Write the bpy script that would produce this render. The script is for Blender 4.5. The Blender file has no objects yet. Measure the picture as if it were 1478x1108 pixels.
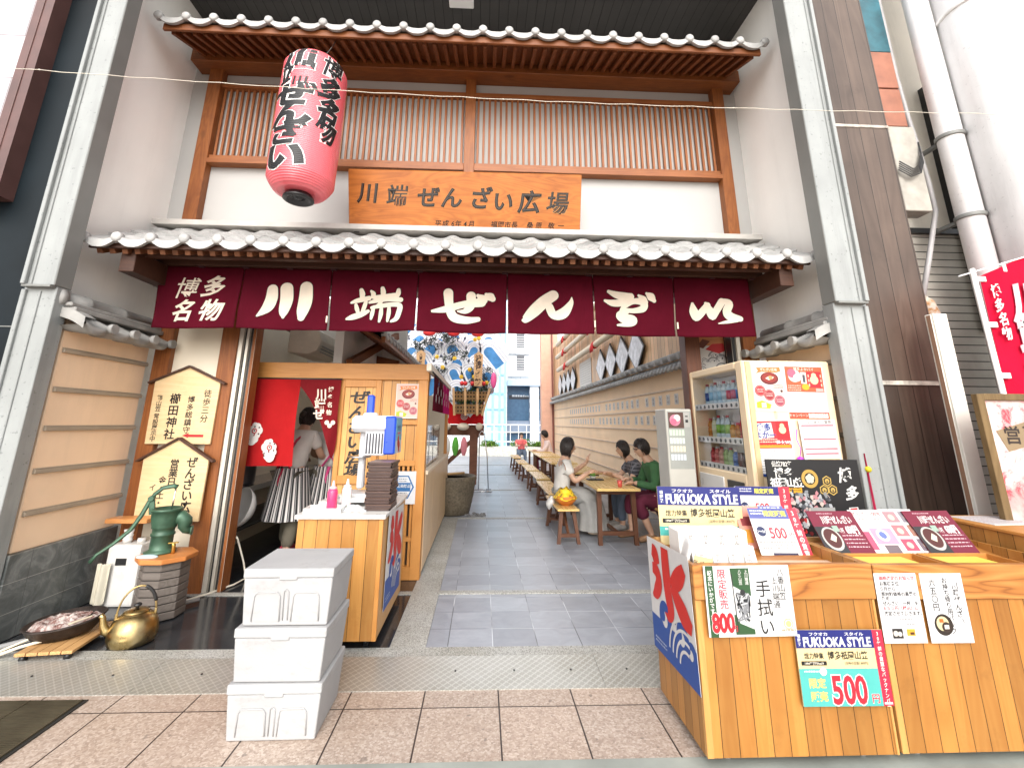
import bpy, bmesh, math, random
from math import sin, cos, pi, radians as rad
from mathutils import Vector as V, Matrix as MX, noise as mnoise
random.seed(7)
SC = bpy.context.scene
COL = SC.collection

# ------------------------------------------------------------------ camera
cam_d = bpy.data.cameras.new('camera'); cam = bpy.data.objects.new('camera', cam_d); COL.objects.link(cam)
PIT, YAW, ROL = 0.2418936, 0.0412658, 0.0092240
_f = V((sin(YAW)*cos(PIT), cos(YAW)*cos(PIT), sin(PIT))); _r = V((cos(YAW), -sin(YAW), 0)); _u = _r.cross(_f)
_r2 = cos(ROL)*_r + sin(ROL)*_u; _u2 = -sin(ROL)*_r + cos(ROL)*_u
m3 = MX((_r2, _u2, -_f)).transposed()
cam.matrix_world = MX.Translation((0, 0, 1.45)) @ m3.to_4x4()
cam_d.sensor_width = 36; cam_d.sensor_fit = 'HORIZONTAL'; cam_d.lens = 652.787/1478*36
cam_d.shift_x = 0.00947; cam_d.shift_y = -0.07078
cam_d.clip_start = 0.05; cam_d.clip_end = 500
SC.camera = cam

# ------------------------------------------------------------------ sky, sun, exposure
SUN_EL, SUN_AZ = rad(34), rad(183)      # azimuth from +Y towards +X: the sun stands behind the viewer's left shoulder
w = bpy.data.worlds.new('World'); SC.world = w; w.use_nodes = True
nt = w.node_tree; bg = nt.nodes['Background']
sky = nt.nodes.new('ShaderNodeTexSky'); sky.sky_type = 'NISHITA'; sky.sun_disc = False
sky.sun_elevation = SUN_EL; sky.sun_rotation = SUN_AZ; sky.dust_density = 4.0; sky.ozone_density = 1.0; sky.air_density = 1.0
hs = nt.nodes.new('ShaderNodeHueSaturation'); hs.inputs['Saturation'].default_value = 0.30
nt.links.new(sky.outputs[0], hs.inputs['Color']); nt.links.new(hs.outputs[0], bg.inputs[0]); bg.inputs[1].default_value = 0.15
sl = bpy.data.lights.new('sun', 'SUN'); sl.energy = 0.9; sl.angle = rad(90); sl.color = (1, .97, .93)
sun = bpy.data.objects.new('sun', sl); COL.objects.link(sun)
sd = V((sin(SUN_AZ)*cos(SUN_EL), cos(SUN_AZ)*cos(SUN_EL), sin(SUN_EL)))
sun.rotation_euler = sd.to_track_quat('Z', 'Y').to_euler()
SC.view_settings.view_transform = 'Standard'; SC.view_settings.look = 'None'; SC.view_settings.gamma = 1
SC.view_settings.exposure = 1.1
SC.cycles.max_bounces = 8; SC.cycles.diffuse_bounces = 4; SC.cycles.glossy_bounces = 4; SC.cycles.transmission_bounces = 6
SC.cycles.use_denoising = True; SC.cycles.sample_clamp_indirect = 6

# ------------------------------------------------------------------ materials
def lin(h):
    h = h.lstrip('#'); o = []
    for i in (0, 2, 4):
        c = int(h[i:i+2], 16)/255
        o.append(c/12.92 if c <= .04045 else ((c+.055)/1.055)**2.4)
    return tuple(o)
class G:
    "small node-graph helper"
    def __init__(s, name):
        s.m = bpy.data.materials.new(name); s.m.use_nodes = True
        s.t = s.m.node_tree; s.b = s.t.nodes['Principled BSDF']; s.tc = s.t.nodes.new('ShaderNodeTexCoord')
    def n(s, typ, **k):
        x = s.t.nodes.new('ShaderNode'+typ)
        for a, v in k.items(): setattr(x, a, v)
        return x
    def l(s, a, b): s.t.links.new(a, b)
    def obj(s): return s.tc.outputs['Object']
    def mp(s, scale=(1, 1, 1), loc=(0, 0, 0), rot=(0, 0, 0), src=None):
        m = s.n('Mapping'); m.inputs['Scale'].default_value = scale; m.inputs['Location'].default_value = loc; m.inputs['Rotation'].default_value = rot
        s.l(src or s.obj(), m.inputs['Vector']); return m.outputs[0]
    def noise(s, vec, scale=5, det=4, rough=.55, dist=0):
        x = s.n('TexNoise'); x.inputs['Scale'].default_value = scale; x.inputs['Detail'].default_value = det
        x.inputs['Roughness'].default_value = rough; x.inputs['Distortion'].default_value = dist
        s.l(vec, x.inputs['Vector']); return x.outputs[0]
    def ramp(s, fac, stops):
        r = s.n('ValToRGB'); e = r.color_ramp.elements
        while len(e) < len(stops): e.new(.5)
        for q, (p, c) in zip(e, stops):
            q.position = p; q.color = (c, c, c, 1) if isinstance(c, (int, float)) else (*c[:3], 1)
        s.l(fac, r.inputs[0]); return r.outputs[0]
    def math(s, op, a, b=0.0, c=None):
        x = s.n('Math', operation=op)
        for i, v in enumerate((a, b, c)):
            if v is None: continue
            if isinstance(v, (int, float)): x.inputs[i].default_value = v
            else: s.l(v, x.inputs[i])
        return x.outputs[0]
    def mix(s, fac, a, b, mode='MIX'):
        x = s.n('Mix', data_type='RGBA', blend_type=mode)
        for i, v in ((0, fac), (6, a), (7, b)):
            if isinstance(v, (int, float)): x.inputs[i].default_value = v if i == 0 else (v, v, v, 1)
            elif isinstance(v, tuple): x.inputs[i].default_value = (*v[:3], 1)
            else: s.l(v, x.inputs[i])
        return x.outputs[2]
    def bump(s, h, st=.3, d=.002):
        x = s.n('Bump'); x.inputs['Strength'].default_value = st; x.inputs['Distance'].default_value = d
        s.l(h, x.inputs['Height']); s.l(x.outputs[0], s.b.inputs['Normal'])
    def sep(s):
        x = s.n('SeparateXYZ'); s.l(s.obj(), x.inputs[0]); return x.outputs
    def fin(s, col, rough=.6, metal=0, spec=.5):
        for nm, v in (('Base Color', col), ('Roughness', rough), ('Metallic', metal), ('Specular IOR Level', spec)):
            i = s.b.inputs[nm]
            if isinstance(v, (int, float)): i.default_value = v
            elif isinstance(v, tuple): i.default_value = (*v[:3], 1)
            else: s.l(v, i)
        return s.m
def mul(c, k): return tuple(min(1, x*k) for x in c)
def mat(name, col, rough=.6, metal=0, var=.12, scale=6, bump=0., bscale=80, bd=.002, rv=.1, spec=.5, stretch=(1, 1, 1), streak=0., spots=0.):
    g = G(name); v = g.mp(stretch)
    n1 = g.noise(v, scale, 5); n2 = g.noise(v, bscale, 3)
    c = g.ramp(n1, [(.3, mul(col, 1-var)), (.7, mul(col, 1+var))])
    if streak:          # rain streaks and old patches
        s1 = g.noise(g.mp((4, 4, .45)), 1.6, 6, .7); s2 = g.noise(g.obj(), 1.1, 5, .7)
        c = g.mix(g.math('MULTIPLY', g.ramp(s1, [(.50, 0), (.72, 1)]), streak), c, mul(col, .55)); c = g.mix(g.math('MULTIPLY', g.ramp(s2, [(.52, 0), (.68, 1)]), streak*.6), c, mul(col, .72))
    if spots:
        s3 = g.noise(g.obj(), 38, 3, .5); c = g.mix(g.math('MULTIPLY', g.ramp(s3, [(.66, 0), (.70, 1)]), spots), c, mul(col, .35))
    r = g.math('MULTIPLY_ADD', n1, rv*2, rough-rv)
    if bump: g.bump(n2, bump, bd)
    return g.fin(c, r, metal, spec)
def wood(name, c1, c2, axis='X', ring=9, rough=.5, plank=None, pax='X', gap=.03, spec=.4, fine=.5, poff=0., bump=.25):
    "grained timber along an axis; plank=(width) cuts it into tongued boards across pax"
    g = G(name); i = 'XYZ'.index(axis)
    sc = [1, 1, 1]; sc[i] = .09
    vec = g.obj()
    if plank:
        p = g.math('ADD', g.math('DIVIDE', g.sep()['XYZ'.index(pax)], plank), 100.0+poff)
        fl = g.math('FLOOR', p); fr = g.math('SUBTRACT', p, fl)
        wn = g.n('TexWhiteNoise', noise_dimensions='1D'); g.l(fl, wn.inputs['W'])
        va = g.n('VectorMath', operation='MULTIPLY_ADD'); g.l(wn.outputs['Color'], va.inputs[0]); va.inputs[1].default_value = (7, 7, 7); g.l(vec, va.inputs[2]); vec = va.outputs[0]
    v = g.mp(tuple(sc), src=vec)
    big = g.noise(v, ring, 3, .5, 1.2)
    rings = g.math('FRACT', g.math('MULTIPLY', big, 9))
    rings = g.math('ABSOLUTE', g.math('SUBTRACT', rings, .5))
    sc2 = [1, 1, 1]; sc2[i] = .02
    fi = g.noise(g.mp(tuple(sc2), src=vec), 160, 3)
    f = g.math('ADD', g.math('MULTIPLY', rings, 1.1), g.math('MULTIPLY', g.math('SUBTRACT', fi, .5), fine))
    f = g.math('ADD', f, .15)
    c = g.ramp(f, [(0, c1), (1, c2)])
    kn = g.n('TexVoronoi'); kn.inputs['Scale'].default_value = 2.6; ks = [1, 1, 1]; ks[i] = .38; g.l(g.mp(tuple(ks), src=vec), kn.inputs['Vector'])
    c = g.mix(g.ramp(kn.outputs['Distance'], [(.035, .75), (.075, 0)]), c, mul(c1, .35))
    sf = g.noise(g.mp((1, 1, 1), (3.1, 1.7, .4)), 6, 6, .75); c = g.mix(g.math('MULTIPLY', g.ramp(sf, [(.56, 0), (.66, 1)]), .28), c, mul(c1, .55))
    blot = g.noise(g.obj(), 2.5, 4)
    c = g.mix(.35, c, g.ramp(blot, [(.3, mul(c1, .9)), (.7, c2)]))
    h = fi
    if plank:
        tone = g.math('MULTIPLY_ADD', wn.outputs['Value'], .50, .74)
        c = g.mix(1.0, c, tone, 'MULTIPLY')
        e = g.math('GREATER_THAN', g.math('ABSOLUTE', g.math('SUBTRACT', fr, .5)), .5-gap)
        c = g.mix(e, c, mul(c1, .12))
        h = g.math('SUBTRACT', g.math('MULTIPLY', fi, .1), e)
    g.bump(h, bump, .003)
    return g.fin(c, g.math('MULTIPLY_ADD', fi, .2, rough-.1), 0, spec)
_ink = {}
def ink(hexc, rough=.55, k=.64):
    "printed or painted flat colour"
    key = (hexc, rough)
    if key not in _ink: _ink[key] = mat('print_'+hexc.strip('#'), mul(lin(hexc), k), rough, var=.05, scale=15, rv=.05)
    return _ink[key]

# ------------------------------------------------------------------ mesh builder
def frame(o, u, v):
    "local x along u, y along v, z out of the surface"
    u = V(u).normalized(); v = V(v).normalized(); n = u.cross(v).normalized(); v = n.cross(u)
    M = MX((u, v, n)).transposed().to_4x4(); M.translation = V(o); return M
class MB:
    def __init__(s): s.v = []; s.f = []; s.mi = []; s.sm = []
    def add(s, vs, fs, m=0, sm=False, M=None):
        b = len(s.v)
        s.v += [tuple(M @ V(p)) for p in vs] if M is not None else [tuple(p) for p in vs]
        for f in fs: s.f.append([b+i for i in f]); s.mi.append(m); s.sm.append(sm)
        return s
    def box(s, x0, x1, y0, y1, z0, z1, m=0, M=None):
        if x1 < x0: x0, x1 = x1, x0
        if y1 < y0: y0, y1 = y1, y0
        if z1 < z0: z0, z1 = z1, z0
        vs = [(x, y, z) for z in (z0, z1) for y in (y0, y1) for x in (x0, x1)]
        return s.add(vs, [(0, 2, 3, 1), (4, 5, 7, 6), (0, 1, 5, 4), (2, 6, 7, 3), (0, 4, 6, 2), (1, 3, 7, 5)], m, False, M)
    def taper(s, c0, w0, d0, c1, w1, d1, m=0):
        "a four-sided bar from centre c0 to c1 with end sizes"
        vs = []
        for c, ww, dd in ((c0, w0, d0), (c1, w1, d1)):
            for sx, sy in ((-1, -1), (1, -1), (1, 1), (-1, 1)): vs.append((c[0]+sx*ww/2, c[1]+sy*dd/2, c[2]))
        return s.add(vs, [(3, 2, 1, 0), (4, 5, 6, 7), (0, 1, 5, 4), (1, 2, 6, 5), (2, 3, 7, 6), (3, 0, 4, 7)], m)
    def bar(s, p0, p1, w, h, up=(0, 0, 1), m=0):
        p0, p1 = V(p0), V(p1); d = (p1-p0).normalized(); r = d.cross(V(up)).normalized(); u = r.cross(d)
        vs = []
        for p in (p0, p1):
            for a, b in ((-1, -1), (1, -1), (1, 1), (-1, 1)): vs.append(p+r*a*w/2+u*b*h/2)
        return s.add(vs, [(0, 1, 2, 3), (7, 6, 5, 4), (1, 0, 4, 5), (2, 1, 5, 6), (3, 2, 6, 7), (0, 3, 7, 4)], m)
    def tube(s, pts, r, seg=10, m=0, sm=True, flat=1.0, cap=True):
        pts = [V(p) for p in pts]; n = len(pts); rs = r if isinstance(r, (list, tuple)) else [r]*n
        t0 = (pts[1]-pts[0]).normalized(); a = t0.orthogonal().normalized(); vs = []
        for i, p in enumerate(pts):
            t = (pts[min(i+1, n-1)]-pts[max(i-1, 0)]).normalized()
            a = (a-t*a.dot(t)).normalized(); b = t.cross(a)
            for k in range(seg):
                q = 2*pi*k/seg; vs.append(p+a*cos(q)*rs[i]+b*sin(q)*rs[i]*flat)
        fs = [(i*seg+k, i*seg+(k+1) % seg, (i+1)*seg+(k+1) % seg, (i+1)*seg+k) for i in range(n-1) for k in range(seg)]
        s.add(vs, fs, m, sm)
        if cap:
            b0 = len(s.v)-len(vs)
            s.f.append([b0+k for k in reversed(range(seg))]); s.mi.append(m); s.sm.append(False)
            s.f.append([b0+(n-1)*seg+k for k in range(seg)]); s.mi.append(m); s.sm.append(False)
        return s
    def lathe(s, prof, seg=24, M=None, m=0, sm=True, sx=1, sy=1):
        vs = []; fs = []
        for r, z in prof:
            for k in range(seg): vs.append((r*cos(2*pi*k/seg)*sx, r*sin(2*pi*k/seg)*sy, z))
        for i in range(len(prof)-1):
            for k in range(seg):
                fs.append((i*seg+k, i*seg+(k+1) % seg, (i+1)*seg+(k+1) % seg, (i+1)*seg+k))
        s.add(vs, fs, m, sm, M)
        b = len(s.v)-len(vs)
        if prof[0][0] > 1e-5: s.f.append([b+k for k in reversed(range(seg))]); s.mi.append(m); s.sm.append(False)
        if prof[-1][0] > 1e-5: s.f.append([b+(len(prof)-1)*seg+k for k in range(seg)]); s.mi.append(m); s.sm.append(False)
        return s
    def prism(s, poly, z0, z1, m=0, M=None, sm=False):
        n = len(poly); vs = [(x, y, z0) for x, y in poly]+[(x, y, z1) for x, y in poly]
        fs = [tuple(reversed(range(n))), tuple(range(n, 2*n))]+[(i, (i+1) % n, n+(i+1) % n, n+i) for i in range(n)]
        return s.add(vs, fs, m, sm, M)
    def ball(s, c, r, m=0, seg=12, rings=8, sc=(1, 1, 1), M=None):
        vs = []; fs = []
        for i in range(rings+1):
            a = pi*i/rings
            for k in range(seg):
                b = 2*pi*k/seg; vs.append((c[0]+r*sc[0]*sin(a)*cos(b), c[1]+r*sc[1]*sin(a)*sin(b), c[2]-r*sc[2]*cos(a)))
        for i in range(rings):
            for k in range(seg): fs.append((i*seg+k, i*seg+(k+1) % seg, (i+1)*seg+(k+1) % seg, (i+1)*seg+k))
        return s.add(vs, fs, m, True, M)
    def grid(s, fn, nu, nv, m=0, sm=True, M=None):
        vs = [fn(i/nu, j/nv) for j in range(nv+1) for i in range(nu+1)]
        fs = [(j*(nu+1)+i, j*(nu+1)+i+1, (j+1)*(nu+1)+i+1, (j+1)*(nu+1)+i) for j in range(nv) for i in range(nu)]
        return s.add(vs, fs, m, sm, M)
    def build(s, name, mats, parent=None, bev=0, bseg=1, M=None, solid=0, merge=False):
        me = bpy.data.meshes.new(name); me.from_pydata(s.v, [], s.f)
        if not isinstance(mats, (list, tuple)): mats = [mats]
        for q in mats: me.materials.append(q)
        me.polygons.foreach_set('material_index', s.mi); me.polygons.foreach_set('use_smooth', s.sm)
        me.update()
        if bev or merge or solid:
            bm = bmesh.new(); bm.from_mesh(me)
            if merge: bmesh.ops.remove_doubles(bm, verts=bm.verts, dist=1e-5)
            if solid:
                bm.normal_update(); bmesh.ops.solidify(bm, geom=bm.faces[:], thickness=solid)
            if bev:
                ed = [e for e in bm.edges if len(e.link_faces) == 2 and not (e.link_faces[0].smooth and e.link_faces[1].smooth) and e.calc_face_angle(0) > .6]
                if ed: bmesh.ops.bevel(bm, geom=ed, offset=bev, segments=bseg, affect='EDGES', profile=.6, clamp_overlap=True)
            bm.to_mesh(me); bm.free()
        o = bpy.data.objects.new(name, me); COL.objects.link(o)
        if parent: o.parent = parent
        if M is not None: o.matrix_local = M
        return o
def tag(o, label=None, cat=None, group=None, kind=None):
    if label: o['label'] = label
    if cat: o['category'] = cat
    if group: o['group'] = group
    if kind: o['kind'] = kind
    return o
def thing(name, label, cat, loc=(0, 0, 0), rz=0, group=None, M=None):
    o = bpy.data.objects.new(name, None); COL.objects.link(o); o.empty_display_size = .1
    if M is not None: o.matrix_world = M
    else: o.location = loc; o.rotation_euler = (0, 0, rz)
    return tag(o, label, cat, group)
def dup(o, loc=None, rz=None, label=None, parent=None):
    c = o.copy(); COL.objects.link(c)
    if parent: c.parent = parent
    if loc is not None: c.location = loc
    if rz is not None: c.rotation_euler = (0, 0, rz)
    if label: c['label'] = label
    for ch in o.children: dup(ch, parent=c)
    return c

# ------------------------------------------------------------------ lettering
_gl = {}
def glyph(body, bold=0.0):
    key = (body, round(bold, 4))
    if key not in _gl:
        c = bpy.data.curves.new('t', 'FONT'); c.body = body; c.offset = bold; c.resolution_u = 3
        o = bpy.data.objects.new('t', c); m = o.to_mesh()
        vs = [tuple(q.co) for q in m.vertices]; fs = [tuple(p.vertices) for p in m.polygons]
        o.to_mesh_clear(); bpy.data.objects.remove(o); bpy.data.curves.remove(c)
        if vs:
            x0 = min(q[0] for q in vs); x1 = max(q[0] for q in vs); y0 = min(q[1] for q in vs); y1 = max(q[1] for q in vs)
        else: x0 = x1 = y0 = y1 = 0
        _gl[key] = (vs, fs, x0, x1, y0, y1)
    return _gl[key]
def brush(pts, cap=.5, seg=6):
    "outline of a brush stroke: pts = (x, y, half width)"
    P = []
    for i in range(len(pts)-1):           # smooth with Catmull-Rom
        p0, p1, p2, p3 = pts[max(i-1, 0)], pts[i], pts[i+1], pts[min(i+2, len(pts)-1)]
        for k in range(seg):
            t = k/seg
            P.append(tuple(.5*((2*p1[j])+(-p0[j]+p2[j])*t+(2*p0[j]-5*p1[j]+4*p2[j]-p3[j])*t*t+(-p0[j]+3*p1[j]-3*p2[j]+p3[j])*t**3) for j in range(3)))
    P.append(pts[-1]); L = []; R = []; n = len(P)
    for i, (x, y, h) in enumerate(P):
        a = P[max(i-1, 0)]; b = P[min(i+1, n-1)]; dx, dy = b[0]-a[0], b[1]-a[1]; d = math.hypot(dx, dy) or 1
        L.append((x-dy/d*h, y+dx/d*h)); R.append((x+dy/d*h, y-dx/d*h))
    return L, R
class Sheet:
    "a flat printed board: base plate plus graphics laid on it in thin layers, all one mesh"
    def __init__(s, w, h, base='#f4f2ee', th=.003, edge=None):
        s.w, s.h = w, h; s.mb = MB(); s.hex = [base]; s.th = th; s.lay = 0
        s.mb.box(0, w, 0, h, -th, 0)
    def mi(s, c):
        if c not in s.hex: s.hex.append(c)
        return s.hex.index(c)
    def z(s, L):
        s.lay += 1
        return .0005*L+.00002*(s.lay % 20)+.0003
    def poly(s, pts, c, L=1):
        z = s.z(L); s.mb.add([(x, y, z) for x, y in pts], [tuple(range(len(pts)))], s.mi(c)); return s
    def rect(s, x0, y0, x1, y1, c, L=1): return s.poly([(x0, y0), (x1, y0), (x1, y1), (x0, y1)], c, L)
    def circ(s, x, y, r, c, L=1, ry=None, n=28): return s.poly([(x+r*cos(2*pi*k/n), y+(ry or r)*sin(2*pi*k/n)) for k in range(n)], c, L)
    def ring(s, x, y, r, r2, c, L=1, n=28, a0=0, a1=2*pi):
        z = s.z(L); vs = []
        for k in range(n+1):
            a = a0+(a1-a0)*k/n; vs += [(x+r*cos(a), y+r*sin(a), z), (x+r2*cos(a), y+r2*sin(a), z)]
        s.mb.add(vs, [(2*k, 2*k+2, 2*k+3, 2*k+1) for k in range(n)], s.mi(c)); return s
    def stroke(s, pts, c, L=1, ox=0, oy=0, k=1, grow=0):
        l, r = brush([(ox+x*k, oy+y*k, h*k+grow) for x, y, h in pts]); z = s.z(L)
        vs = [(x, y, z) for x, y in l]+[(x, y, z) for x, y in r]; n = len(l)
        s.mb.add(vs, [(i+n, i+1+n, i+1, i) for i in range(n-1)], s.mi(c)); return s
    def text(s, t, x, y, size, c, bold=0., L=2, vert=False, align='c', sx=1., pitch=None, slant=0., sy=1.):
        "size = height of one character cell; (x, y) is the middle of the line, or the top middle of a column"
        z = s.z(L); m = s.mi(c)
        if vert:
            p = pitch or size*1.02
            for i, ch in enumerate(t):
                if ch == ' ': continue
                vs, fs, x0, x1, y0, y1 = glyph(ch, bold)
                cx, cy = (x0+x1)/2, .38
                yy = y-p*(i+.5)
                s.mb.add([(x+(a-cx)*size*sx+slant*(b-cy)*size, yy+(b-cy)*size*sy, z) for a, b, _ in vs], fs, m)
            return s
        vs, fs, x0, x1, y0, y1 = glyph(t, bold)
        wd = x1-x0; ox = {'c': (x0+x1)/2, 'l': x0, 'r': x1}[align]
        s.mb.add([(x+(a-ox)*size*sx+slant*(b-.38)*size, y+(b-.38)*size*sy, z) for a, b, _ in vs], fs, m); return s
    def lines(s, x0, y0, x1, n, dy, c='#8a8684', hgt=.3, L=1):
        "rows of small unreadable print"
        for i in range(n):
            yy = y0-i*dy; x = x0
            while x < x1:
                l = random.uniform(.3, 1.1)*dy
                s.rect(x, yy, min(x+l, x1), yy+dy*hgt*random.uniform(.7, 1.1), c, L); x += l+dy*.22
        return s
    def build(s, name, M, label=None, cat=None, group=None, parent=None, rough=.5):
        o = s.mb.build(name, [ink(h, rough) for h in s.hex], parent)
        if parent is None: o.matrix_world = M
        else: o.matrix_local = M
        return tag(o, label, cat, group)

# ------------------------------------------------------------------ surface materials
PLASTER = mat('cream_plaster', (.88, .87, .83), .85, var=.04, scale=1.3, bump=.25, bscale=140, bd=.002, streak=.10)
PLASTER_D = mat('cream_plaster_panel', (.74, .67, .54), .85, var=.06, scale=1.3, bump=.2, bscale=140)
ORANGE = mat('peach_render', (.86, .63, .43), .9, var=.06, scale=2.2, bump=.6, bscale=220, bd=.002, streak=.16)
POST = wood('brown_post_wood', (.15, .040, .009), (.33, .115, .028), 'Z', 7, .5)
BEAM = wood('brown_beam_wood', (.12, .032, .008), (.26, .085, .020), 'X', 7, .5)
RAFT = wood('brown_rafter_wood', (.10, .026, .008), (.22, .068, .018), 'Y', 7, .55)
DARKW = wood('dark_stained_wood', (.035, .014, .009), (.085, .034, .018), 'X', 7, .5)
HONEY = wood('honey_beam_wood', (.42, .17, .035), (.55, .26, .07), 'X', 6, .45)
HONEYZ = wood('honey_post_wood', (.42, .17, .035), (.55, .26, .07), 'Z', 6, .45)
TILE = mat('grey_roof_tile', (.38, .38, .37), .55, var=.24, scale=3.5, bump=.35, bscale=50, streak=.5, spots=.4)
TILE_D = mat('weathered_roof_tile', (.30, .295, .28), .6, var=.25, scale=6, bump=.4, bscale=50)
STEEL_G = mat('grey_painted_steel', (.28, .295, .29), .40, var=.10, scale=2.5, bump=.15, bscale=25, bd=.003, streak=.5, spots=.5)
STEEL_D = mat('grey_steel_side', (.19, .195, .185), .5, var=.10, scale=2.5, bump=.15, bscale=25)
BLACKM = mat('black_metal', (.015, .015, .016), .4, var=.2)
WHITEP = mat('white_paint', (.80, .80, .79), .4, var=.04)
CHROME = mat('bright_steel', (.62, .62, .62), .25, 1, var=.08)
ALU = mat('door_track_aluminium', (.62, .58, .50), .4, .4, var=.08)

def m_pavement():
    g = G('pink_granite_paving'); o = g.mp((1, 1, 1), (-.118, -.010, 0))
    br = g.n('TexBrick', offset=0, squash=1); g.l(o, br.inputs['Vector'])
    for k, v in (('Scale', 1), ('Mortar Size', .0045), ('Mortar Smooth', .25), ('Bias', 0), ('Brick Width', .405), ('Row Height', .4)): br.inputs[k].default_value = v
    br.inputs['Color1'].default_value = (.9, .9, .9, 1); br.inputs['Color2'].default_value = (1.06, 1.04, 1.02, 1); br.inputs['Mortar'].default_value = (1, 1, 1, 1)
    vo = g.n('TexVoronoi'); vo.inputs['Scale'].default_value = 105; g.l(g.obj(), vo.inputs['Vector'])
    vv = g.n('SeparateColor'); g.l(vo.outputs['Color'], vv.inputs[0])
    sp = g.ramp(vv.outputs[0], [(0, (.30, .24, .20)), (.3, (.38, .31, .26)), (.65, (.43, .36, .305)), (1, (.52, .455, .40))])
    big = g.noise(g.obj(), 1.6, 5)
    c = g.mix(1, sp, br.outputs['Color'], 'MULTIPLY')
    c = g.mix(1, c, g.ramp(big, [(.3, (.88, .82, .77)), (.7, (1.05, 1.04, 1.04))]), 'MULTIPLY')
    wear = g.noise(g.obj(), .8, 6, .7); c = g.mix(g.math('MULTIPLY', g.ramp(wear, [(.52, 0), (.66, 1)]), .45), c, (.25, .15, .10)); gum = g.noise(g.obj(), 17, 2, .4); c = g.mix(g.math('MULTIPLY', g.ramp(gum, [(.70, 0), (.73, 1)]), .6), c, (.13, .10, .085))
    c = g.mix(br.outputs['Fac'], c, (.035, .022, .018))
    g.bump(g.math('SUBTRACT', g.math('MULTIPLY', vv.outputs[0], .15), br.outputs['Fac']), .5, .003)
    return g.fin(c, g.ramp(big, [(.3, .42), (.7, .66)]))
def m_slate(name, k=1.0, wet=False):
    g = G(name); o = g.mp((1, 1, 1), (-.10, -.11, 0))
    br = g.n('TexBrick', offset=.0, squash=1); g.l(o, br.inputs['Vector'])
    for a, v in (('Scale', 1), ('Mortar Size', .003), ('Mortar Smooth', .2), ('Bias', 0), ('Brick Width', .3), ('Row Height', .3)): br.inputs[a].default_value = v
    br.inputs['Color1'].default_value = (.85, .85, .86, 1); br.inputs['Color2'].default_value = (1.12, 1.12, 1.12, 1)
    n1 = g.noise(g.mp((1, 1.6, 1)), 5, 6, .65, .8); n2 = g.noise(g.obj(), 34, 4)
    c = g.ramp(n1, [(.25, mul((.20, .215, .245), k)), (.75, mul((.33, .35, .39), k))])
    c = g.mix(1, c, br.outputs['Color'], 'MULTIPLY')
    j = g.noise(g.obj(), 2.2, 2)
    c = g.mix(br.outputs['Fac'], c, g.ramp(j, [(.42, mul((.08, .085, .095), k)), (.62, mul((.55, .58, .62), k))]))
    g.bump(g.math('SUBTRACT', g.math('ADD', g.math('MULTIPLY', n1, .5), g.math('MULTIPLY', n2, .12)), br.outputs['Fac']), .2 if wet else .35, .004)
    return g.fin(c, g.ramp(n1, [(.3, .10 if wet else .30), (.75, .22 if wet else .5)]))
GRANITE = mat('pale_granite_band', (.36, .36, .34), .5, var=.14, scale=3, bump=.3, bscale=160)
def m_granite():
    g = G('speckled_granite'); vo = g.n('TexVoronoi'); vo.inputs['Scale'].default_value = 190; g.l(g.obj(), vo.inputs['Vector'])
    vv = g.n('SeparateColor'); g.l(vo.outputs['Color'], vv.inputs[0]); big = g.noise(g.obj(), 2.5, 5)
    c = g.ramp(vv.outputs[0], [(0, (.14, .14, .13)), (.35, (.32, .32, .30)), (1, (.50, .50, .48))])
    c = g.mix(1, c, g.ramp(big, [(.3, (.78, .76, .70)), (.7, (1.05, 1.05, 1.05))]), 'MULTIPLY')
    return g.fin(c, .5)
GRAN = m_granite()
def m_tread():
    g = G('diamond_tread_steel'); x, y, z = g.sep()
    def lozenges(ang, ph):
        v = g.mp((1, 1, 1), (ph, 0, 0), (0, 0, ang)); s_ = g.n('SeparateXYZ'); g.l(v, s_.inputs[0])
        a = g.math('SUBTRACT', g.math('FRACT', g.math('DIVIDE', s_.outputs[0], .034)), .5)
        b = g.math('SUBTRACT', g.math('FRACT', g.math('DIVIDE', s_.outputs[1], .034)), .5)
        return g.math('LESS_THAN', g.math('ADD', g.math('POWER', g.math('DIVIDE', a, .44), 2.0), g.math('POWER', g.math('DIVIDE', b, .13), 2.0)), 1.0)
    h = g.math('MAXIMUM', lozenges(rad(45), 0), lozenges(rad(-45), .017))
    big = g.noise(g.obj(), 2.0, 5); fi = g.noise(g.obj(), 30, 4)
    c = g.ramp(big, [(.25, (.32, .31, .27)), (.5, (.42, .42, .39)), (.75, (.50, .50, .48))])
    c = g.mix(g.math('MULTIPLY', fi, .45), c, (.28, .26, .20))
    c = g.mix(g.math('MULTIPLY', h, .42), c, (.70, .70, .67))
    g.bump(h, 1, .005)
    return g.fin(c, .38, .55)

# ------------------------------------------------------------------ ground
mb = MB(); mb.box(-60, 60, -40, 3.285, -.3, 0); tag(mb.build('pavement', m_pavement()), kind='structure')
mb = MB(); mb.box(-60, 60, 3.29, 120, -.3, .014); tag(mb.build('passage_floor', m_slate('grey_slate_flags')), kind='structure')
mb = MB(); mb.box(-3.5, -.58, 3.42, 8.2, .014, .018); tag(mb.build('shop_floor', m_slate('wet_dark_slate', .09, True)), kind='structure')
mb = MB()                                   # pale granite bands let into the floor
mb.box(-.577, -.342, 3.42, 7.55, .014, .022)
for y in (4.38, 7.55, 10.60, 13.65, 16.7): mb.box(-.342 if y < 7.5 else -2, 2.85, y, y+.075, .014, .0225)
mb.box(-3.5, 3.6, 3.285, 3.42, .012, .023); mb.box(-3.4, -.577, 4.36, 4.43, .018, .0245)
tag(mb.build('granite_bands', GRAN, bev=.001), kind='structure')
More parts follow.
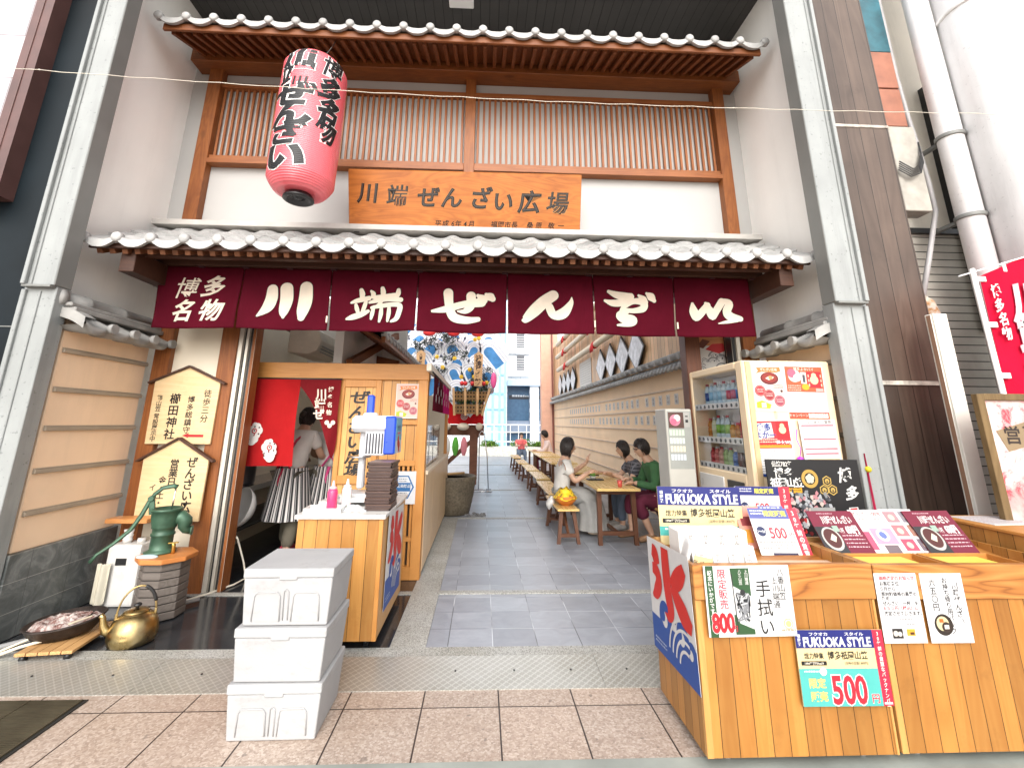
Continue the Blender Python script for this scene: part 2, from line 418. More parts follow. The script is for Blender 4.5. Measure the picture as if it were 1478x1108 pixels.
mb = MB(); mb.box(-60, 60, 1.9, 2.41, -.2, .004); tag(mb.build('gutter_strip', mat('green_grey_gutter_stone', (.27, .29, .26), .6, var=.2, scale=3, bump=.4)), kind='structure')
mb = MB()                                   # steel tread ramp up to the step
TREAD = m_tread()
for x0, x1 in ((-4.2, -1.9), (-1.898, .73), (.732, 4.2)):
    mb.add([(x0, 2.965, .004), (x1, 2.965, .004), (x1, 3.285, .030), (x0, 3.285, .030), (x0, 2.965, 0), (x1, 2.965, 0), (x1, 3.285, 0), (x0, 3.285, 0)],
           [(0, 1, 2, 3), (4, 5, 1, 0), (5, 6, 2, 1), (7, 4, 0, 3), (6, 7, 3, 2)], 0)
ramp = mb.build('ramp_plate', TREAD); tag(ramp, 'steel diamond tread ramp plate running along the whole entrance step', 'ramp plate')
for x in (-2.55, -2.1, -1.6, -1.0, -.13, .22, .56, .9, 1.4):
    mb = MB(); mb.lathe([(.006, 0), (.006, .004)], 10, MX.Translation((x, 3.13, .0185))); mb.build('bolt', BLACKM, ramp)
mb = MB(); mb.box(-2.9, -2.06, 2.2, 2.92, .002, .006, 0)
for i in range(56): mb.box(-2.88, -2.08, 2.215+i*.0125, 2.2205+i*.0125, .006, .011, 1)
for x in (-2.88, -2.62, -2.35, -2.085): mb.box(x-.004, x+.004, 2.21, 2.91, .006, .0125, 1)
tag(mb.build('drain_grate', [mat('grate_pit', (.012, .011, .008), .8), mat('grate_bars', (.10, .085, .055), .5, .6, var=.3)]), 'fine-barred dark metal drain grate in the pink paving', 'drain grate')

# ------------------------------------------------------------------ the shop front
shop = thing('shop_building', 'cream plaster shop front with brown timber posts, lattice and two tiled eaves', 'shop building', (-.17, 4.5, 0))
def SB(o): o.parent = shop; o.matrix_parent_inverse = MX.Translation((.17, -4.5, 0)); return o
XL, XR = -3.33, 2.93
mb = MB(); mb.box(XL, XR, 4.5, 4.75, 2.75, 6.4); SB(mb.build('front_wall', mat('front_plaster_light_offset', (.43, .425, .41), .85, var=.04, scale=1.3, bump=.25, bscale=140)))  # same plaster as the sides, colour darkened to offset the stronger light here
for a, b in ((XL-.03, XL), (XR, XR+.065)):
    mb = MB(); mb.box(a, b, 3.452, 4.7, 1.0 if 0 else 0.02, 6.6); SB(mb.build('side_wall', PLASTER))
g = G('dark_soffit_boards'); p = g.math('DIVIDE', g.sep()[0], .105); fr = g.math('SUBTRACT', p, g.math('FLOOR', p))
e = g.math('GREATER_THAN', g.math('ABSOLUTE', g.math('SUBTRACT', fr, .5)), .47); g.bump(g.math('SUBTRACT', 1.0, e), .8, .004)
SOFF = g.fin(g.mix(e, g.ramp(g.noise(g.obj(), 1.5), [(.3, (.035, .033, .032)), (.7, (.05, .047, .045))]), (.006, .006, .006)), .45)
mb = MB(); mb.box(XL, XR, 3.35, 4.5, 5.97, 6.2); sof = SB(mb.build('soffit', SOFF))
mb = MB(); mb.box(-.45, -.18, 3.55, 4.11, 5.93, 5.9695)
sl_ = mb.build('ceiling_lamp', WHITEP, bev=.008); sl_.parent = sof
# upper posts, rails and lattice
def part(mb, name, m, bev=.004, par=None, **k):
    o = mb.build(name, m, bev=bev, **k)
    if par is None: SB(o)
    else: o.parent = par
    return o
for x0, x1 in ((-3.11, -2.97), (-.255, -.14), (2.61, 2.735)):
    mb = MB(); mb.box(x0, x1, 4.40 if x0 != -.255 else 4.41, 4.5, 3.2 if x0 != -.255 else 4.08, 5.27); part(mb, 'post', POST)
mb = MB(); mb.box(-3.26, 2.88, 4.28, 4.5, 5.265, 5.42); beam_u = part(mb, 'beam', BEAM, .006)
LATT = wood('red_brown_lattice_wood', (.18, .052, .013), (.34, .12, .034), 'Z', 6, .5)
LATX = wood('red_brown_rail_wood', (.18, .052, .013), (.34, .12, .034), 'X', 6, .5)
for x0, x1, n in ((-2.97, -.255, 43), (-.14, 2.61, 43)):
    mb = MB(); mb.box(x0, x1, 4.425, 4.5, 5.055, 5.105); mb.box(x0, x1, 4.425, 4.5, 4.165, 4.205); mb.box(x0, x1, 4.395, 4.5, 4.10, 4.150)
    fr_ = part(mb, 'lattice_window', LATX, .002)
    mb = MB(); pch = (x1-x0)/n
    for i in range(n):
        xc = x0+pch*(i+.5); mb.box(xc-.0125, xc+.0125, 4.458, 4.480, 4.205, 5.055)
    part(mb, 'slats', LATT, .002, fr_)

def wave(t):
    t = t % 1.0
    return .020*(cos(2*pi*t)*.8+.2*cos(4*pi*t))
def tiled_eave(name, x0, x1, ye, ze, yr, zr, rows, per, parent, disc=.042, drop=.052, x_off=0.):
    n = max(1, round((x1-x0)/per)); per = (x1-x0)/n; L = math.hypot(yr-ye, zr-ze); dy, dz = (yr-ye)/L, (zr-ze)/L
    ny, nz = -dz, dy; mb = MB(); S = 14
    for r in range(rows):
        a0, a1 = L*r/rows, L*(r+1)/rows+.02
        def fn(u, v, a0=a0, a1=a1, r=r):
            x = x0+(x1-x0)*u; a = a0+(a1-a0)*v; h = wave((x-x0)/per)+.024*(1-v)+.0
            j = .004*mnoise.noise(V((round((x-x0)/per)*3.1, r*7.7, 1)))
            return (x, ye+dy*a+ny*(h+j), ze+dz*a+nz*(h+j))
        mb.grid(fn, n*S, 3)
        # thickness at the lower lip of each row
        def fl(u, v, a0=a0):
            x = x0+(x1-x0)*u; h = wave((x-x0)/per)+.024-(.028*v if r else 0)
            return (x, ye+dy*a0+ny*h, ze+dz*a0+nz*h)
        if r: mb.grid(fl, n*S, 1)
    # hanging front lip: flat plate with a scalloped lower edge, then its underside
    def lipd(t): return .034+drop*.62*abs(sin(pi*(t % 1.0)))**.8
    def top(t): return ze+nz*(wave(t)+.024)
    mb.grid(lambda u, v: (x0+(x1-x0)*u, ye+ny*.02-.012-.004*v, top(u*n)-.002-lipd(u*n)*v), n*S, 2)
    mb.grid(lambda u, v: (x0+(x1-x0)*u, ye+ny*.02-.016+.034*v, top(u*n)-.002-lipd(u*n)+.006*v), n*S, 1)
    mb.grid(lambda u, v: (x0+(x1-x0)*u, ye+ny*.02+.030-.042*v, top(u*n)+.006*(1-v)-.002*v), n*S, 1)
    for i in range(n+1):
        x = x0+per*i; zz = ze+nz*(.03+.024)-.018
        M = MX.Translation((x, ye-.02, zz)) @ MX.Rotation(rad(90), 4, 'X')
        mb.lathe([(disc, -.03), (disc, 0), (disc*.97, .008), (disc*.8, .017), (disc*.5, .021), (0, .023)], 18, M)
    # gable edges
    o = mb.build('roof_tiles', TILE); o.parent = parent; return o
# upper eave
ue = MB()
ue.add([(-3.16, 3.76, 5.175), (2.77, 3.76, 5.175), (2.77, 4.5, 5.46), (-3.16, 4.5, 5.46)], [(0, 1, 2, 3)])
ue.add([(-3.16, 3.76, 5.19), (2.77, 3.76, 5.19), (2.77, 4.5, 5.475), (-3.16, 4.5, 5.475)], [(3, 2, 1, 0)])
ueo = part(ue, 'upper_eave', RAFT, 0)
mb = MB()
for i in range(58):
    x = -3.11+i*(5.83/57); mb.bar((x, 3.80, 5.158), (x, 4.5, 5.428), .040, .05)
part(mb, 'rafters', RAFT, .003, ueo)
mb = MB(); mb.box(-3.17, 2.78, 3.742, 3.772, 5.125, 5.20); part(mb, 'fascia', BEAM, .004, ueo)
ut = tiled_eave('upper', -3.2, 2.81, 3.72, 5.215, 4.5, 5.54, 3, .262, ueo)
# lower eave
le = MB()
le.add([(-3.17, 3.56, 2.80), (2.77, 3.56, 2.80), (2.77, 4.5, 3.31), (-3.17, 4.5, 3.31)], [(0, 1, 2, 3)])
leo = part(le, 'lower_eave', DARKW, 0)
mb = MB()
for i in range(60):
    x = -3.12+i*(5.84/59); mb.bar((x, 3.575, 2.775), (x, 4.5, 3.275), .045, .045)
part(mb, 'rafters', wood('rafter_end_wood', (.12, .045, .02), (.26, .10, .04), 'Y', 7, .6), .003, leo)
mb = MB(); mb.box(-3.18, 2.78, 3.535, 3.56, 2.788, 2.83); part(mb, 'fascia', DARKW, .003, leo)
mb = MB(); mb.box(-3.02, 2.68, 3.70, 3.76, 2.78, 2.84); mb.box(-2.95, 2.62, 3.95, 4.08, 2.80, 2.92)
for x in (-2.98, 2.55): mb.box(x, x+.12, 3.62, 4.5, 2.62, 2.80)
part(mb, 'eave_purlin', DARKW, .004, leo)
tiled_eave('lower', -3.2, 2.81, 3.51, 2.835, 4.38, 3.31, 4, .262, leo)
mb = MB(); mb.box(-3.28, 2.87, 4.24, 4.5, 3.315, 3.372); part(mb, 'ridge_board', mat('ridge_board_grey', (.42, .40, .37), .6, var=.12), .004, leo)
# ground floor posts, panel, tracks
for x0, x1 in ((-3.12, -2.97), (-2.52, -2.365), (2.02, 2.17), (2.62, 2.77)):
    mb = MB(); mb.box(x0, x1, 4.40, 4.54, .02, 2.80); part(mb, 'post', POST if x0 < 0 else wood('dark_post_wood', (.07, .022, .010), (.15, .05, .02), 'Z', 7, .5) if x0 < 2.3 else POST)
mb = MB(); mb.box(-2.97, -2.52, 4.46, 4.54, .30, 2.80); part(mb, 'panel', PLASTER_D, 0)
mb = MB(); mb.box(-3.33, 2.93, 4.42, 4.54, 2.80, 3.2); part(mb, 'lintel', DARKW, 0)
mb = MB(); mb.box(-2.365, -2.325, 4.42, 4.56, .02, 2.8, 0); mb.box(-2.325, -2.30, 4.45, 4.56, .02, 2.8, 1); mb.box(-2.30, -2.275, 4.43, 4.56, .02, 2.8, 0); mb.box(-2.275, -2.245, 4.46, 4.58, .02, 2.8, 1); mb.box(-2.245, -2.215, 4.44, 4.58, .02, 2.8, 2)
part(mb, 'door_track', [ALU, BLACKM, POST], .002)
mb = MB(); mb.box(2.52, 2.56, 4.44, 4.56, .02, 2.8, 1); mb.box(2.56, 2.60, 4.42, 4.54, .02, 2.8, 0)
part(mb, 'door_track', [ALU, BLACKM, POST], .002)

# ------------------------------------------------------------------ wing walls with tiled coping
def m_basestone():
    g = G('dark_slate_base'); o = g.mp((1, 1, 1), (0, 0, 0), (rad(20), 0, 0))
    n1 = g.noise(g.obj(), 4.5, 6, .7, 1.5); c = g.ramp(n1, [(.25, (.04, .047, .045)), (.5, (.11, .12, .117)), (.75, (.25, .265, .255))])
    x, y, z = g.sep()
    a = g.math('ADD', g.math('MULTIPLY', y, .52), g.math('MULTIPLY', z, -.85))
    j1 = g.math('LESS_THAN', g.math('FRACT', g.math('DIVIDE', z, .19)), .018)
    j2 = g.math('LESS_THAN', g.math('FRACT', g.math('DIVIDE', y, .33)), .010)
    c = g.mix(j1, c, (.35, .35, .33)); c = g.mix(j2, c, (.05, .05, .05)); g.bump(n1, .5, .006)
    return g.fin(c, .35)
BASEST = m_basestone()
def wing(side, label):
    s = side; xf = -3.17 if s < 0 else 2.83        # inner face
    t = thing('wing_wall', label, 'wall', (xf+s*.12, 3.95, 0))
    def P(mb, nm, m, bev=.004):
        o = mb.build(nm, m, bev=bev); o.parent = t; o.matrix_parent_inverse = MX.Translation((-(xf+s*.12), -3.95, 0)); return o
    X = lambda d: xf+s*d          # d > 0 goes away from the passage
    mb = MB(); mb.box(X(0), X(.158), 3.50, 4.398, .56, 2.20); P(mb, 'render', ORANGE, .006)
    mb = MB(); mb.box(X(-.035), X(.158), 3.462, 4.398, .02, .56); P(mb, 'stone_base', BASEST, .004)
    for z in (1.95, 1.66, 1.38, 1.085, .805):
        mb = MB(); mb.box(X(-.022), X(0), 3.515, 4.398, z-.014, z+.014); mb.box(X(-.014), X(0), 3.515, 4.398, z+.014, z+.024); P(mb, 'rail', mat('grey_rail', (.34, .28, .21), .6, var=.1) if 'grey_rail' not in bpy.data.materials else bpy.data.materials['grey_rail'], .003)
    # coping: wave tiles towards the passage, two flat courses, a round ridge ending in a disc
    mb = MB(); n = 4; per = .235; y0 = 3.42
    def fn(u, v):
        y = y0+u*per*n; h = wave(u*n)*.8
        return (X(-.20+.24*v), y, 2.145+.11*v+h)
    mb.grid(fn, n*12, 3)
    def lip(u, v):
        y = y0+u*per*n; top = 2.145+wave(u*n)*.8; d = .02+.04*abs(sin(pi*(u*n % 1)))
        q = [(0, 0), (-.012, -.004), (-.014, -d), (.014, -d), (.2, -.035)]; k = int(round(v*4)); return (X(-.20+q[k][0]), y, top+q[k][1])
    mb.grid(lip, n*12, 4)
    def fr(u, v):              # front gable lip
        d = X(-.21+.40*u); a = 2.16+.10*min(1, u*1.6)+.012*sin(u*7)
        return (d, 3.405+.0*v, a+.03-.085*v*(1-.3*u))
    mb.grid(fr, 10, 1); mb.grid(lambda u, v: (X(-.21+.40*u), 3.405+.1*v, 2.16+.10*min(1, u*1.6)+.012*sin(u*7)+.03), 10, 1)
    for i in range(1, n+1):
        M = MX.Translation((X(-.215), y0+per*i, 2.145)) @ MX.Rotation(rad(-90)*(-s), 4, 'Y')
        mb.lathe([(.040, -.03), (.040, 0), (.036, .012), (.02, .02), (0, .022)], 16, M)
    P(mb, 'coping_tiles', TILE_D, 0)
    mb = MB(); mb.box(X(-.105), X(.155), 3.43, 4.398, 2.235, 2.272); mb.box(X(-.082), X(.155), 3.415, 4.398, 2.274, 2.305); P(mb, 'flat_course', TILE_D, .006)
    mb = MB(); 
    pts = [(X(.03), y, 2.335) for y in (3.40, 3.62, 3.63, 3.66, 3.67, 3.98, 3.99, 4.02, 4.03, 4.398)]
    mb.tube(pts, [.060, .060, .068, .068, .060, .060, .068, .068, .060, .060], 20)
    mb.lathe([(.078, -.03), (.080, .01), (.076, .026), (.05, .036), (0, .040)], 24, MX.Translation((X(.03), 3.40, 2.335)) @ MX.Rotation(rad(90), 4, 'X'))
    P(mb, 'ridge_tile', TILE_D, 0)
    return t
wing(-1, 'peach rendered wing wall with tiled coping beside the hand pump')
wing(1, 'peach rendered wing wall with tiled coping behind the vending machine')

# ------------------------------------------------------------------ steel columns
def column(xa, xb, side, label):
    t = thing('steel_column', label, 'column', ((xa+xb)/2, 3.35, 0))
    c = ((xa+xb)/2, 3.35)
    def P(mb, nm, m, bev=.004): o = mb.build(nm, m, bev=bev); o.parent = t; o.matrix_parent_inverse = MX.Translation((-c[0], -c[1], 0)); return o
    o_, i_ = (xa, xb) if side < 0 else (xb, xa); s = 1 if side < 0 else -1
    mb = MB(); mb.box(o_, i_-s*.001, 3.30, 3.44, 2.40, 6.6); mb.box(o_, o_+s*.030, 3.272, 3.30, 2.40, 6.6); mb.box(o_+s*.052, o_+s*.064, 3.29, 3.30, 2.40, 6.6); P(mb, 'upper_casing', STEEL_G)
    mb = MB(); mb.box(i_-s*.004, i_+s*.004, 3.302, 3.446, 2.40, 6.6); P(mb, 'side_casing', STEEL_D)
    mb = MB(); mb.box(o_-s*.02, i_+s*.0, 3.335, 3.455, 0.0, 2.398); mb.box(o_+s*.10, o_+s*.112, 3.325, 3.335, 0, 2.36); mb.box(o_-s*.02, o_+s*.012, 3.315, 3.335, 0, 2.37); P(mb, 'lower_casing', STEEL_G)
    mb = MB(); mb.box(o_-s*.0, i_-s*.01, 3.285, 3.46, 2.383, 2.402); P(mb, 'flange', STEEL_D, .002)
column(-3.36, -3.145, -1, 'grey painted steel column between black panel and cream wall')
column(2.75, 3.0, 1, 'grey painted steel column beside the brown boarded panel')

# ------------------------------------------------------------------ noren curtain under the eave
def cloth(name, col, trans=.3, rough=.85):
    g = G(name); n1 = g.noise(g.mp((1, 1, 1)), 3, 4); wv = g.noise(g.obj(), 420, 2)
    wr = g.noise(g.mp((1, 1, .6)), 9, 4, .55, 1.5); c = g.ramp(n1, [(.3, mul(col, .85)), (.7, mul(col, 1.12))]); g.bump(g.math('ADD', g.math('MULTIPLY', wv, .05), wr), .35, .02); m = g.fin(c, rough, 0, .15)
    tr = g.n('BsdfTranslucent'); g.l(c, tr.inputs[0]); mx = g.n('MixShader'); mx.inputs[0].default_value = trans
    g.l(g.b.outputs[0], mx.inputs[1]); g.l(tr.outputs[0], mx.inputs[2]); g.l(mx.outputs[0], g.t.nodes['Material Output'].inputs[0]); return m
MAROON = cloth('maroon_cloth', (.105, .003, .014), .35)
REDC = cloth('red_cloth', (.42, .012, .014), .25)
CREAMC = cloth('cream_cloth_print', (.80, .70, .58), .2)
nor = thing('noren_curtain', 'long maroon noren curtain with cream brushed characters under the lower eave', 'noren', (-.2, 4.0, 2.8))
def NC(o): o.parent = nor; o.matrix_parent_inverse = MX.Translation((.2, -4.0, -2.8)); return o
def ncy(x, z):
    k = max(0, min(1, (2.80-z)/.56)); return 4.0+k*(.028*sin(x*4.1+1)+.008*sin(x*13.7+z*9)+.003*sin(x*31-z*14)+.009*mnoise.noise(V((x*5, z*7, 3))))
seams = [-2.93, -2.18, -1.395, -.609, .209, 1.008, 1.773, 2.50]
strokes = {
 2: [[(-1.118, 2.61, 0.019), (-1.107, 2.576, 0.025), (-1.108, 2.539, 0.019)], [(-1.198, 2.493, 0.011), (-1.143, 2.514, 0.021), (-1.043, 2.537, 0.022)], [(-1.157, 2.474, 0.014), (-1.146, 2.438, 0.019), (-1.135, 2.407, 0.015)], [(-1.07, 2.5, 0.017), (-1.082, 2.456, 0.019), (-1.1, 2.395, 0.015)], [(-1.229, 2.341, 0.01), (-1.177, 2.358, 0.025), (-1.103, 2.387, 0.026), (-1.045, 2.416, 0.016)], [(-0.926, 2.629, 0.018), (-0.917, 2.594, 0.023), (-0.916, 2.552, 0.019)], [(-1.028, 2.602, 0.011), (-1.007, 2.578, 0.021), (-1.001, 2.546, 0.019), (-0.924, 2.551, 0.019), (-0.809, 2.566, 0.021)], [(-0.781, 2.616, 0.017), (-0.783, 2.583, 0.023), (-0.796, 2.546, 0.017)], [(-1.036, 2.497, 0.012), (-0.979, 2.51, 0.019), (-0.864, 2.524, 0.019), (-0.756, 2.523, 0.023)], [(-0.921, 2.515, 0.015), (-0.942, 2.482, 0.017), (-0.967, 2.458, 0.015)], [(-0.994, 2.457, 0.013), (-1.005, 2.397, 0.019), (-1.012, 2.346, 0.011)], [(-1.013, 2.449, 0.014), (-0.937, 2.462, 0.019), (-0.822, 2.477, 0.021), (-0.76, 2.466, 0.023), (-0.764, 2.402, 0.023), (-0.783, 2.346, 0.021), (-0.827, 2.321, 0.011)], [(-0.924, 2.443, 0.015), (-0.927, 2.383, 0.019), (-0.938, 2.323, 0.011)], [(-0.855, 2.448, 0.015), (-0.855, 2.388, 0.019), (-0.862, 2.325, 0.011)]],
 1: [[(-1.902, 2.597, .046), (-1.902, 2.512, .052), (-1.93, 2.431, .046), (-2.003, 2.349, .008)], [(-1.78, 2.61, .055), (-1.77, 2.499, .055), (-1.785, 2.394, .04), (-1.785, 2.344, .012)], [(-1.611, 2.625, .055), (-1.609, 2.502, .059), (-1.624, 2.405, .049), (-1.629, 2.344, .03)]],
 3: [[(-.466, 2.424, .013), (-.348, 2.443, .031), (-.192, 2.495, .032), (-.025, 2.519, .041)], [(-.33, 2.598, .044), (-.314, 2.463, .038), (-.275, 2.375, .041), (-.172, 2.349, .035), (-.054, 2.363, .022)], [(-.122, 2.574, .044), (-.125, 2.484, .038), (-.174, 2.433, .025), (-.237, 2.429, .009)], [(-.059, 2.581, .016), (-.021, 2.555, .038), (-.002, 2.539, .032)], [(.016, 2.594, .016), (.053, 2.573, .039), (.075, 2.554, .028)]],
 4: [[(.634, 2.596, .049), (.553, 2.539, .054), (.455, 2.446, .055), (.378, 2.371, .035), (.359, 2.362, .016)], [(.52, 2.488, .016), (.584, 2.498, .036), (.631, 2.408, .038), (.72, 2.426, .048), (.791, 2.519, .026), (.803, 2.577, .005)]],
 5: [[(1.153, 2.644, .017), (1.222, 2.615, .033), (1.304, 2.6, .039), (1.362, 2.611, .023)], [(1.113, 2.555, .013), (1.186, 2.535, .032), (1.284, 2.546, .033), (1.361, 2.601, .03)], [(1.26, 2.47, .013), (1.299, 2.512, .023), (1.383, 2.556, .026), (1.473, 2.549, .036), (1.469, 2.491, .033), (1.378, 2.467, .023), (1.296, 2.471, .02)], [(1.304, 2.459, .032), (1.245, 2.42, .035), (1.276, 2.393, .042), (1.364, 2.381, .043), (1.346, 2.348, .029), (1.22, 2.326, .01)], [(1.436, 2.613, .013), (1.475, 2.58, .033), (1.498, 2.553, .023)], [(1.512, 2.635, .013), (1.551, 2.605, .04), (1.581, 2.569, .02)]],
 6: [[(1.938, 2.545, .014), (1.945, 2.47, .043), (1.959, 2.408, .029), (2.009, 2.454, .033), (2.078, 2.531, .03)], [(2.063, 2.551, .014), (2.095, 2.481, .039), (2.112, 2.423, .033), (2.156, 2.482, .033), (2.215, 2.568, .034)], [(2.216, 2.576, .023), (2.28, 2.552, .034), (2.25, 2.476, .037), (2.274, 2.426, .04), (2.363, 2.403, .026)], [(2.336, 2.386, .013), (2.252, 2.376, .016), (2.164, 2.359, .005)]]}
kk = [0]
def nstroke(mb, st, m, grow, lift):
    kk[0] += 1; l, r = brush([(x, z, h+grow) for x, z, h in st]); dz = lift+.00012*(kk[0] % 9); n = len(l)
    ca = []
    for end, sgn in ((0, -1), (-1, 1)):            # rounded ends
        (ax, az), (bx, bz) = l[end], r[end]; cx, cz = (ax+bx)/2, (az+bz)/2; h = math.hypot(ax-bx, az-bz)/2; a0 = math.atan2(az-cz, ax-cx)
        pts = [(cx+h*cos(a0+sgn*-q*pi/8), cz+h*sin(a0+sgn*-q*pi/8)) for q in range(9)]
        mb.add([(x, ncy(x, z)-dz-.0001*(1 if end else 2), z) for x, z in pts], [tuple(range(9))], m)
    mb.add([(x, ncy(x, z)-dz, z) for x, z in l+r], [(i, i+1, n+i+1, n+i) for i in range(n-1)], m)
for i in range(7):
    a, b = seams[i]+.003, seams[i+1]-.003
    mb = MB()
    def fn(u, v, a=a, b=b):
        z = 2.80-.562*v-.008*sin(u*pi)*v; x = a+(b-a)*u
        x += (.006*(u-.5)*2*-1)*v; return (x, ncy(x, z), z)
    mb.grid(fn, 44, 24)
    for q in range(2):                        # hanging loops over the pole
        xx = a+(b-a)*(q*.5); mb.grid(lambda u, v, xx=xx: (xx+.055*u, 3.985+.018*sin(v*pi*2), 2.80+.0+.045*abs(sin(v*pi/2))), 2, 8)
    pan = NC(mb.build('cloth_panel', MAROON, solid=.002))
    mb = MB()
    if i == 0:
        for ch, x, z in (('博', -2.652, 2.597), ('多', -2.414, 2.617), ('名', -2.665, 2.392), ('物', -2.41, 2.397)):
            for bold, mi_, lift in ((.004 if ch == '博' else .024, 0, .0095),):
                vs, fs, x0, x1, y0, y1 = glyph(ch, bold); s_ = .205
                P_ = [(x+(p[0]-(x0+x1)/2)*s_+.25*(p[1]-.38)*s_, z+(p[1]-.38)*s_) for p in vs]
                mb.add([(X_, ncy(X_, Z_)-lift, Z_) for X_, Z_ in P_], [tuple(reversed(f)) for f in fs] if 0 else fs, mi_)
    else:
        for st in strokes[i]: nstroke(mb, st, 1, .005, .005)
        for st in strokes[i]: nstroke(mb, st, 0, 0, .0075)
    if mb.v:
        lt = mb.build('brushed_lettering', [CREAMC, ink('#1a0508', .8)]); lt.parent = pan; lt.matrix_parent_inverse = MX.Identity(4)
BAMB = wood('bamboo_pole_tan', (.42, .24, .10), (.66, .45, .22), 'X', 5, .4)
mb = MB(); mb.tube([(-3.0, 3.99, 2.832), (2.6, 3.99, 2.832)], .017, 12); NC(mb.build('pole', BAMB))
mb = MB()
for i in range(15):
    x = -2.95+i*.392; mb.box(x-.03, x+.03, 3.968, 4.012, 2.79, 2.853)
NC(mb.build('pole_loop', mat('dark_loop_cloth', (.03, .004, .007), .9), bev=.006))
mb = MB()
for x in seams[2:7]:
    mb.box(x-.007, x+.007, 3.975, 3.979, 2.30, 2.36)
NC(mb.build('slit_ribbon', CREAMC))

# ------------------------------------------------------------------ carved name board
def m_board():
    g = G('honey_carved_board'); big = g.noise(g.mp((.22, 1, 1)), 3.2, 3, .5, 1.5)
    rg = g.math('ABSOLUTE', g.math('SUBTRACT', g.math('FRACT', g.math('MULTIPLY', big, 13)), .5)); fi = g.noise(g.mp((.03, 1, 1)), 120, 3); bl = g.noise(g.obj(), 2.2, 4)
    c = g.ramp(g.math('ADD', rg, g.math('MULTIPLY', fi, .4)), [(.1, (.22, .055, .006)), (.65, (.48, .155, .026))])
    c = g.mix(.5, c, g.ramp(bl, [(.3, (.26, .07, .008)), (.75, (.54, .19, .036))])); return g.fin(c, .38)
kb = thing('name_board', 'large honey wooden name board with black carved characters on the eave', 'sign board', (-.205, 4.22, 3.63))
M = frame((-1.385, 4.315, 3.335), (1, 0, .006), (0, -.20, .58))
mb = MB(); mb.box(0, 2.36, 0, .605, -.06, 0); b = mb.build('board', m_board(), bev=.006); b.parent = kb; b.matrix_parent_inverse = MX.Translation((.205, -4.22, -3.63)); b.matrix_basis = M
mb = MB(); t = 0
CH = [('川', .19, .375, .21, 0), ('端', .49, .355, .22, 0), ('ぜ', .80, .345, .22, 0), ('ん', 1.04, .345, .22, 0), ('ざ', 1.345, .345, .23, 0), ('い', 1.565, .32, .22, 0), ('広', 1.83, .32, .235, 0), ('場', 2.12, .315, .235, 0)]
def lay(mb, s_, x, y, size, bold, z, m=0, sl=.12, sx=1):
    vs, fs, x0, x1, y0, y1 = glyph(s_, bold)
    mb.add([(x+(p[0]-(x0+x1)/2)*size*sx+sl*(p[1]-.38)*size, y+(p[1]-.38)*size, z) for p in vs], fs, m)
for ch, x, y, s_, q in CH:
    lay(mb, ch, x, y, s_, .042 if ch not in '端場' else .03, .0012, 1); lay(mb, ch, x, y, s_, .030 if ch not in '端場' else .018, .002, 0); lay(mb, ch, x-.002, y+.002, s_, -.006, .0026, 2)
o = mb.build('carved_lettering', [ink('#120d0a', .25), ink('#c98a4a', .6), ink('#4a4440', .25)]); o.parent = b; mb = MB()
for ch, x in (('平', .90), ('成', .975), ('6', 1.05), ('年', 1.105), ('4', 1.175), ('月', 1.235), ('福', 1.47), ('岡', 1.54), ('市', 1.61), ('長', 1.68), ('桑', 1.84), ('原', 1.93), ('敬', 2.06), ('一', 2.16)):
    lay(mb, ch, x, .085, .068, .012, .0012, 0)
o = mb.build('inscription', ink('#120d0a', .25)); o.parent = b
mb = MB()
for x in (.08, 2.28): mb.box(x-.03, x+.03, -.025, .02, -.03, .018)
o = mb.build('support_bracket', BLACKM, bev=.008); o.parent = b

# ------------------------------------------------------------------ paper lantern
LZ, LR, LH = 3.33, .272, 1.33
def lr(z):
    q = max(0, min(1, z/LH)); e = min(q, 1-q)
    return LR*(.60+.40*min(1, (e/.085))**.5) if e < .085 else LR*(1+.02*sin(pi*q))
lan = thing('paper_lantern', 'tall red paper lantern with black outlined brush characters hanging from the upper eave', 'lantern', (-1.605, 3.60, LZ))
lan.rotation_euler = (0, rad(.8), rad(0))
g = G('red_lantern_paper'); z_ = g.sep()[2]; rb = g.math('SINE', g.math('MULTIPLY', z_, 2*pi/.0175)); g.bump(rb, .55, .003)
n1 = g.noise(g.mp((1, 1, .2)), 4, 4)
RIBH = rb
LANP = g.fin(g.ramp(n1, [(.3, (.72, .085, .11)), (.7, (.82, .17, .20))]), .27, 0, .8)
mb = MB(); mb.lathe([(lr(LH*i/80), LH*i/80) for i in range(81)], 56); o = mb.build('paper_body', LANP, lan)
for mt_, zz, s_ in (('bottom_ring', 0, 1), ('top_ring', LH, -1)):
    mb = MB(); mb.lathe([(.105, -.03*s_), (.125, -.06*s_), (.128, -.075*s_), (.112, -.085*s_), (.09, -.08*s_), (.07, -.055*s_), (.035, -.055*s_), (.03, -.07*s_), (0, -.07*s_)] if s_ > 0 else [(.16, .02), (.165, .045), (.15, .055), (0, .055)], 32)
    o = mb.build(mt_, mat('black_lacquer_ring' if s_ > 0 else 'grey_lantern_cap', (.012, .012, .013) if s_ > 0 else (.10, .10, .10), .25), lan); o.location = (0, 0, zz+(.03 if s_ > 0 else -.03))
mb = MB(); mb.tube([(0, 0, LH+.02), (.0, .02, LH+.10), (.03, .05, LH+.14), (.05, .12, LH+.30), (.05, .22, LH+.50)], .006, 8); mb.build('hanging_wire', CHROME, lan)
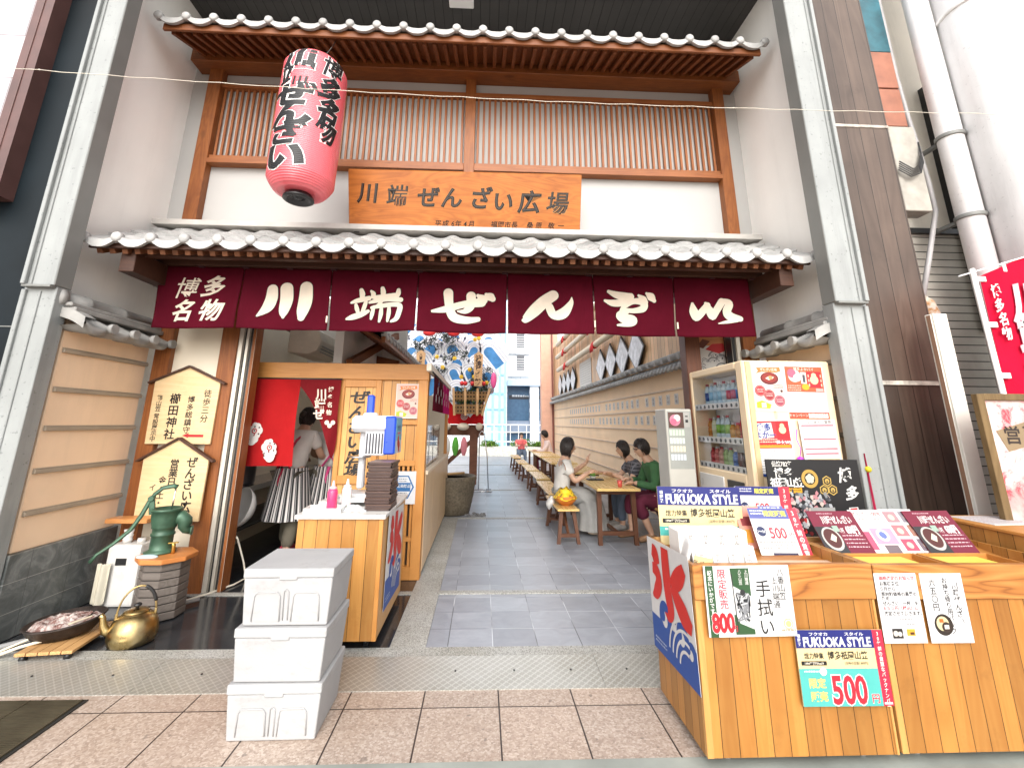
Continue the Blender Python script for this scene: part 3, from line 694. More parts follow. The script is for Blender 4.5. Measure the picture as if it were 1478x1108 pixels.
def cyl_text(items, bold, off, name, m):
    bm = bmesh.new(); base_b = bold
    for ch, ang, zc, size, sx, slt in items:
        bold = base_b-(.024 if ch in '端博' else .010 if ch in '物' else -.012)
        vs, fs, x0, x1, y0, y1 = glyph(ch, bold)
        pv = [bm.verts.new(((p[0]-(x0+x1)/2)*size*sx+slt*(p[1]-.38)*size, p[1]*size-.38*size+zc, ang)) for p in vs]
        for f in fs:
            try: bm.faces.new([pv[i] for i in f])
            except ValueError: pass
    bmesh.ops.triangulate(bm, faces=bm.faces[:])
    for _ in range(5):
        ed = [e for e in bm.edges if abs(e.verts[0].co.x-e.verts[1].co.x) > .028 or e.calc_length() > .09]
        if not ed: break
        bmesh.ops.subdivide_edges(bm, edges=ed, cuts=1); bmesh.ops.triangulate(bm, faces=bm.faces[:])
    for v in bm.verts:
        a = v.co.z+v.co.x/LR; z = v.co.y; R = lr(z)+off; v.co = (R*cos(a), R*sin(a), z)
    me = bpy.data.meshes.new(name); bm.to_mesh(me); bm.free(); me.materials.append(m)
    o = bpy.data.objects.new(name, me); COL.objects.link(o); o.parent = lan
af = math.atan2(-3.6, 1.605)
its = [(c, af+.52, LH*q, .235, .86, .18) for c, q in zip('博多名物', (.865, .70, .545, .39))]
its += [(c, af-.62, LH*q, sz, sxx, .1) for c, q, sz, sxx in zip('川端ぜんざい', (.91, .755, .60, .455, .32, .165), (.25, .26, .25, .24, .23, .27), (1.2, 1.25, 1.45, 1.55, 1.35, 1.45))]
def m_ribink(name, c):
    g = G(name); rb = g.math('SINE', g.math('MULTIPLY', g.sep()[2], 2*pi/.0175)); g.bump(rb, .55, .003); return g.fin(c, .3, 0, .6)
cyl_text(its, .068, .0022, 'letter_outline', m_ribink('white_lantern_print', (.8, .78, .76))); cyl_text(its, .041, .0040, 'brush_lettering', m_ribink('black_lantern_ink', (.010, .010, .011)))

# ------------------------------------------------------------------ wooden notice boards shaped like votive tablets
EMAW = wood('pale_tablet_wood', (.62, .44, .23), (.74, .57, .34), 'X', 5, .5, bump=.1)
def ema(name_lbl, x0, x1, z0, zs, za, y, txt):
    w_ = x1-x0; t = thing('tablet_sign', name_lbl, 'sign', ((x0+x1)/2, y, z0)); h1, h2 = zs-z0, za-z0
    mb = MB(); M_ = frame((0, 0, 0), (1, 0, 0), (0, 0, 1)); mb.prism([(-w_/2*.97, 0), (w_/2*.97, 0), (w_/2, h1), (0, h2), (-w_/2, h1)], -.022, 0, 0, M_); mb.build('board', EMAW, t, bev=.003)
    mb = MB(); mb.bar((-w_/2-.05, .0, h1-.018), (.0, .0, h2+.008), .05, .018); mb.bar((w_/2+.05, .0, h1-.018), (.0, .0, h2+.0095), .05, .018); mb.build('ridge_strip', DARKW, t, bev=.002)
    sh = Sheet(.01, .01, '#0b0a0a'); sh.mb = MB()
    txt(sh, w_); o = sh.mb.build('lettering', [ink(h_) for h_ in sh.hex], t); o.matrix_local = frame((0, -.0008, 0), (1, 0, 0), (0, 0, 1))
    if hasattr(sh, 'arrow'):
        s2 = Sheet(.01, .01, '#c8202a'); s2.mb = MB(); s2.poly(sh.arrow, '#c8202a', 1); o = s2.mb.build('red_arrow', ink('#c8202a'), t); o.matrix_local = frame((0, -.0008, 0), (1, 0, 0), (0, 0, 1))
    return t
def tx1(s, w_):
    K = '#15100c'
    s.text('徒歩三分', .20, .49, .072, K, .012, vert=True, pitch=.075); s.text('博多総鎮守', .06, .43, .066, K, .012, vert=True, pitch=.068)
    s.text('櫛田神社', -.085, .455, .098, K, .020, vert=True, pitch=.105); s.text('飾山笠', -.225, .435, .052, K, .012, vert=True, pitch=.05); s.text('常設展示中', -.225, .27, .052, K, .012, vert=True, pitch=.05)
    s.arrow = [(.03, .075), (.09, .098), (.085, .085), (.22, .085), (.22, .062), (.085, .062), (.09, .055)]
def tx2(s, w_):
    K = '#15100c'
    s.text('ぜんざい広場', .145, .535, .098, K, .022, vert=True, pitch=.092); s.text('営業日', -.005, .515, .080, K, .022, vert=True, pitch=.076)
    s.text('金・土・日', -.085, .37, .068, K, .016, vert=True, pitch=.062); s.text('イ', -.16, .31, .06, K, .014, vert=True)
ema('pale tablet-shaped wooden shrine sign with a red arrow', -3.045, -2.45, 1.24, 1.80, 1.932, 4.375, tx1)
ema('pale tablet-shaped opening-days sign behind the green hand pump', -2.99, -2.425, .60, 1.113, 1.285, 4.335, tx2)

# ------------------------------------------------------------------ rope across the street front
mb = MB(); pts = []
for i in range(61):
    u = i/60; pts.append((-4.2+8.6*u, 2.6, 3.70-.09*u-.10*sin(pi*u)+.004*sin(i*2.3)))
mb.tube(pts, .0022, 6)
for i in (9, 30, 41, 52): mb.ball(pts[i], .005, 0, 8, 6)
tag(mb.build('rope', mat('pale_rope', (.70, .66, .56), .9)), 'thin pale rope strung across the front at lantern height', 'rope')

# ------------------------------------------------------------------ left neighbour
ln = thing('tiled_building', 'lilac grey stone-clad building with brown corner trim at the far left', 'building', (-5, 3.3, 0))
def LN(o): o.parent = ln; o.matrix_parent_inverse = MX.Translation((5, -3.3, 0)); return o
g = G('lilac_stone_cladding'); o_ = g.mp((1, 1, 1), (.06, 0, .0), (rad(90), 0, 0)); br = g.n('TexBrick', offset=.5); g.l(o_, br.inputs['Vector'])
for k, v in (('Scale', 1), ('Mortar Size', .004), ('Brick Width', .60), ('Row Height', .42)): br.inputs[k].default_value = v
br.inputs['Color1'].default_value = (.48, .44, .46, 1); br.inputs['Color2'].default_value = (.43, .395, .42, 1); br.inputs['Mortar'].default_value = (.2, .18, .19, 1)
c = g.mix(1, br.outputs['Color'], g.ramp(g.noise(g.obj(), 5, 5), [(.3, .86), (.7, 1.08)]), 'MULTIPLY'); LIL = g.fin(c, .4)
mb = MB(); mb.box(-9, -3.93, 3.36, 3.8, 3.13, 7); LN(mb.build('stone_cladding', LIL))
mb = MB(); mb.box(-3.93, -3.78, 3.34, 3.8, 3.13, 7); mb.box(-3.865, -3.855, 3.334, 3.34, 3.13, 7); LN(mb.build('corner_trim', mat('brown_stone_trim', (.10, .048, .042), .4, var=.2, scale=5)))
mb = MB(); mb.box(-9, -3.36, 3.47, 3.9, 0, 7); DG = mat('dark_blue_panel', (.006, .010, .013), .45, var=.5, scale=1.2, spec=.15); LN(mb.build('dark_panel', DG))
mb = MB(); mb.box(-9, -3.36, 3.463, 3.472, 2.115, 2.122); LN(mb.build('panel_joint', STEEL_D))
mb = MB(); mb.box(-4.2, -3.845, 3.25, 3.34, 3.05, 3.13); LN(mb.build('canopy_edge', WHITEP))

# ------------------------------------------------------------------ right neighbour
rn = thing('cream_building', 'cream rendered building with grey tiled lower wall at the far right', 'building', (6, 4, 0))
def RN(o): o.parent = rn; o.matrix_parent_inverse = MX.Translation((-6, -4, 0)); return o
mb = MB(); mb.box(3.66, 9, 3.95, 4.6, 3.28, 8); mb.box(3.66, 4.05, 3.90, 3.95, 2.9, 6.0); RN(mb.build('upper_wall', mat('cream_painted_wall', (.74, .70, .62), .8, var=.08, scale=1.5, bump=.2, streak=.35)))
g = G('grey_strip_tiles'); z_ = g.sep()[2]; j = g.math('LESS_THAN', g.math('FRACT', g.math('DIVIDE', z_, .075)), .13); g.bump(g.math('SUBTRACT', 1.0, j), .8, .006)
STT = g.fin(g.mix(j, g.ramp(g.noise(g.obj(), 3, 5), [(.3, (.30, .28, .24)), (.7, (.44, .42, .37))]), (.04, .036, .03)), .6)
mb = MB(); mb.box(3.60, 9, 3.90, 4.6, 0, 3.28); RN(mb.build('tiled_wall', STT))
mb = MB(); mb.box(4.62, 4.80, 3.86, 3.955, 2.35, 4.9); RN(mb.build('window', mat('dim_window_glass', (.12, .13, .14), .15)))
mb = MB(); mb.box(4.60, 4.64, 3.84, 3.96, 2.3, 4.95); mb.box(3.9, 6, 3.86, 3.90, 3.26, 3.31); RN(mb.build('window_frame', BLACKM))
bp = thing('boarded_panel', 'dark brown vertical board panel between grey column and white post', 'wall panel', (3.3, 3.45, 0))
BRB = wood('brown_faded_boards', (.060, .040, .030), (.115, .080, .060), 'Z', 3, .42, plank=.128, pax='X', gap=.02, fine=.3, poff=.55)
BRB2 = wood('dark_brown_boards', (.030, .019, .014), (.070, .046, .034), 'Z', 3, .38, plank=.128, pax='X', gap=.02, fine=.4, poff=.55)
for nm, z0, z1, m in (('board_section', 0, 1.77, BRB2), ('board_section', 1.80, 4.095, BRB), ('board_section', 4.12, 7, BRB)):
    mb = MB(); mb.box(3.0, 3.655, 3.46, 3.62, z0, z1); o = mb.build(nm, m, bp); o.location = (-3.3, -3.45, 0)
    bpy.context.view_layer
mb = MB(); mb.box(2.999, 3.66, 3.445, 3.47, 1.768, 1.802); mb.box(2.999, 3.66, 3.452, 3.47, 4.093, 4.122); o = mb.build('joint_strip', mat('worn_joint_strip', (.42, .38, .33), .5, var=.55, scale=14), bp, bev=.003); o.location = (-3.3, -3.45, 0)
mb = MB(); mb.box(-.055, .055, -.035, .035, 0, 2.285); mb.box(-.062, -.055, -.02, .02, 0, 2.28, 1)
o = mb.build('white_post', [mat('cream_white_post', (.76, .73, .66), .45, var=.05, bump=.1), ink('#b98f74')], bev=.004); o.location = (3.45, 3.22, 0); tag(o, 'square cream-white post standing against the brown boards', 'post')
RUST = G('rusty_flaking_metal'); n1 = RUST.noise(RUST.obj(), 7, 6, .7); n2 = RUST.noise(RUST.obj(), 30, 4)
RUST.bump(n1, .7, .01); RUSTM = RUST.fin(RUST.ramp(n1, [(.3, (.10, .045, .02)), (.42, (.36, .18, .06)), (.52, (.50, .45, .38)), (.7, (.34, .31, .27))]), .75)
mb = MB(); mb.tube([(0, 0, .6), (0.01, 0, 1.2), (-.005, 0, 1.9), (.01, 0, 2.38), (-.02, -.01, 2.48), (-.05, -.02, 2.52)], [.085, .08, .085, .085, .075, .05], 16)
o = mb.build('rusty_pipe', RUSTM); o.location = (3.80, 3.62, 0); tag(o, 'rusty flaking stub of drainpipe with crumpled top by the white post', 'pipe')
def pipe(name, label, x, y, r, z0, z1, col, brackets=()):
    t = thing(name, label, 'pipe', (x, y, z0)); mb = MB(); mb.tube([(0, 0, 0), (0, 0, z1-z0)], r, 28); mb.build('pipe_body', mat(name+'_paint', col, .35, var=.06, scale=3, bump=.1, bscale=20, streak=.3, spots=.25), t)
    for z in brackets:
        mb = MB(); mb.lathe([(r+.012, -.018), (r+.014, -.01), (r+.014, .01), (r+.012, .018)], 28); mb.box(-.02, .02, 0, .35, -.015, .015); o = mb.build('bracket', STEEL_D if name != 'round_column' else WHITEP, t); o.location = (0, 0, z-z0)
    return t
pipe('drain_pipe', 'white drainpipe with grey brackets left of the big white column', 4.28, 3.5, .095, 1.2, 8, (.78, .77, .77), (4.05, 3.25))
pipe('round_column', 'thick white round column at the right edge', 4.62, 3.28, .30, 0, 8, (.80, .80, .80), (5.25,))
mb = MB(); mb.tube([(4.12, 3.70, 8), (4.12, 3.70, 4.9), (4.13, 3.69, 4.4), (4.15, 3.68, 4.0), (4.17, 3.68, 3.7), (4.22, 3.72, 3.42), (4.05, 3.72, 2.95), (3.84, 3.7, 2.45)], .022, 10)
tag(mb.build('conduit', mat('grey_conduit', (.34, .33, .33), .5)), 'bent grey cable conduit running down the cream wall', 'conduit')
mb = MB()
for i in range(5): mb.tube([(3.84, 3.62-.006*i, 3.78+.018*i), (3.93, 3.60-.008*i, 3.70+.014*i), (4.03, 3.60, 3.74+.02*i), (4.10, 3.62, 3.86+.025*i), (4.13, 3.65, 4.02+.02*i)], .006, 6)
tag(mb.build('cable_loop', BLACKM), 'loops of black cable hanging on the conduit', 'cable')
t = thing('wall_duct', 'narrow brick-red duct panel with teal top beside the brown boards', 'duct', (4.00, 3.66, 4.28))
mb = MB(); mb.box(-.14, .08, 0, .15, 0, .42); mb.box(-.14, .08, 0, .15, .435, .86); mb.build('red_panel', mat('brick_red_panel', (.30, .12, .075), .6, var=.25, scale=5), t, bev=.004)
mb = MB(); mb.box(-.14, .08, .0, .15, .865, 2.6); mb.build('teal_panel', mat('teal_panel', (.02, .10, .13), .4, var=.4), t)
mb = MB(); mb.box(-.14, .12, -.01, .15, -.9, -.012); mb.build('grey_panel', mat('grey_panel', (.36, .34, .30), .6, var=.2), t, bev=.006)

# ------------------------------------------------------------------ the booth in the passage
HPLANK = wood('honey_boards', (.44, .18, .042), (.56, .28, .085), 'Z', 5, .45, plank=.118, pax='X', gap=.022, fine=.35)
HPALE = wood('pale_side_panel', (.62, .42, .23), (.74, .55, .34), 'Z', 4, .35, bump=.08)
HLIGHT = wood('light_door_wood', (.50, .24, .065), (.62, .36, .125), 'Z', 5, .45, plank=.075, pax='X', gap=.03)
def REL(t):
    L = t.location.copy()
    def f(mb, nm, m, bev=.003, par=None):
        o = mb.build(nm, m, bev=bev); o.parent = par or t
        o.matrix_parent_inverse = MX.Translation(-L) if par is None else MX.Identity(4); return o
    return f
bt = thing('kitchen_booth', 'honey wooden kitchen booth with open side counter on the left of the passage', 'booth', (-1.45, 4.8, 0)); P = REL(bt)
mb = MB(); mb.box(-2.44, -.555, 4.72, 4.86, 1.87, 2.035); P(mb, 'top_beam', HONEY, .005)
mb = MB(); mb.box(-2.44, -2.37, 4.735, 4.85, .02, 1.87); P(mb, 'post', HONEYZ); mb = MB(); mb.box(-.655, -.56, 4.725, 4.85, .02, 1.87); P(mb, 'post', HONEYZ)
mb = MB(); mb.box(-.60, -.555, 7.50, 7.60, .95, 1.95); P(mb, 'post', HONEYZ)
mb = MB(); mb.box(-1.455, -1.405, 4.735, 4.80, .02, 1.87); mb.box(-1.09, -1.035, 4.735, 4.80, .02, 1.87); mb.box(-1.405, -1.09, 4.735, 4.80, 1.795, 1.87); mb.box(-1.405, -1.09, 4.735, 4.80, .86, .94); mb.box(-1.405, -1.09, 4.735, 4.80, .02, .12)
dr = P(mb, 'sliding_door', HONEYZ); mb = MB(); mb.box(-1.405, -1.09, 4.755, 4.785, .12, 1.795); P(mb, 'door_boards', HLIGHT, 0, dr)
sh = Sheet(.1, .1, '#120d0a'); sh.mb = MB()
for ch, z in zip('ぜんざい広場', (1.695, 1.545, 1.40, 1.255, 1.115, .985)): sh.text(ch, -1.25, z, .175, '#120d0a', .028, sy=.82, sx=1.12, slant=.15)
o = sh.mb.build('brush_lettering', ink('#120d0a')); o.parent = dr; o.matrix_parent_inverse = MX.Identity(4); o.matrix_basis = frame((0, 4.7545, 0), (1, 0, 0), (0, 0, 1))
mb = MB(); mb.box(-1.035, -.655, 4.76, 4.79, 1.08, 1.87); P(mb, 'side_boards', wood('booth_front_boards', (.46, .21, .055), (.58, .31, .10), 'Z', 5, .45, plank=.085, pax='X', gap=.03), 0)
for ya, za, zb in ((4.735, 1.425, 1.47), (4.735, 1.03, 1.08), (4.725, .02, .135), (4.74, .345, .385)): mb = MB(); mb.box(-1.035, -.655, ya, 4.80, za, zb); P(mb, 'rail', HONEY)
mb = MB()
for i in range(8): mb.box(-1.015+i*.047, -.99+i*.047, 4.745, 4.785, .135, 1.03)
P(mb, 'lattice', HONEYZ, .002)
mb = MB(); mb.box(-1.035, -.655, 4.795, 4.80, .135, 1.03); P(mb, 'lattice_backing', mat('dark_backing', (.05, .028, .015), .8), 0)
for i in range(4):
    y0 = 4.855+i*.78; mb = MB(); mb.box(-.585, -.556, y0, y0+.772, .06, .935); P(mb, 'side_panel', HPALE)
mb = MB(); mb.box(-.60, -.57, 4.86, 7.97, .02, .06); P(mb, 'plinth', BLACKM)
mb = MB(); mb.box(-1.05, -.535, 4.86, 7.97, .937, .975); P(mb, 'counter_top', mat('pale_counter_top', (.70, .58, .42), .35, var=.08))
mb = MB(); mb.box(-.57, -.52, 4.60, 7.62, 1.955, 2.03); P(mb, 'eave_board', mat('cream_board', (.78, .70, .58), .5))
mb = MB(); mb.box(-1.05, -1.02, 4.86, 7.9, .06, .93); P(mb, 'inner_panel', HPALE)
gl_ = G('clear_plastic'); gl_.b.inputs['Transmission Weight'].default_value = 1; CLEAR = gl_.fin((.98, .99, 1), .03); gl_.b.inputs['IOR'].default_value = 1.2
for y0, y1 in ((4.95, 5.75), (5.80, 6.6)):
    mb = MB(); mb.box(-.60, -.592, y0, y1, .975, 1.42); o = mb.build('splash_screen', CLEAR); tag(o, 'clear plastic splash screen on the booth counter, ' + ('nearer the street' if y0 < 5 else 'further down the passage'), 'screen', 'splash screens on the booth counter')
# pink and maroon short curtain along the counter
PINK = cloth('pink_cloth', (.62, .02, .20), .5)
t = thing('short_curtain', 'short maroon and pink pleated curtain with white blossom prints over the booth counter', 'curtain', (-.52, 5.9, 1.95)); P = REL(t)
for i, (y0, y1, m) in enumerate(((4.85, 5.40, MAROON), (5.42, 5.98, MAROON), (6.0, 6.55, PINK), (6.57, 7.1, PINK))):
    mb = MB(); mb.grid(lambda u, v: (-.515+.012*sin(u*30)*(.3+v), y0+(y1-y0)*u, 1.94-.37*v), 40, 6); pn = P(mb, 'cloth_panel', m, 0)
    sh = Sheet(.1, .1); sh.mb = MB()
    for k in range(3):
        cx, cy = y0+.1+.17*k, 1.70+.09*((k+i) % 2)
        for q in range(5): sh.circ(cx+.028*cos(q*1.257), cy+.028*sin(q*1.257), .02, '#f4d9de')
    o = sh.mb.build('blossom_print', ink('#f4d9de')); o.parent = pn; o.matrix_parent_inverse = MX.Identity(4); o.matrix_basis = frame((-.496, 0, 0), (0, 1, 0), (0, 0, 1))
mb = MB(); mb.tube([(-.517, 4.7, 1.955), (-.517, 7.4, 1.955)], .008, 8); P(mb, 'rod', BLACKM, 0)
# red noren in the kitchen doorway
t = thing('red_noren', 'red doorway noren with white prints, its right half gathered up over the kitchen entrance', 'noren', (-1.9, 4.70, 1.875)); P = REL(t)
def l1(u, v):
    x = -2.335+.50*u-.03*v*(1-u)+.0*v; z = 1.872-.845*v; return (x+.012*sin(v*4+u*3), 4.70+.014*sin(u*9+v*2)*v, z)
mb = MB(); mb.grid(l1, 24, 24); lp = P(mb, 'left_panel', REDC, 0)
def l2(u, v):
    xl = -1.842+.31*max(0, (v-.22)/.78)**1.4; x = xl+(-1.435-xl)*u; zb = 1.10+.24*abs(u*2-1.35)**1.6+.18*max(0, .5-u)
    z = 1.872+(zb-1.872)*v; return (x, 4.70-.035*v*sin(u*5+v*7)*u-.02*v, z)
REDD = cloth('deep_red_cloth', (.17, .008, .012), .15)
mb = MB(); mb.grid(l2, 28, 28); rp = P(mb, 'right_panel', REDD, 0)
mb = MB(); mb.tube([(-2.37, 4.705, 1.868), (-1.43, 4.705, 1.868)], .009, 8); P(mb, 'rod', BLACKM, 0)
sh = Sheet(.1, .1, '#f2ece6'); sh.mb = MB()
W_ = '#f2ece6'
sh.text('川端ぜ', -1.615, 1.765, .11, W_, .03, vert=True, pitch=.098, slant=-.1); sh.text('博多名物', -1.52, 1.80, .055, W_, .02, vert=True, pitch=.075)
for k in range(3): sh.circ(-1.53+.03*k, 1.44-.03*(k % 2), .022, W_)
o = sh.mb.build('print', CREAMC); o.parent = rp; o.matrix_parent_inverse = MX.Identity(4); o.matrix_basis = frame((0, 4.664, 0), (1, 0, 0), (0, 0, 1))
sh = Sheet(.1, .1, W_); sh.mb = MB(); random.seed(3)
for cx, cy, sg in ((-2.225, 1.355, 1), (-2.06, 1.20, -1)):
    for q in range(9):
        a = q*.7; sh.circ(cx+sg*.055*sin(a)*.7, cy+.075*cos(a*.9)-.02, .026+.008*(q % 3), W_, 1+q % 3)
    for q in range(6): sh.circ(cx+.05*sin(q*2.1), cy+.06*cos(q*1.7)-.02, .008, '#3a1512', 5)
    sh.ring(cx, cy, .026, .016, '#c01820', 6)
o = sh.mb.build('print', [ink(h_) for h_ in sh.hex]); o.parent = lp; o.matrix_parent_inverse = MX.Identity(4); o.matrix_basis = frame((0, 4.682, 0), (1, 0, 0), (0, 0, 1))

# kitchen behind the noren
kr = thing('kitchen_room', 'cream kitchen room with timber beams behind the booth front', 'room', (-1.9, 6.4, 0)); P = REL(kr)
mb = MB(); mb.box(-3.3, -.62, 8.0, 8.1, .0, 1.9); mb.box(-3.3, -1.70, 8.0, 8.1, 1.9, 3.6); P(mb, 'back_wall', PLASTER_D, 0)
mb = MB(); mb.box(-3.0, -2.92, 4.6, 8.0, 0, 3.6); P(mb, 'left_wall', PLASTER_D, 0)
mb = MB(); mb.bar((-2.9, 6.9, 2.62), (-1.3, 7.0, 2.30), .12, .12); mb.bar((-2.45, 5.1, 2.62), (-2.45, 7.9, 2.62), .1, .12); mb.bar((-1.55, 5.3, 2.10), (-1.35, 7.0, 2.75), .07, .1); P(mb, 'roof_beam', BEAM)
mb = MB(); mb.add([(-2.9, 7.6, 2.25), (-1.2, 7.2, 2.25), (-1.2, 7.0, 3.3), (-2.9, 7.4, 3.3)], [(0, 1, 2, 3)]); P(mb, 'gable_board', PLASTER, 0)
mb = MB(); mb.box(-2.92, -2.50, 4.9, 7.9, .70, .76); P(mb, 'work_shelf', CHROME); mb = MB(); mb.box(-2.92, -2.45, 4.85, 7.9, .36, .385); P(mb, 'work_shelf', mat('dark_steel_shelf', (.05, .05, .052), .35, .5))
mb = MB(); mb.box(-2.35, -1.15, 7.2, 7.9, .0, .92); P(mb, 'cabinet', WHITEP)
mb = MB(); mb.box(-1.43, -1.12, 5.9, 7.0, .02, .98); P(mb, 'straw_screen', wood('woven_straw', (.45, .33, .12), (.66, .52, .25), 'X', 40, .7))
t = thing('air_conditioner', 'white air conditioner with beige end high inside the kitchen', 'air conditioner', (-2.12, 5.8, 2.35)); P = REL(t)
mb = MB(); prof = [(-.19, -.13), (.05, -.15), (.15, -.10), (.19, .02), (.15, .14), (-.19, .15)]
mb.prism([(a, b) for a, b in prof], -.4, .4, 0, MX.Translation((-2.12, 5.8, 2.37)) @ MX.Rotation(rad(90), 4, 'X')); P(mb, 'casing', mat('aged_white_plastic', (.66, .60, .50), .4), .008)
mb = MB()
for i in range(3): mb.box(-1.955+.008*i, -1.94+.008*i, 5.45, 6.15, 2.25+.035*i, 2.258+.035*i)
P(mb, 'louvre', mat('grey_plastic', (.25, .25, .25), .4), 0)
def lathe_thing(name, label, cat, prof, m, loc, group=None, seg=28, sx=1, sy=1, rot=None):
    mb = MB(); mb.lathe(prof, seg, sx=sx, sy=sy); o = mb.build(name, m); o.location = loc
    if rot: o.rotation_euler = rot
    return tag(o, label, cat, group)
WPL = mat('white_plastic', (.62, .61, .585), .3, var=.04)
bowl = [(.05, 0), (.12, .01), (.17, .06), (.20, .12), (.195, .125), (.16, .065), (.11, .02), (0, .018)]
for i, (x, y, z, rx) in enumerate(((-2.62, 5.02, .60, 80), (-2.52, 5.04, .585, 76), (-2.37, 5.10, .56, 70))):
    lathe_thing('mixing_bowl', ('largest white plastic bowl on edge at the left of the low shelf', 'white plastic bowl leaning in the middle of the bowl row', 'smaller white bowl leaning at the right of the bowl row')[i], 'bowl', bowl, WPL, (x, y, z), 'white bowls drying on the low shelf', rot=(rad(rx), 0, rad(-35)))
lathe_thing('green_bowl', 'pale green bowl on the upper work shelf', 'bowl', [(.06, 0), (.14, .05), (.17, .11), (.16, .11), (.12, .05), (0, .02)], mat('pale_green_plastic', (.45, .62, .42), .35), (-2.66, 5.0, .762))
lathe_thing('stock_pot', 'dark steel pot on the upper work shelf behind the bowl', 'pot', [(.14, 0), (.15, .02), (.15, .2), (.157, .21), (.14, .21), (.14, .03), (0, .02)], mat('dark_pot_steel', (.14, .14, .15), .3, .8), (-2.7, 5.5, .762))
lathe_thing('metal_pot', 'small grey metal canister at the near corner of the booth counter', 'canister', [(.045, 0), (.05, .01), (.05, .13), (.046, .135), (0, .135)], mat('dull_tin', (.36, .38, .40), .35, .7), (-.625, 4.93, .976))
mb = MB(); mb.box(-.72, -.60, 5.2, 6.3, .976, .995, 0); mb.box(-.71, -.61, 5.22, 6.28, .995, 1.0, 1); o = mb.build('tray_mat', [HONEY, ink('#f0a030')]); tag(o, 'long orange serving tray lying on the booth counter', 'tray')
for i in range(5):
    lathe_thing('cup', 'small white cup in the row on the booth counter', 'cup', [(.022, 0), (.03, .01), (.033, .065), (.030, .065), (.027, .012), (0, .01)], WPL, (-.80, 5.15+.16*i, .976), 'cups in a row on the booth counter', 16)

# wall poster and hexagon notice on the booth front
def zenzai_poster(w, h, pink='#f3c9bb'):
    s = Sheet(w, h, '#f7ece6'); s.rect(.03*w, .02*h, .97*w, .98*h, pink)
    s.poly([(.15*w, .93*h), (.88*w, .95*h), (.9*w, .86*h), (.75*w, .83*h), (.3*w, .84*h), (.12*w, .80*h), (.2*w, .86*h)], '#f0843a', 2); s.text('ぜんざい広場', .53*w, .893*h, .07*h, '#fff4e8', .01, 3, sx=.9)
    s.circ(.53*w, .70*h, .28*w, '#6d1018', 2, ry=.135*h); s.circ(.53*w, .712*h, .23*w, '#9b2a1c', 3, ry=.105*h); s.poly([(.40*w, .70*h), (.55*w, .76*h), (.68*w, .725*h), (.60*w, .68*h), (.5*w, .66*h)], '#f6ead8', 4); s.circ(.56*w, .715*h, .06*w, '#d9a469', 5)
    for (x, y, r, c) in ((.2, .43, .165, '#c8323a'), (.47, .34, .165, '#a51d2c'), (.77, .22, .165, '#b04a60')):
        s.circ(x*w, y*h, r*w, c, 3, ry=r*w); s.circ(x*w, y*h, r*w*.86, '#e8b0a8', 4); s.circ(x*w, y*h, r*w*.8, c, 5); s.lines((x-.1)*w, (y+.03)*h, (x+.1)*w, 3, .03*h, '#f4dcd4', .4, 6)
    s.poly([(.05*w, .06*h), (.45*w, .05*h), (.5*w, .14*h), (.22*w, .22*h), (.05*w, .18*h)], '#b7c628', 2); s.lines(.62*w, .55*h, .92*w, 3, .03*h, '#6a4a44', .4, 3); s.circ(.86*w, .43*h, .04*w, '#4a2a24', 3)
    s.rect(.2*w, .07*h, .34*w, .17*h, '#f6f4f0', 3); return s
zenzai_poster(.235, .345).build('menu_poster', frame((-.882, 4.733, 1.487), (1, 0, 0), (0, 0, 1)), 'pink sweet-soup poster on the booth front above the board panel', 'poster')
s = Sheet(.20, .30, '#eef0f2'); hx = [(.02, .06), (.02, .24), (.12, .25), (.17, .155), (.12, .05)]; s.poly([(.015, .05), (.015, .26), (.13, .26), (.185, .155), (.13, .05)], '#2a72b0'); s.poly([(.028, .062), (.028, .248), (.122, .248), (.168, .155), (.122, .062)], '#f4f6f8', 2)
s.rect(.028, .115, .15, .195, '#2a72b0', 3); s.text('感染防止', .085, .165, .032, '#f4f6f8', .02, 4); s.lines(.035, .225, .115, 2, .02, '#5a6a78', .4, 3); s.lines(.035, .098, .115, 2, .02, '#5a6a78', .4, 3)
s.build('notice_board', frame((-.835, 4.722, .683), (1, 0, 0), (0, 0, 1)), 'white notice with a blue hexagon on the booth front beside the tray stack', 'notice')

# ------------------------------------------------------------------ shaved-ice counter by the entrance
ct = thing('ice_counter', 'light wooden box counter with vertical boards and white top near the ramp', 'counter', (-.95, 3.8, .014)); P = REL(ct)
CPLANK = wood('counter_boards', (.37, .155, .034), (.47, .245, .068), 'Z', 5, .42, plank=.085, pax='X', gap=.02, fine=.35)
CSIDE = wood('counter_side', (.48, .25, .085), (.60, .35, .14), 'Z', 4, .4, bump=.1)
mb = MB(); mb.box(-1.235, -.665, 3.38, 3.40, .075, .805); P(mb, 'front_boards', CPLANK, 0)
mb = MB(); mb.box(-.688, -.663, 3.40, 4.30, .075, .805); mb.box(-1.235, -1.21, 3.40, 4.30, .075, .805); mb.box(-1.21, -.688, 4.28, 4.30, .075, .805); P(mb, 'side_board', CSIDE, .002)
mb = MB(); mb.box(-.69, -.660, 3.374, 3.402, .075, .805); P(mb, 'corner_strip', HONEYZ, .003)
mb = MB(); mb.box(-1.255, -.645, 3.36, 4.32, .806, .834); P(mb, 'top', mat('white_laminate', (.60, .585, .555), .3, var=.04), .004)
for x in (-1.18, -.74):
    for y in (3.47, 4.2):
        mb = MB(); mb.lathe([(.03, -.012), (.03, .012)], 16, MX.Translation((x, y, .046)) @ MX.Rotation(rad(90), 4, 'Y')); mb.box(x-.02, x+.02, y-.02, y+.02, .066, .076); P(mb, 'caster', BLACKM, 0)
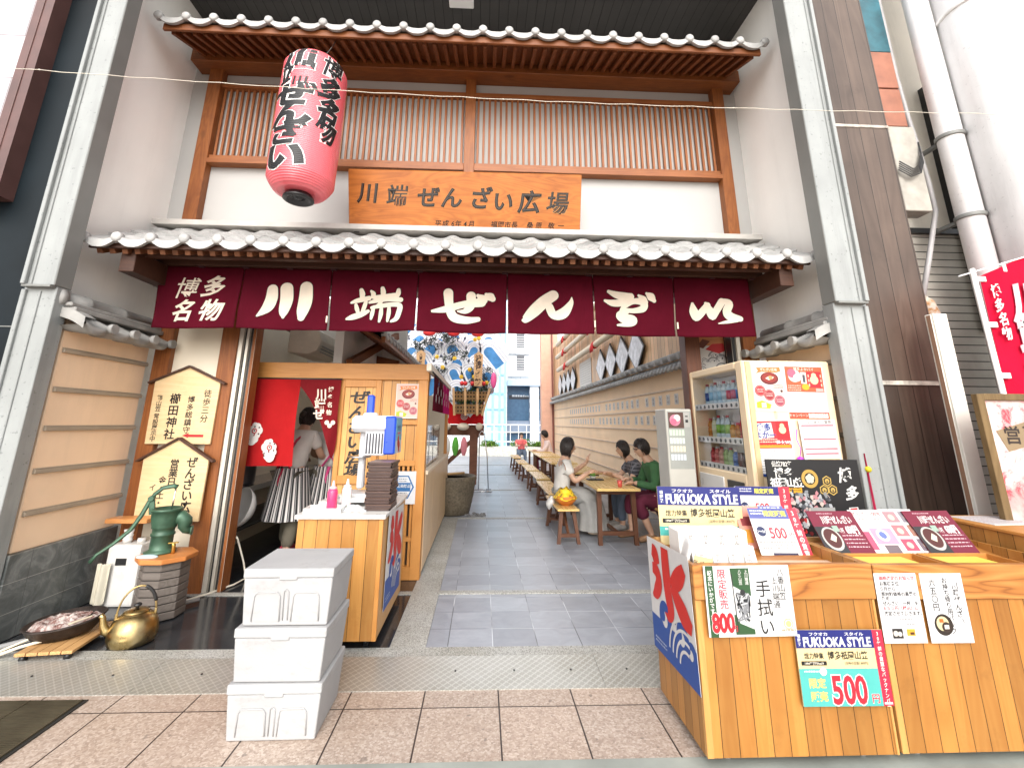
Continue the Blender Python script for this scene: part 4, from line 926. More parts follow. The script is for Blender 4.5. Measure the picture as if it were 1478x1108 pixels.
# ice flag banners share one design
def ice_banner(w, h, bottom=None):
    s = Sheet(w, h, '#f6f5f4', .0015); s.rect(0, 0, w, .30*h, '#2458b4')
    R = '#ee2a1e'; Bl = '#2458b4'; Wh = '#f6f5f4'
    for cx, cy, r in ((.36, .34, .15), (.74, .31, .13), (1.0, .25, .09)):
        if cx+r > 1: cx = 1-r
        s.circ(cx*w, cy*h, r*w, Bl, 1); s.circ((cx-.02)*w, (cy-.01)*h, r*.45*w, Wh, 2); s.circ((cx-.06)*w, (cy+.02)*h, r*.38*w, Bl, 3)
    for k in range(4): s.ring(.80*w, .06*h, w*(.40-.075*k), w*(.375-.075*k), Wh, 4, a0=1.25, a1=2.95)
    for st in ([(.48, .97, .085), (.48, .78, .095), (.49, .60, .09), (.52, .46, .08), (.46, .385, .04), (.38, .40, .01)], [(.14, .90, .06), (.22, .86, .085), (.25, .78, .075)], [(.12, .73, .05), (.24, .71, .07), (.27, .62, .075), (.18, .52, .065), (.08, .47, .015)], [(.90, .88, .05), (.80, .80, .085), (.68, .73, .08), (.58, .69, .04)], [(.60, .68, .05), (.70, .59, .085), (.83, .50, .10), (.96, .44, .05)]):
        s.stroke([(x*w, y*h, q*w) for x, y, q in st], R, 5)
    s.lines(.06*w, .10*h, .34*w, 2, .03*h, '#c8d4ea', .5, 3)
    for q in range(4): s.circ((.55+.05*q)*w, (.40-.02*q)*h, .012*w, '#1c3a78', 3)
    return s
ice_banner(.62, .62).build('ice_banner', frame((-.652, 3.52, .19), (0, 1, -.04), (0, -.02, 1)), 'white ice banner with red brushed character on the side of the ice counter', 'banner')
# ice shaver
im = thing('ice_shaver', 'white and blue ice shaving machine with blue crank handle on the counter', 'ice shaver', (-.88, 3.92, .834)); P = REL(im)
IW = mat('machine_white', (.55, .56, .58), .3, var=.04); IB = mat('machine_blue', (.012, .06, .48), .3)
mb = MB(); mb.box(-1.05, -.70, 3.78, 4.08, 1.37, 1.50); P(mb, 'head_cover', IW, .028)
mb = MB(); mb.box(-.78, -.69, 3.775, 4.085, 1.20, 1.495); P(mb, 'side_cover', IB, .012)
mb = MB(); mb.box(-.935, -.775, 3.80, 4.06, 1.19, 1.375); P(mb, 'grille_body', IW, .008)
mb = MB()
for i in range(6): mb.box(-.922+i*.024, -.909+i*.024, 3.797, 3.802, 1.205, 1.36)
P(mb, 'grille_slot', mat('grille_dark', (.05, .05, .06), .5), 0)
mb = MB(); mb.box(-.995, -.945, 3.88, 3.96, .93, 1.38); P(mb, 'column', IW, .012)
mb = MB(); mb.box(-1.10, -.75, 3.78, 4.08, .834, .905); P(mb, 'base', IW, .03)
mb = MB(); mb.lathe([(.085, 0), (.095, .006), (.09, .012), (0, .010)], 28, MX.Translation((-.99, 3.90, 1.17))); P(mb, 'bowl_plate', CHROME, 0)
mb = MB(); mb.box(-.965, -.905, 3.90, 3.945, 1.50, 1.67); P(mb, 'crank_handle', IB, .012); mb = MB(); mb.lathe([(.06, 0), (.06, .02), (.045, .03), (0, .03)], 20, MX.Translation((-.93, 3.92, 1.495))); P(mb, 'crank_hub', IW, 0)
s = Sheet(.26, .28, '#7fd0e6'); s.rect(0, 0, .26, .10, '#f4f4f2'); s.stroke([(.13, .13, .02), (.10, .09, .03), (.16, .05, .035), (.13, .015, .02)], '#e8241e', 2); s.text('かき氷', .13, .2, .05, '#1b3f8a', .02, 2); s.rect(.06, .15, .2, .165, '#e26a8a', 2)
s.build('label_sticker', frame((-.6885, 3.80, 1.205), (0, 1, 0), (0, 0, 1)) @ MX.Translation((0, 0, 0)), parent=None) if 0 else None
o = s.build('label_sticker', MX.Identity(4), parent=im); o.matrix_parent_inverse = MX.Translation(-im.location); o.matrix_basis = frame((-.6885, 3.80, 1.205), (0, 1, 0), (0, 0, 1))
# tray stack
TRM = mat('dark_brown_tray', (.045, .022, .018), .35, var=.1); TRR = mat('tray_rim', (.16, .09, .065), .4)
tr0 = None
for i in range(15):
    if tr0 is None:
        mb = MB(); mb.box(-.087, .087, -.13, .13, 0, .006, 0)
        for a, b, c, d in ((-.09, -.082, -.133, .133), (.082, .09, -.133, .133), (-.09, .09, -.133, -.125), (-.09, .09, .125, .133)): mb.box(a, b, c, d, .002, .019, 0)
        mb.box(-.0905, .0905, -.1335, .1335, .0175, .0195, 1)
        tr0 = o = mb.build('serving_tray', [TRM, TRR]); tag(o, 'dark brown tray within the tall tray stack', 'tray', 'stacked trays on the ice counter')
    else: o = dup(tr0)
    o.location = (-.735+.004*sin(i*2.3), 3.63+.004*cos(i*3.1), .835+i*.0222); o.rotation_euler = (0, 0, .03*sin(i*1.7))
tr0['label'] = o['label'] = 'dark brown tray within the tall tray stack'
# bottles, trays, bag
def bottle(x, y, col, label):
    t = thing('squeeze_bottle', label, 'bottle', (x, y, .836)); g = G('bottle_'+label.split()[0]); g.b.inputs['Subsurface Weight'].default_value = .3; m = g.fin(col, .3)
    mb = MB(); mb.lathe([(.032, 0), (.036, .006), (.036, .12), (.030, .135), (.026, .138), (0, .138)], 24); mb.build('bottle_body', m, t)
    mb = MB(); mb.lathe([(.027, .138), (.027, .15), (.012, .158), (.006, .195), (0, .197)], 20); mb.build('nozzle', mat('nozzle_'+label.split()[0], tuple(min(.85, c*.5+.4) for c in col), .35), t)
bottle(-1.075, 3.56, (.75, .05, .16), 'pink syrup squeeze bottle standing on the ice counter')
bottle(-1.00, 3.66, (.78, .76, .74), 'white squeeze bottle standing beside the pink syrup bottle')
for i, (x, y, z, w_, d_, rz) in enumerate(((-1.09, 3.55, .834, .26, .16, .05), (-1.10, 3.80, .834, .24, .17, -.06), (-.98, 3.72, .867, .22, .15, .1))):
    mb = MB(); mb.box(-w_/2, w_/2, -d_/2, d_/2, 0, .006)
    for a, b, c, d in ((-w_/2, -w_/2+.006, -d_/2, d_/2), (w_/2-.006, w_/2, -d_/2, d_/2), (-w_/2, w_/2, -d_/2, -d_/2+.006), (-w_/2, w_/2, d_/2-.006, d_/2)): mb.box(a, b, c, d, .004, .030)
    o = mb.build('white_tray', WPL, bev=.002); o.location = (x, y, z); o.rotation_euler = (0, 0, rz)
    if i == 0: o.location = (-1.10, 3.50, .8345)
    tag(o, ('flat white tray under the pink bottle at the front of the ice counter', 'flat white tray at the back left of the ice counter', 'small white tray resting across another below the ice shaver')[i], 'tray')
mb = MB(); random.seed(5)
mb.grid(lambda u, v: (-.90+.17*(u-.5)+.01*sin(v*9), 3.53+.13*(v-.5), .837+.035*max(0, sin(pi*u)*sin(pi*v))+.008*mnoise.noise(V((u*7, v*7, 2)))), 26, 22)
gl_ = G('crumpled_clear_bag'); gl_.b.inputs['Alpha'].default_value = .55; BAGM = gl_.fin((.85, .88, .9), .12)
tag(mb.build('plastic_bag', BAGM), 'crumpled clear plastic bag lying on the ice counter', 'bag')

# ------------------------------------------------------------------ stacked foam boxes
FO = G('white_foam'); vo = FO.n('TexVoronoi'); vo.inputs['Scale'].default_value = 210; FO.l(FO.obj(), vo.inputs['Vector']); bigf = FO.noise(FO.obj(), 9, 4)
FO.bump(FO.math('ADD', FO.math('MULTIPLY', vo.outputs['Distance'], .5), FO.math('MULTIPLY', bigf, 1.2)), .28, .004)
fc_ = FO.ramp(FO.noise(FO.obj(), 3.5, 4), [(.3, (.35, .35, .353)), (.7, (.40, .40, .40))]); sm_ = FO.noise(FO.mp((1, 1, 2)), 5.5, 6, .75); fc_ = FO.mix(FO.math('MULTIPLY', FO.ramp(sm_, [(.55, 0), (.68, 1)]), .4), fc_, (.27, .255, .235)); FOAM = FO.fin(fc_, .7, 0, .2); FO.b.inputs['Subsurface Weight'].default_value = .0; FO.b.inputs['Subsurface Radius'].default_value = (.01, .01, .01)
def foam_box(label, x, y, z, rz, lid_tilt=0, panels=True, h=.19, lidh=.042):
    t = thing('foam_box', label, 'foam box', (x, y, z), rz, 'stacked white foam boxes by the ramp'); W_, D_ = .218, .19
    mb = MB(); a, b = W_-.014, W_
    lo = [(-a, -D_+.012), (a, -D_+.012), (a, D_-.012), (-a, D_-.012)]; hi = [(-b, -D_), (b, -D_), (b, D_), (-b, D_)]
    mb.add([(p, q, 0) for p, q in lo]+[(p, q, h) for p, q in hi], [(3, 2, 1, 0), (4, 5, 6, 7), (0, 1, 5, 4), (1, 2, 6, 5), (2, 3, 7, 6), (3, 0, 4, 7)])
    o = mb.build('box_body', FOAM, t, bev=.009, bseg=3)
    if panels:
        for cx in (-.095, .095):
            mb = MB(); w2 = .062; pts = [(-w2*1.08, .022), (-w2, h*.62), (-w2*.8, h*.70), (w2*.8, h*.70), (w2, h*.62), (w2*1.08, .022)]
            M_ = frame((cx, -D_+.012, 0), (1, 0, 0), (0, -.012, h)); mb.prism(pts, -.002, .0030, 0, M_)
            mb.tube([M_ @ V((p, q, .004)) for p, q in pts], .0032, 6); mb.build('raised_panel', FOAM, t)
        mb = MB(); M_ = frame((0, -D_+.012, 0), (1, 0, 0), (0, -.012, h)); mb.tube([M_ @ V((p, q, .002)) for p, q in ((-.012, .02), (-.012, h*.68), (0, h*.74), (.012, h*.68), (.012, .02))], .003, 6); mb.build('raised_rib', FOAM, t)
    mb = MB(); mb.box(-W_-.004, W_+.004, -D_-.004, D_+.004, 0, lidh); mb.box(-.045, .045, -D_-.007, -D_+.02, -.011, .012)
    lid = mb.build('lid', FOAM, t, bev=.008, bseg=3); lid.location = (0, 0, h+.001); lid.rotation_euler = (0, rad(lid_tilt), 0)
    return t
foam_box('bottom white foam box of the stack, standing on the pink paving', -.962, 2.752, .001, .006)
foam_box('middle white foam box of the stack, plain fronted', -.960, 2.750, .236, -.006, panels=False)
tb = foam_box('top white foam box of the stack with a slightly raised lid', -.956, 2.757, .472, .010, 0, h=.215)
tb.children[-1].rotation_euler = (rad(.6), rad(-1.6), 0); tb.children[-1].location.z += .008

# ------------------------------------------------------------------ hand pump, kettle, hearth by the left wing wall
PG = mat('green_cast_iron', (.045, .10, .062), .42, .25, var=.35, scale=9, bump=.35, bscale=40, bd=.003)
pst = thing('pump_stand', 'octagonal slatted grey stand with orange wooden top', 'stand', (-2.42, 3.97, .018)); 
SLW = [wood('weathered_grey_slats', (.085, .07, .06), (.19, .165, .145), 'X', 5, .7)]
for i in range(7):
    z0 = .008+i*.055; k = 1.0-.012*i; mb = MB()
    pl = [(.175*k*cos(pi/8+q*pi/4), .175*k*sin(pi/8+q*pi/4)) for q in range(8)]; mb.prism(pl, z0, z0+.049); mb.build('slat_course', SLW, pst, bev=.003)
mb = MB(); mb.prism([(.15*cos(pi/8+q*pi/4), .15*sin(pi/8+q*pi/4)) for q in range(8)], 0, .39); mb.build('core', BLACKM, pst)
mb = MB(); mb.prism([(.205*cos(pi/8+q*pi/4), .205*sin(pi/8+q*pi/4)) for q in range(8)], .394, .428); mb.build('wooden_top', mat('orange_wood_top', (.46, .17, .045), .4, var=.25, scale=5, stretch=(.2, 1, 1)), pst, bev=.004)
pp = thing('hand_pump', 'old green cast-iron hand pump with a long curved lever', 'hand pump', (-2.50, 4.0, .447)); pp.rotation_euler = (0, 0, .35)
mb = MB(); mb.lathe([(.105, 0), (.108, .012), (.082, .022), (.076, .03), (.074, .12), (.082, .125), (.082, .14), (.074, .145), (.076, .175), (.084, .18), (.084, .192), (.088, .21), (.098, .255), (.098, .30), (.108, .305), (.108, .322), (.094, .322), (.085, .29), (0, .285)], 36); mb.build('barrel', PG, pp)
mb = MB(); mb.tube([(.06, 0, .24), (.11, 0, .25), (.135, 0, .22), (.14, 0, .18), (.15, 0, .155), (.19, 0, .145)], [.05, .052, .052, .05, .034, .030], 18); mb.lathe([(.036, 0), (.036, .012)], 18, MX.Translation((.185, 0, .145)) @ MX.Rotation(rad(90), 4, 'Y')); mb.build('spout', PG, pp)
mb = MB(); mb.bar((-.095, 0, .28), (-.115, 0, .40), .03, .04, (1, 0, 0)); mb.tube([(-.115, -.03, .40), (-.115, .03, .40)], .022, 14); mb.build('lever_bracket', PG, pp, bev=.004)
mb = MB(); mb.tube([(.045, 0, .475), (.02, 0, .487), (-.05, 0, .475), (-.10, 0, .43), (-.13, 0, .37), (-.16, -.01, .28), (-.21, -.02, .18), (-.30, -.04, .09), (-.38, -.06, .03), (-.41, -.065, -.02)], [.02, .02, .018, .018, .02, .02, .018, .016, .014, .018], 12, flat=.75); mb.build('lever', PG, pp)
mb = MB(); mb.tube([(.035, 0, .47), (.03, 0, .28)], .006, 8); mb.build('piston_rod', CHROME, pp)
mb = MB(); mb.tube([(.10, -.075, .0), (.10, -.075, .06), (.09, -.075, .07)], .014, 12); mb.box(.06, .13, -.085, -.065, .072, .08); mb.build('drain_tap', mat('brass_tap', (.55, .36, .10), .3, 1), pp, bev=.002)
lathe_thing('tap_cloth', 'pale blue folded cloth lying at the foot of the hand pump', 'cloth', [(0, .012), (.05, .014), (.075, .008), (.08, 0), (0, 0)], mat('pale_blue_cloth', (.52, .68, .74), .8), (-2.50, 3.86, .447), sx=1, sy=.45)
# brass kettle
kt = thing('brass_kettle', 'big old brass kettle with looped handle on the wet dark floor', 'kettle', (-2.29, 3.53, .018)); kt.rotation_euler = (0, 0, .5)
g = G('tarnished_brass'); n1 = g.noise(g.obj(), 5, 6, .65); n2 = g.noise(g.mp((1, 1, .3)), 18, 4)
c = g.ramp(n1, [(.3, (.20, .125, .045)), (.5, (.44, .33, .15)), (.72, (.60, .50, .30))]); g.bump(n2, .12, .003); BRASS = g.fin(c, g.ramp(n2, [(.3, .2), (.7, .42)]), 1)
mb = MB(); mb.lathe([(.10, 0), (.128, .012), (.140, .05), (.136, .10), (.118, .15), (.085, .178), (.07, .183), (.068, .19), (0, .19)], 40); mb.build('pot_body', BRASS, kt)
mb = MB(); mb.lathe([(.074, .186), (.072, .193), (.04, .204), (0, .207)], 32); ld = mb.build('lid', BRASS, kt)
mb = MB(); mb.lathe([(.010, .205), (.010, .214), (.022, .220), (.024, .230), (.012, .238), (0, .239)], 20); o = mb.build('lid_knob', BLACKM, ld)
mb = MB(); mb.tube([(-.11, 0, .08), (-.15, 0, .10), (-.168, 0, .14), (-.175, 0, .185), (-.190, 0, .195)], [.032, .026, .020, .015, .016], 16); mb.build('spout', BRASS, kt)
mb = MB(); hp = [(.105*cos(a), 0, .175+.165*sin(a)) for a in [pi*q/22 for q in range(23)]]; mb.tube(hp, [.006]*23, 10); mb.build('bail_handle', BRASS, kt)
mb = MB(); mb.tube([(.105*cos(a), 0, .175+.165*sin(a)) for a in [pi*(.12+.30*q/10) for q in range(11)]], .0105, 10); mb.build('handle_grip', BLACKM, kt)
for sx in (-1, 1):
    mb = MB(); mb.box(sx*.105-.008, sx*.105+.008, -.012, .012, .145, .19); mb.build('handle_lug', BRASS, kt, bev=.003)
# hearth bowl on a wheeled board
tro = thing('wheeled_board', 'low wooden trolley board with small dark wheels by the ramp', 'trolley', (-2.66, 3.48, .0185)); tro.rotation_euler = (0, 0, .12)
mb = MB()
for i in range(5): mb.box(-.155+i*.063, -.155+i*.063+.058, -.20, .24, .038, .056)
mb.build('plank_top', wood('worn_trolley_wood', (.34, .17, .06), (.60, .36, .15), 'Y', 6, .6), tro, bev=.002)
for x, y in ((-.12, -.17), (.12, -.17), (-.12, .2), (.12, .2)):
    mb = MB(); mb.lathe([(.019, -.014), (.019, .014)], 16, MX.Translation((x, y, .019)) @ MX.Rotation(rad(90), 4, 'Y')); mb.build('wheel', BLACKM, tro)
hb = thing('ash_hearth', 'rusty dark iron hearth bowl heaped with pale ash', 'hearth bowl', (-2.72, 3.52, .0755)); hb.rotation_euler = (rad(3), rad(-4), .5)
mb = MB(); mb.lathe([(.09, 0), (.15, .01), (.185, .045), (.205, .085), (.215, .092), (.20, .098), (.18, .06), (.14, .04), (0, .035)], 40, sy=.8); mb.build('iron_bowl', mat('burnt_iron', (.035, .026, .022), .55, .5, var=.5, scale=14, bump=.7, bscale=35, bd=.006), hb)
mb = MB(); random.seed(11)
mb.grid(lambda u, v: (.19*v*cos(2*pi*u), .15*v*sin(2*pi*u), .075+.035*(1-v)+.022*mnoise.noise(V((u*3, v*6, 1.5)))+.015*mnoise.noise(V((cos(2*pi*u)*v*9, sin(2*pi*u)*v*9, 4)))), 48, 16)
g = G('ash_heap'); n1 = g.noise(g.obj(), 22, 6, .75); g.bump(n1, 1, .012); mb.build('ash', g.fin(g.ramp(n1, [(.34, (.08, .03, .025)), (.46, (.22, .12, .10)), (.55, (.42, .36, .33)), (.7, (.58, .54, .50))]), .9), hb)
for i, (p0, p1, r, lab) in enumerate((((-3.02, 3.28, .03), (-2.55, 3.50, .19), .007, 'pale bamboo rod lying across the ash hearth'), ((-2.98, 3.30, .03), (-2.70, 3.40, .10), .010, 'short pale stick propped at the left of the hearth'), ((-3.05, 3.42, .04), (-2.25, 4.2, .05), .016, 'grey pipe lying along the foot of the slate base'))):
    mb = MB(); mb.tube([p0, tuple((a+b)/2+(.01 if k == 2 else 0) for k, (a, b) in enumerate(zip(p0, p1))), p1], [r, r*.9, r*.8], 10); tag(mb.build(('bamboo_rod', 'stick', 'grey_pipe')[i], mat(('pale_bamboo', 'pale_stick', 'grey_pipe_metal')[i], ((.62, .54, .40), (.66, .60, .48), (.22, .22, .22))[i], .5), bev=0), lab, ('rod', 'stick', 'pipe')[i])
# clutter behind the pump
mb = MB(); mb.box(-3.10, -2.76, 4.18, 4.33, .615, .65); o = mb.build('wooden_shelf', mat('orange_shelf_wood', (.50, .22, .07), .45, var=.2, stretch=(.2, 1, 1)), bev=.004); tag(o, 'small orange wooden shelf against the brown post behind the pump', 'shelf')
t = thing('water_tank', 'white plastic tank with a square port standing behind the pump', 'tank', (-2.86, 4.22, .019)); mb = MB(); mb.box(-.13, .13, -.09, .09, 0, .45); mb.build('tank_body', WPL, t, bev=.02, bseg=2)
mb = MB(); mb.box(-.05, .03, -.096, -.088, .30, .35); mb.build('port', BLACKM, t); mb = MB(); mb.lathe([(.03, 0), (.03, .03), (0, .03)], 18, MX.Translation((.06, 0, .45))); mb.build('cap', WPL, t)
lathe_thing('white_jug', 'white plastic jug standing to the right of the tank', 'jug', [(.06, 0), (.07, .01), (.072, .33), (.05, .40), (.03, .42), (.03, .47), (0, .47)], WPL, (-2.63, 4.27, .019))
lathe_thing('cup_stack', 'stack of small white cups on the tank behind the pump', 'cup stack', [(.028, 0), (.034, .02), (.036, .03), (.028, .03), (.034, .05), (.036, .06), (.028, .06), (.036, .10), (0, .10)], WPL, (-2.90, 4.20, .47))
mb = MB(); mb.grid(lambda u, v: (-3.02+.10*u, 4.09+.015*sin(u*9), .34-.30*v*(1-.25*abs(u-.5))+.02*sin(v*5)), 16, 16); tag(mb.build('rag', cloth('pale_rag', (.66, .62, .50), .1), solid=.004), 'cream rag draped over the front of the white tank', 'rag')
mb = MB(); mb.tube([(-2.40, 4.2, .03), (-2.30, 4.36, .03), (-2.19, 4.60, .03), (-2.16, 4.76, .035), (-2.18, 4.72, .18), (-2.215, 4.62, .40), (-2.22, 4.60, .42)], .008, 10); tag(mb.build('hose', mat('white_hose', (.72, .68, .58), .4)), 'white hose curving from the post base up the door track', 'hose')

# ------------------------------------------------------------------ passage wall on the right
WBOARD = wood('cedar_wall_boards', (.60, .34, .16), (.76, .50, .28), 'Z', 4, .5, plank=.15, pax='Y', gap=.03)
pw = thing('passage_wall', 'long peach wall of the passage with tiled ledge and cedar boards above', 'wall', (2.95, 12, 0)); P = REL(pw)
mb = MB(); mb.box(2.88, 3.1, 5.2, 18.5, .02, 2.28); P(mb, 'render', mat('pale_peach_render', (.92, .69, .46), .85, var=.06, scale=2, bump=.4, bscale=200), 0)
mb = MB(); mb.box(2.90, 3.1, 5.2, 18.5, 2.28, 4.5); P(mb, 'board_cladding', WBOARD, 0)
RAILM = mat('pale_wall_rail', (.62, .48, .36), .6, var=.1)
for z in (1.965, 1.67, 1.362, 1.072, .79, .50):
    mb = MB(); mb.box(2.858, 2.88, 5.25, 18.5, z-.013, z+.013); P(mb, 'rail', RAILM)
mb = MB(); n = 86; L_ = 12.9
def f1(u, v): return (2.70+.2*v, 5.5+L_*u, 2.26+.11*v+wave(u*n)*.7)
mb.grid(f1, n*6, 2)
def f2(u, v):
    d = .02+.035*abs(sin(pi*(u*n % 1))); return (2.70+(0, -.01, .05)[int(round(v*2))], 5.5+L_*u, 2.26+wave(u*n)*.7-(0, d, d)[int(round(v*2))])
mb.grid(f2, n*6, 2)
for i in range(n):
    y = 5.5+L_*(i+.0)/n; mb.lathe([(.036, -.02), (.036, 0), (.02, .012), (0, .013)], 8, MX.Translation((2.695, y, 2.255)) @ MX.Rotation(rad(-90), 4, 'Y'))
P(mb, 'ledge_tiles', TILE, 0)
mb = MB(); n2 = 43
for i in range(n2):
    y = 5.6+L_*i/n2; mb.tube([(2.72, y, 2.39), (2.90, y, 2.45)], .05, 10)
mb.tube([(2.80, 5.5, 2.41), (2.80, 18.4, 2.41)], .045, 12); P(mb, 'cover_tiles', TILE, 0)
mb = MB(); mb.box(2.84, 2.9, 5.22, 5.30, .02, 4.5); mb.box(2.38, 3.1, 18.5, 18.9, .02, 6.5); P(mb, 'end_pier', mat('salmon_pier', (.62, .36, .26), .7, var=.08))
mb = MB(); mb.box(2.80, 2.86, 18.42, 18.5, .02, 6.4); P(mb, 'edge_trim', mat('brown_trim', (.20, .07, .05), .6))
# lozenge pictures
random.seed(21)
LOZ = 'lozenge pictures in dark frames on the passage wall'
WASH = mat('pale_ink_picture', (.60, .60, .62), .4, var=.35, scale=9)
li = 0
for y0, step, zc, hy, hz, n in ((8.25, .85, 2.80, .46, .42, 4), (14.25, .80, 2.80, .44, .40, 4)):
    for k in range(n):
        y = y0+step*k; t = thing('lozenge_picture', 'x', 'picture', (2.86, y, zc), 0, LOZ)
        t['label'] = ['nearest', 'second', 'third', 'fourth', 'fifth', 'sixth', 'seventh', 'farthest'][li]+' lozenge picture along the passage wall, counted from the street'; li += 1
        mb = MB(); M_ = frame((0, 0, 0), (0, -1, 0), (0, 0, 1))
        mb.prism([(-hy, 0), (0, -hz), (hy, 0), (0, hz)], 0, .03, 0, M_); mb.build('frame', BLACKM, t)
        mb = MB(); k2 = .90; mb.prism([(-hy*k2, 0), (0, -hz*k2), (hy*k2, 0), (0, hz*k2)], .02, .034, 0, M_); mb.build('picture', WASH, t)
# festival carrying poles with red cord
WPOLE = wood('pale_pole_wood', (.66, .53, .36), (.76, .66, .48), 'Y', 4, .45); REDR = mat('red_cord', (.55, .02, .02), .7)
for i, (z, y0, y1) in enumerate(((3.30, 8.6, 16.1), (3.78, 8.9, 16.3), (4.22, 9.3, 16.2))):
    t = thing('carrying_pole', ('lowest', 'middle', 'topmost')[i]+' pale festival carrying pole tied with red cord on the passage wall', 'pole', (2.68, (y0+y1)/2, z), 0, 'carrying poles on the passage wall')
    mb = MB(); h_ = (y1-y0)/2; mb.tube([(0, -h_, 0), (0, -h_+.02, 0), (0, h_-.02, 0), (0, h_, 0)], [.06, .075, .075, .06], 16); mb.build('pole_shaft', WPOLE, t)
    for yy in (-h_*.45, h_*.55):
        mb = MB(); mb.tube([(0, yy-.09, 0), (0, yy+.09, 0)], .088, 14)
        for q in range(5): mb.tube([(-.07, yy-.06+.03*q, .03), (-.10, yy-.1+.05*q, -.09-.02*(q % 2)), (-.09, yy-.16+.08*q, -.19)], [.018, .016, .006], 6)
        mb.build('cord', REDR, t)
s = Sheet(1.45, .74, '#f1ece2'); s.lines(.1, .64, 1.35, 9, .065, '#b9b2a8', .25)
s.build('white_notice', frame((2.885, 13.45, 2.45), (0, -1, 0), (0, 0, 1)), 'large white notice between the two groups of lozenge pictures', 'notice')
NP = 'white name plates in two rows on the passage wall'
np0 = None
for r_, (z, na) in enumerate(((1.815, 26), (1.512, 24))):
    for i in range(na):
        y = 6.72+.31*i+(.18 if i > 4 else 0)+(.35 if i > 12 else 0)+(.0 if r_ == 0 else .62)
        if np0 is None:
            s = Sheet(.135, .155, '#f3efe8'); s.text('奉納', .068, .135, .06, '#6a6460', .0, 2, vert=True, pitch=.06); s.lines(.02, .13, .05, 4, .03, '#b5aea6', .4); np0 = o = s.build('name_plate', MX.Identity(4), 'x', 'name plate', NP)
        else: o = dup(np0)
        o.matrix_world = frame((2.876, y+.06, z-.07), (0, -1, 0), (0, 0, 1))
        o['label'] = ('white donor name plate in the upper of the two wall rows', 'white donor name plate in the lower of the two wall rows')[r_]
# wave art panel between the right-hand posts
s = Sheet(.36, .62, '#e8e6e2'); random.seed(4)
for k in range(26):
    x, y, r = random.uniform(.03, .33), random.uniform(.05, .42), random.uniform(.03, .08)
    s.ring(x, y, r, r*.8, '#8f8e90', 1+k % 4, a0=.4, a1=2.9); s.ring(x, y, r*.65, r*.5, '#c9c8ca', 2+k % 4, a0=.4, a1=2.9); s.circ(x+r*.1, y+r*.4, r*.1, '#4c4a4c', 5)
s.poly([(.0, .52), (.36, .50), (.36, .62), (0, .62)], '#d98a52', 6); s.poly([(.14, .47), (.22, .53), (.34, .54), (.36, .46), (.28, .43)], '#d4232b', 7); s.poly([(.05, .5), (.12, .58), (.2, .56), (.12, .48)], '#7a3a20', 7)
s.rect(0, 0, .014, .62, '#2a1a12', 8); s.rect(.346, 0, .36, .62, '#2a1a12', 8)
s.build('wave_picture', frame((2.19, 4.62, 1.75), (1, 0, 0), (0, 0, 1)), 'grey wave picture with red crab-like shape above the vending machine', 'picture')

# ------------------------------------------------------------------ tables and benches
LEGW = wood('dark_leg_wood', (.075, .028, .014), (.16, .066, .032), 'Z', 6, .5); TOPW = wood('yellow_table_top', (.66, .42, .13), (.80, .58, .25), 'Y', 6, .28)
LEGX = wood('dark_rail_wood', (.075, .028, .014), (.16, .066, .032), 'X', 6, .5)
def table(x, y0, y1, label, w_=.54, h=.665):
    t = thing('dining_table', label, 'table', (x, (y0+y1)/2, .0145), 0, 'tables along the passage wall'); L_ = (y1-y0)/2
    mb = MB(); mb.box(-w_/2, w_/2, -L_, L_, h-.032, h); mb.build('table_top', TOPW, t, bev=.004)
    for sy in (-1, 1):
        for sx in (-1, 1):
            mb = MB(); mb.taper((sx*(w_/2-.055), sy*(L_-.16), h-.032), .055, .055, (sx*(w_/2-.045), sy*(L_-.13), 0), .05, .05); mb.build('leg', LEGW, t)
        mb = MB(); mb.box(-w_/2+.07, w_/2-.07, sy*(L_-.14)-.02, sy*(L_-.14)+.02, .11, .155); mb.box(-w_/2+.04, w_/2-.04, sy*(L_-.155)-.018, sy*(L_-.155)+.018, h-.085, h-.033); mb.build('cross_rail', LEGX, t)
    mb = MB(); mb.box(-.02, .02, -L_+.14, L_-.14, .115, .15); mb.build('stretcher', LEGX, t)
    return t
TL = [(1.70, 5.86, 7.25, 'nearest yellow-topped table where three people sit'), (1.72, 7.75, 9.3, 'yellow-topped table just behind the occupied one'), (1.68, 9.55, 11.0, 'third yellow-topped table down the passage, counting the occupied one first'), (1.68, 11.3, 12.8, 'fourth yellow-topped table down the passage, counting the occupied one first'), (1.70, 13.1, 14.7, 'farthest yellow-topped table, beside the person in pale pink')]
for a in TL: table(*a)
def bench(x, y0, y1, label, w_=.27, h=.405):
    t = thing('bench', label, 'bench', (x, (y0+y1)/2, .0145), 0, 'wooden benches in the passage'); L_ = (y1-y0)/2
    mb = MB(); mb.box(-w_/2, w_/2, -L_, L_, h-.026, h); mb.build('seat', TOPW, t, bev=.003)
    for sy in (-1, 1):
        for sx in (-1, 1):
            mb = MB(); mb.taper((sx*(w_/2-.06), sy*(L_-.09), h-.026), .045, .045, (sx*(w_/2-.01), sy*(L_-.05), 0), .042, .042); mb.build('leg', LEGW, t)
        mb = MB(); mb.box(-w_/2+.04, w_/2-.04, sy*(L_-.06)-.016, sy*(L_-.06)+.016, .075, .115); mb.build('cross_rail', LEGX, t)
        mb = MB(); mb.bar((0, sy*(L_-.06), .10), (0, sy*.08, h-.03), .03, .03, (1, 0, 0)); mb.build('brace', LEGX, t)
    return t
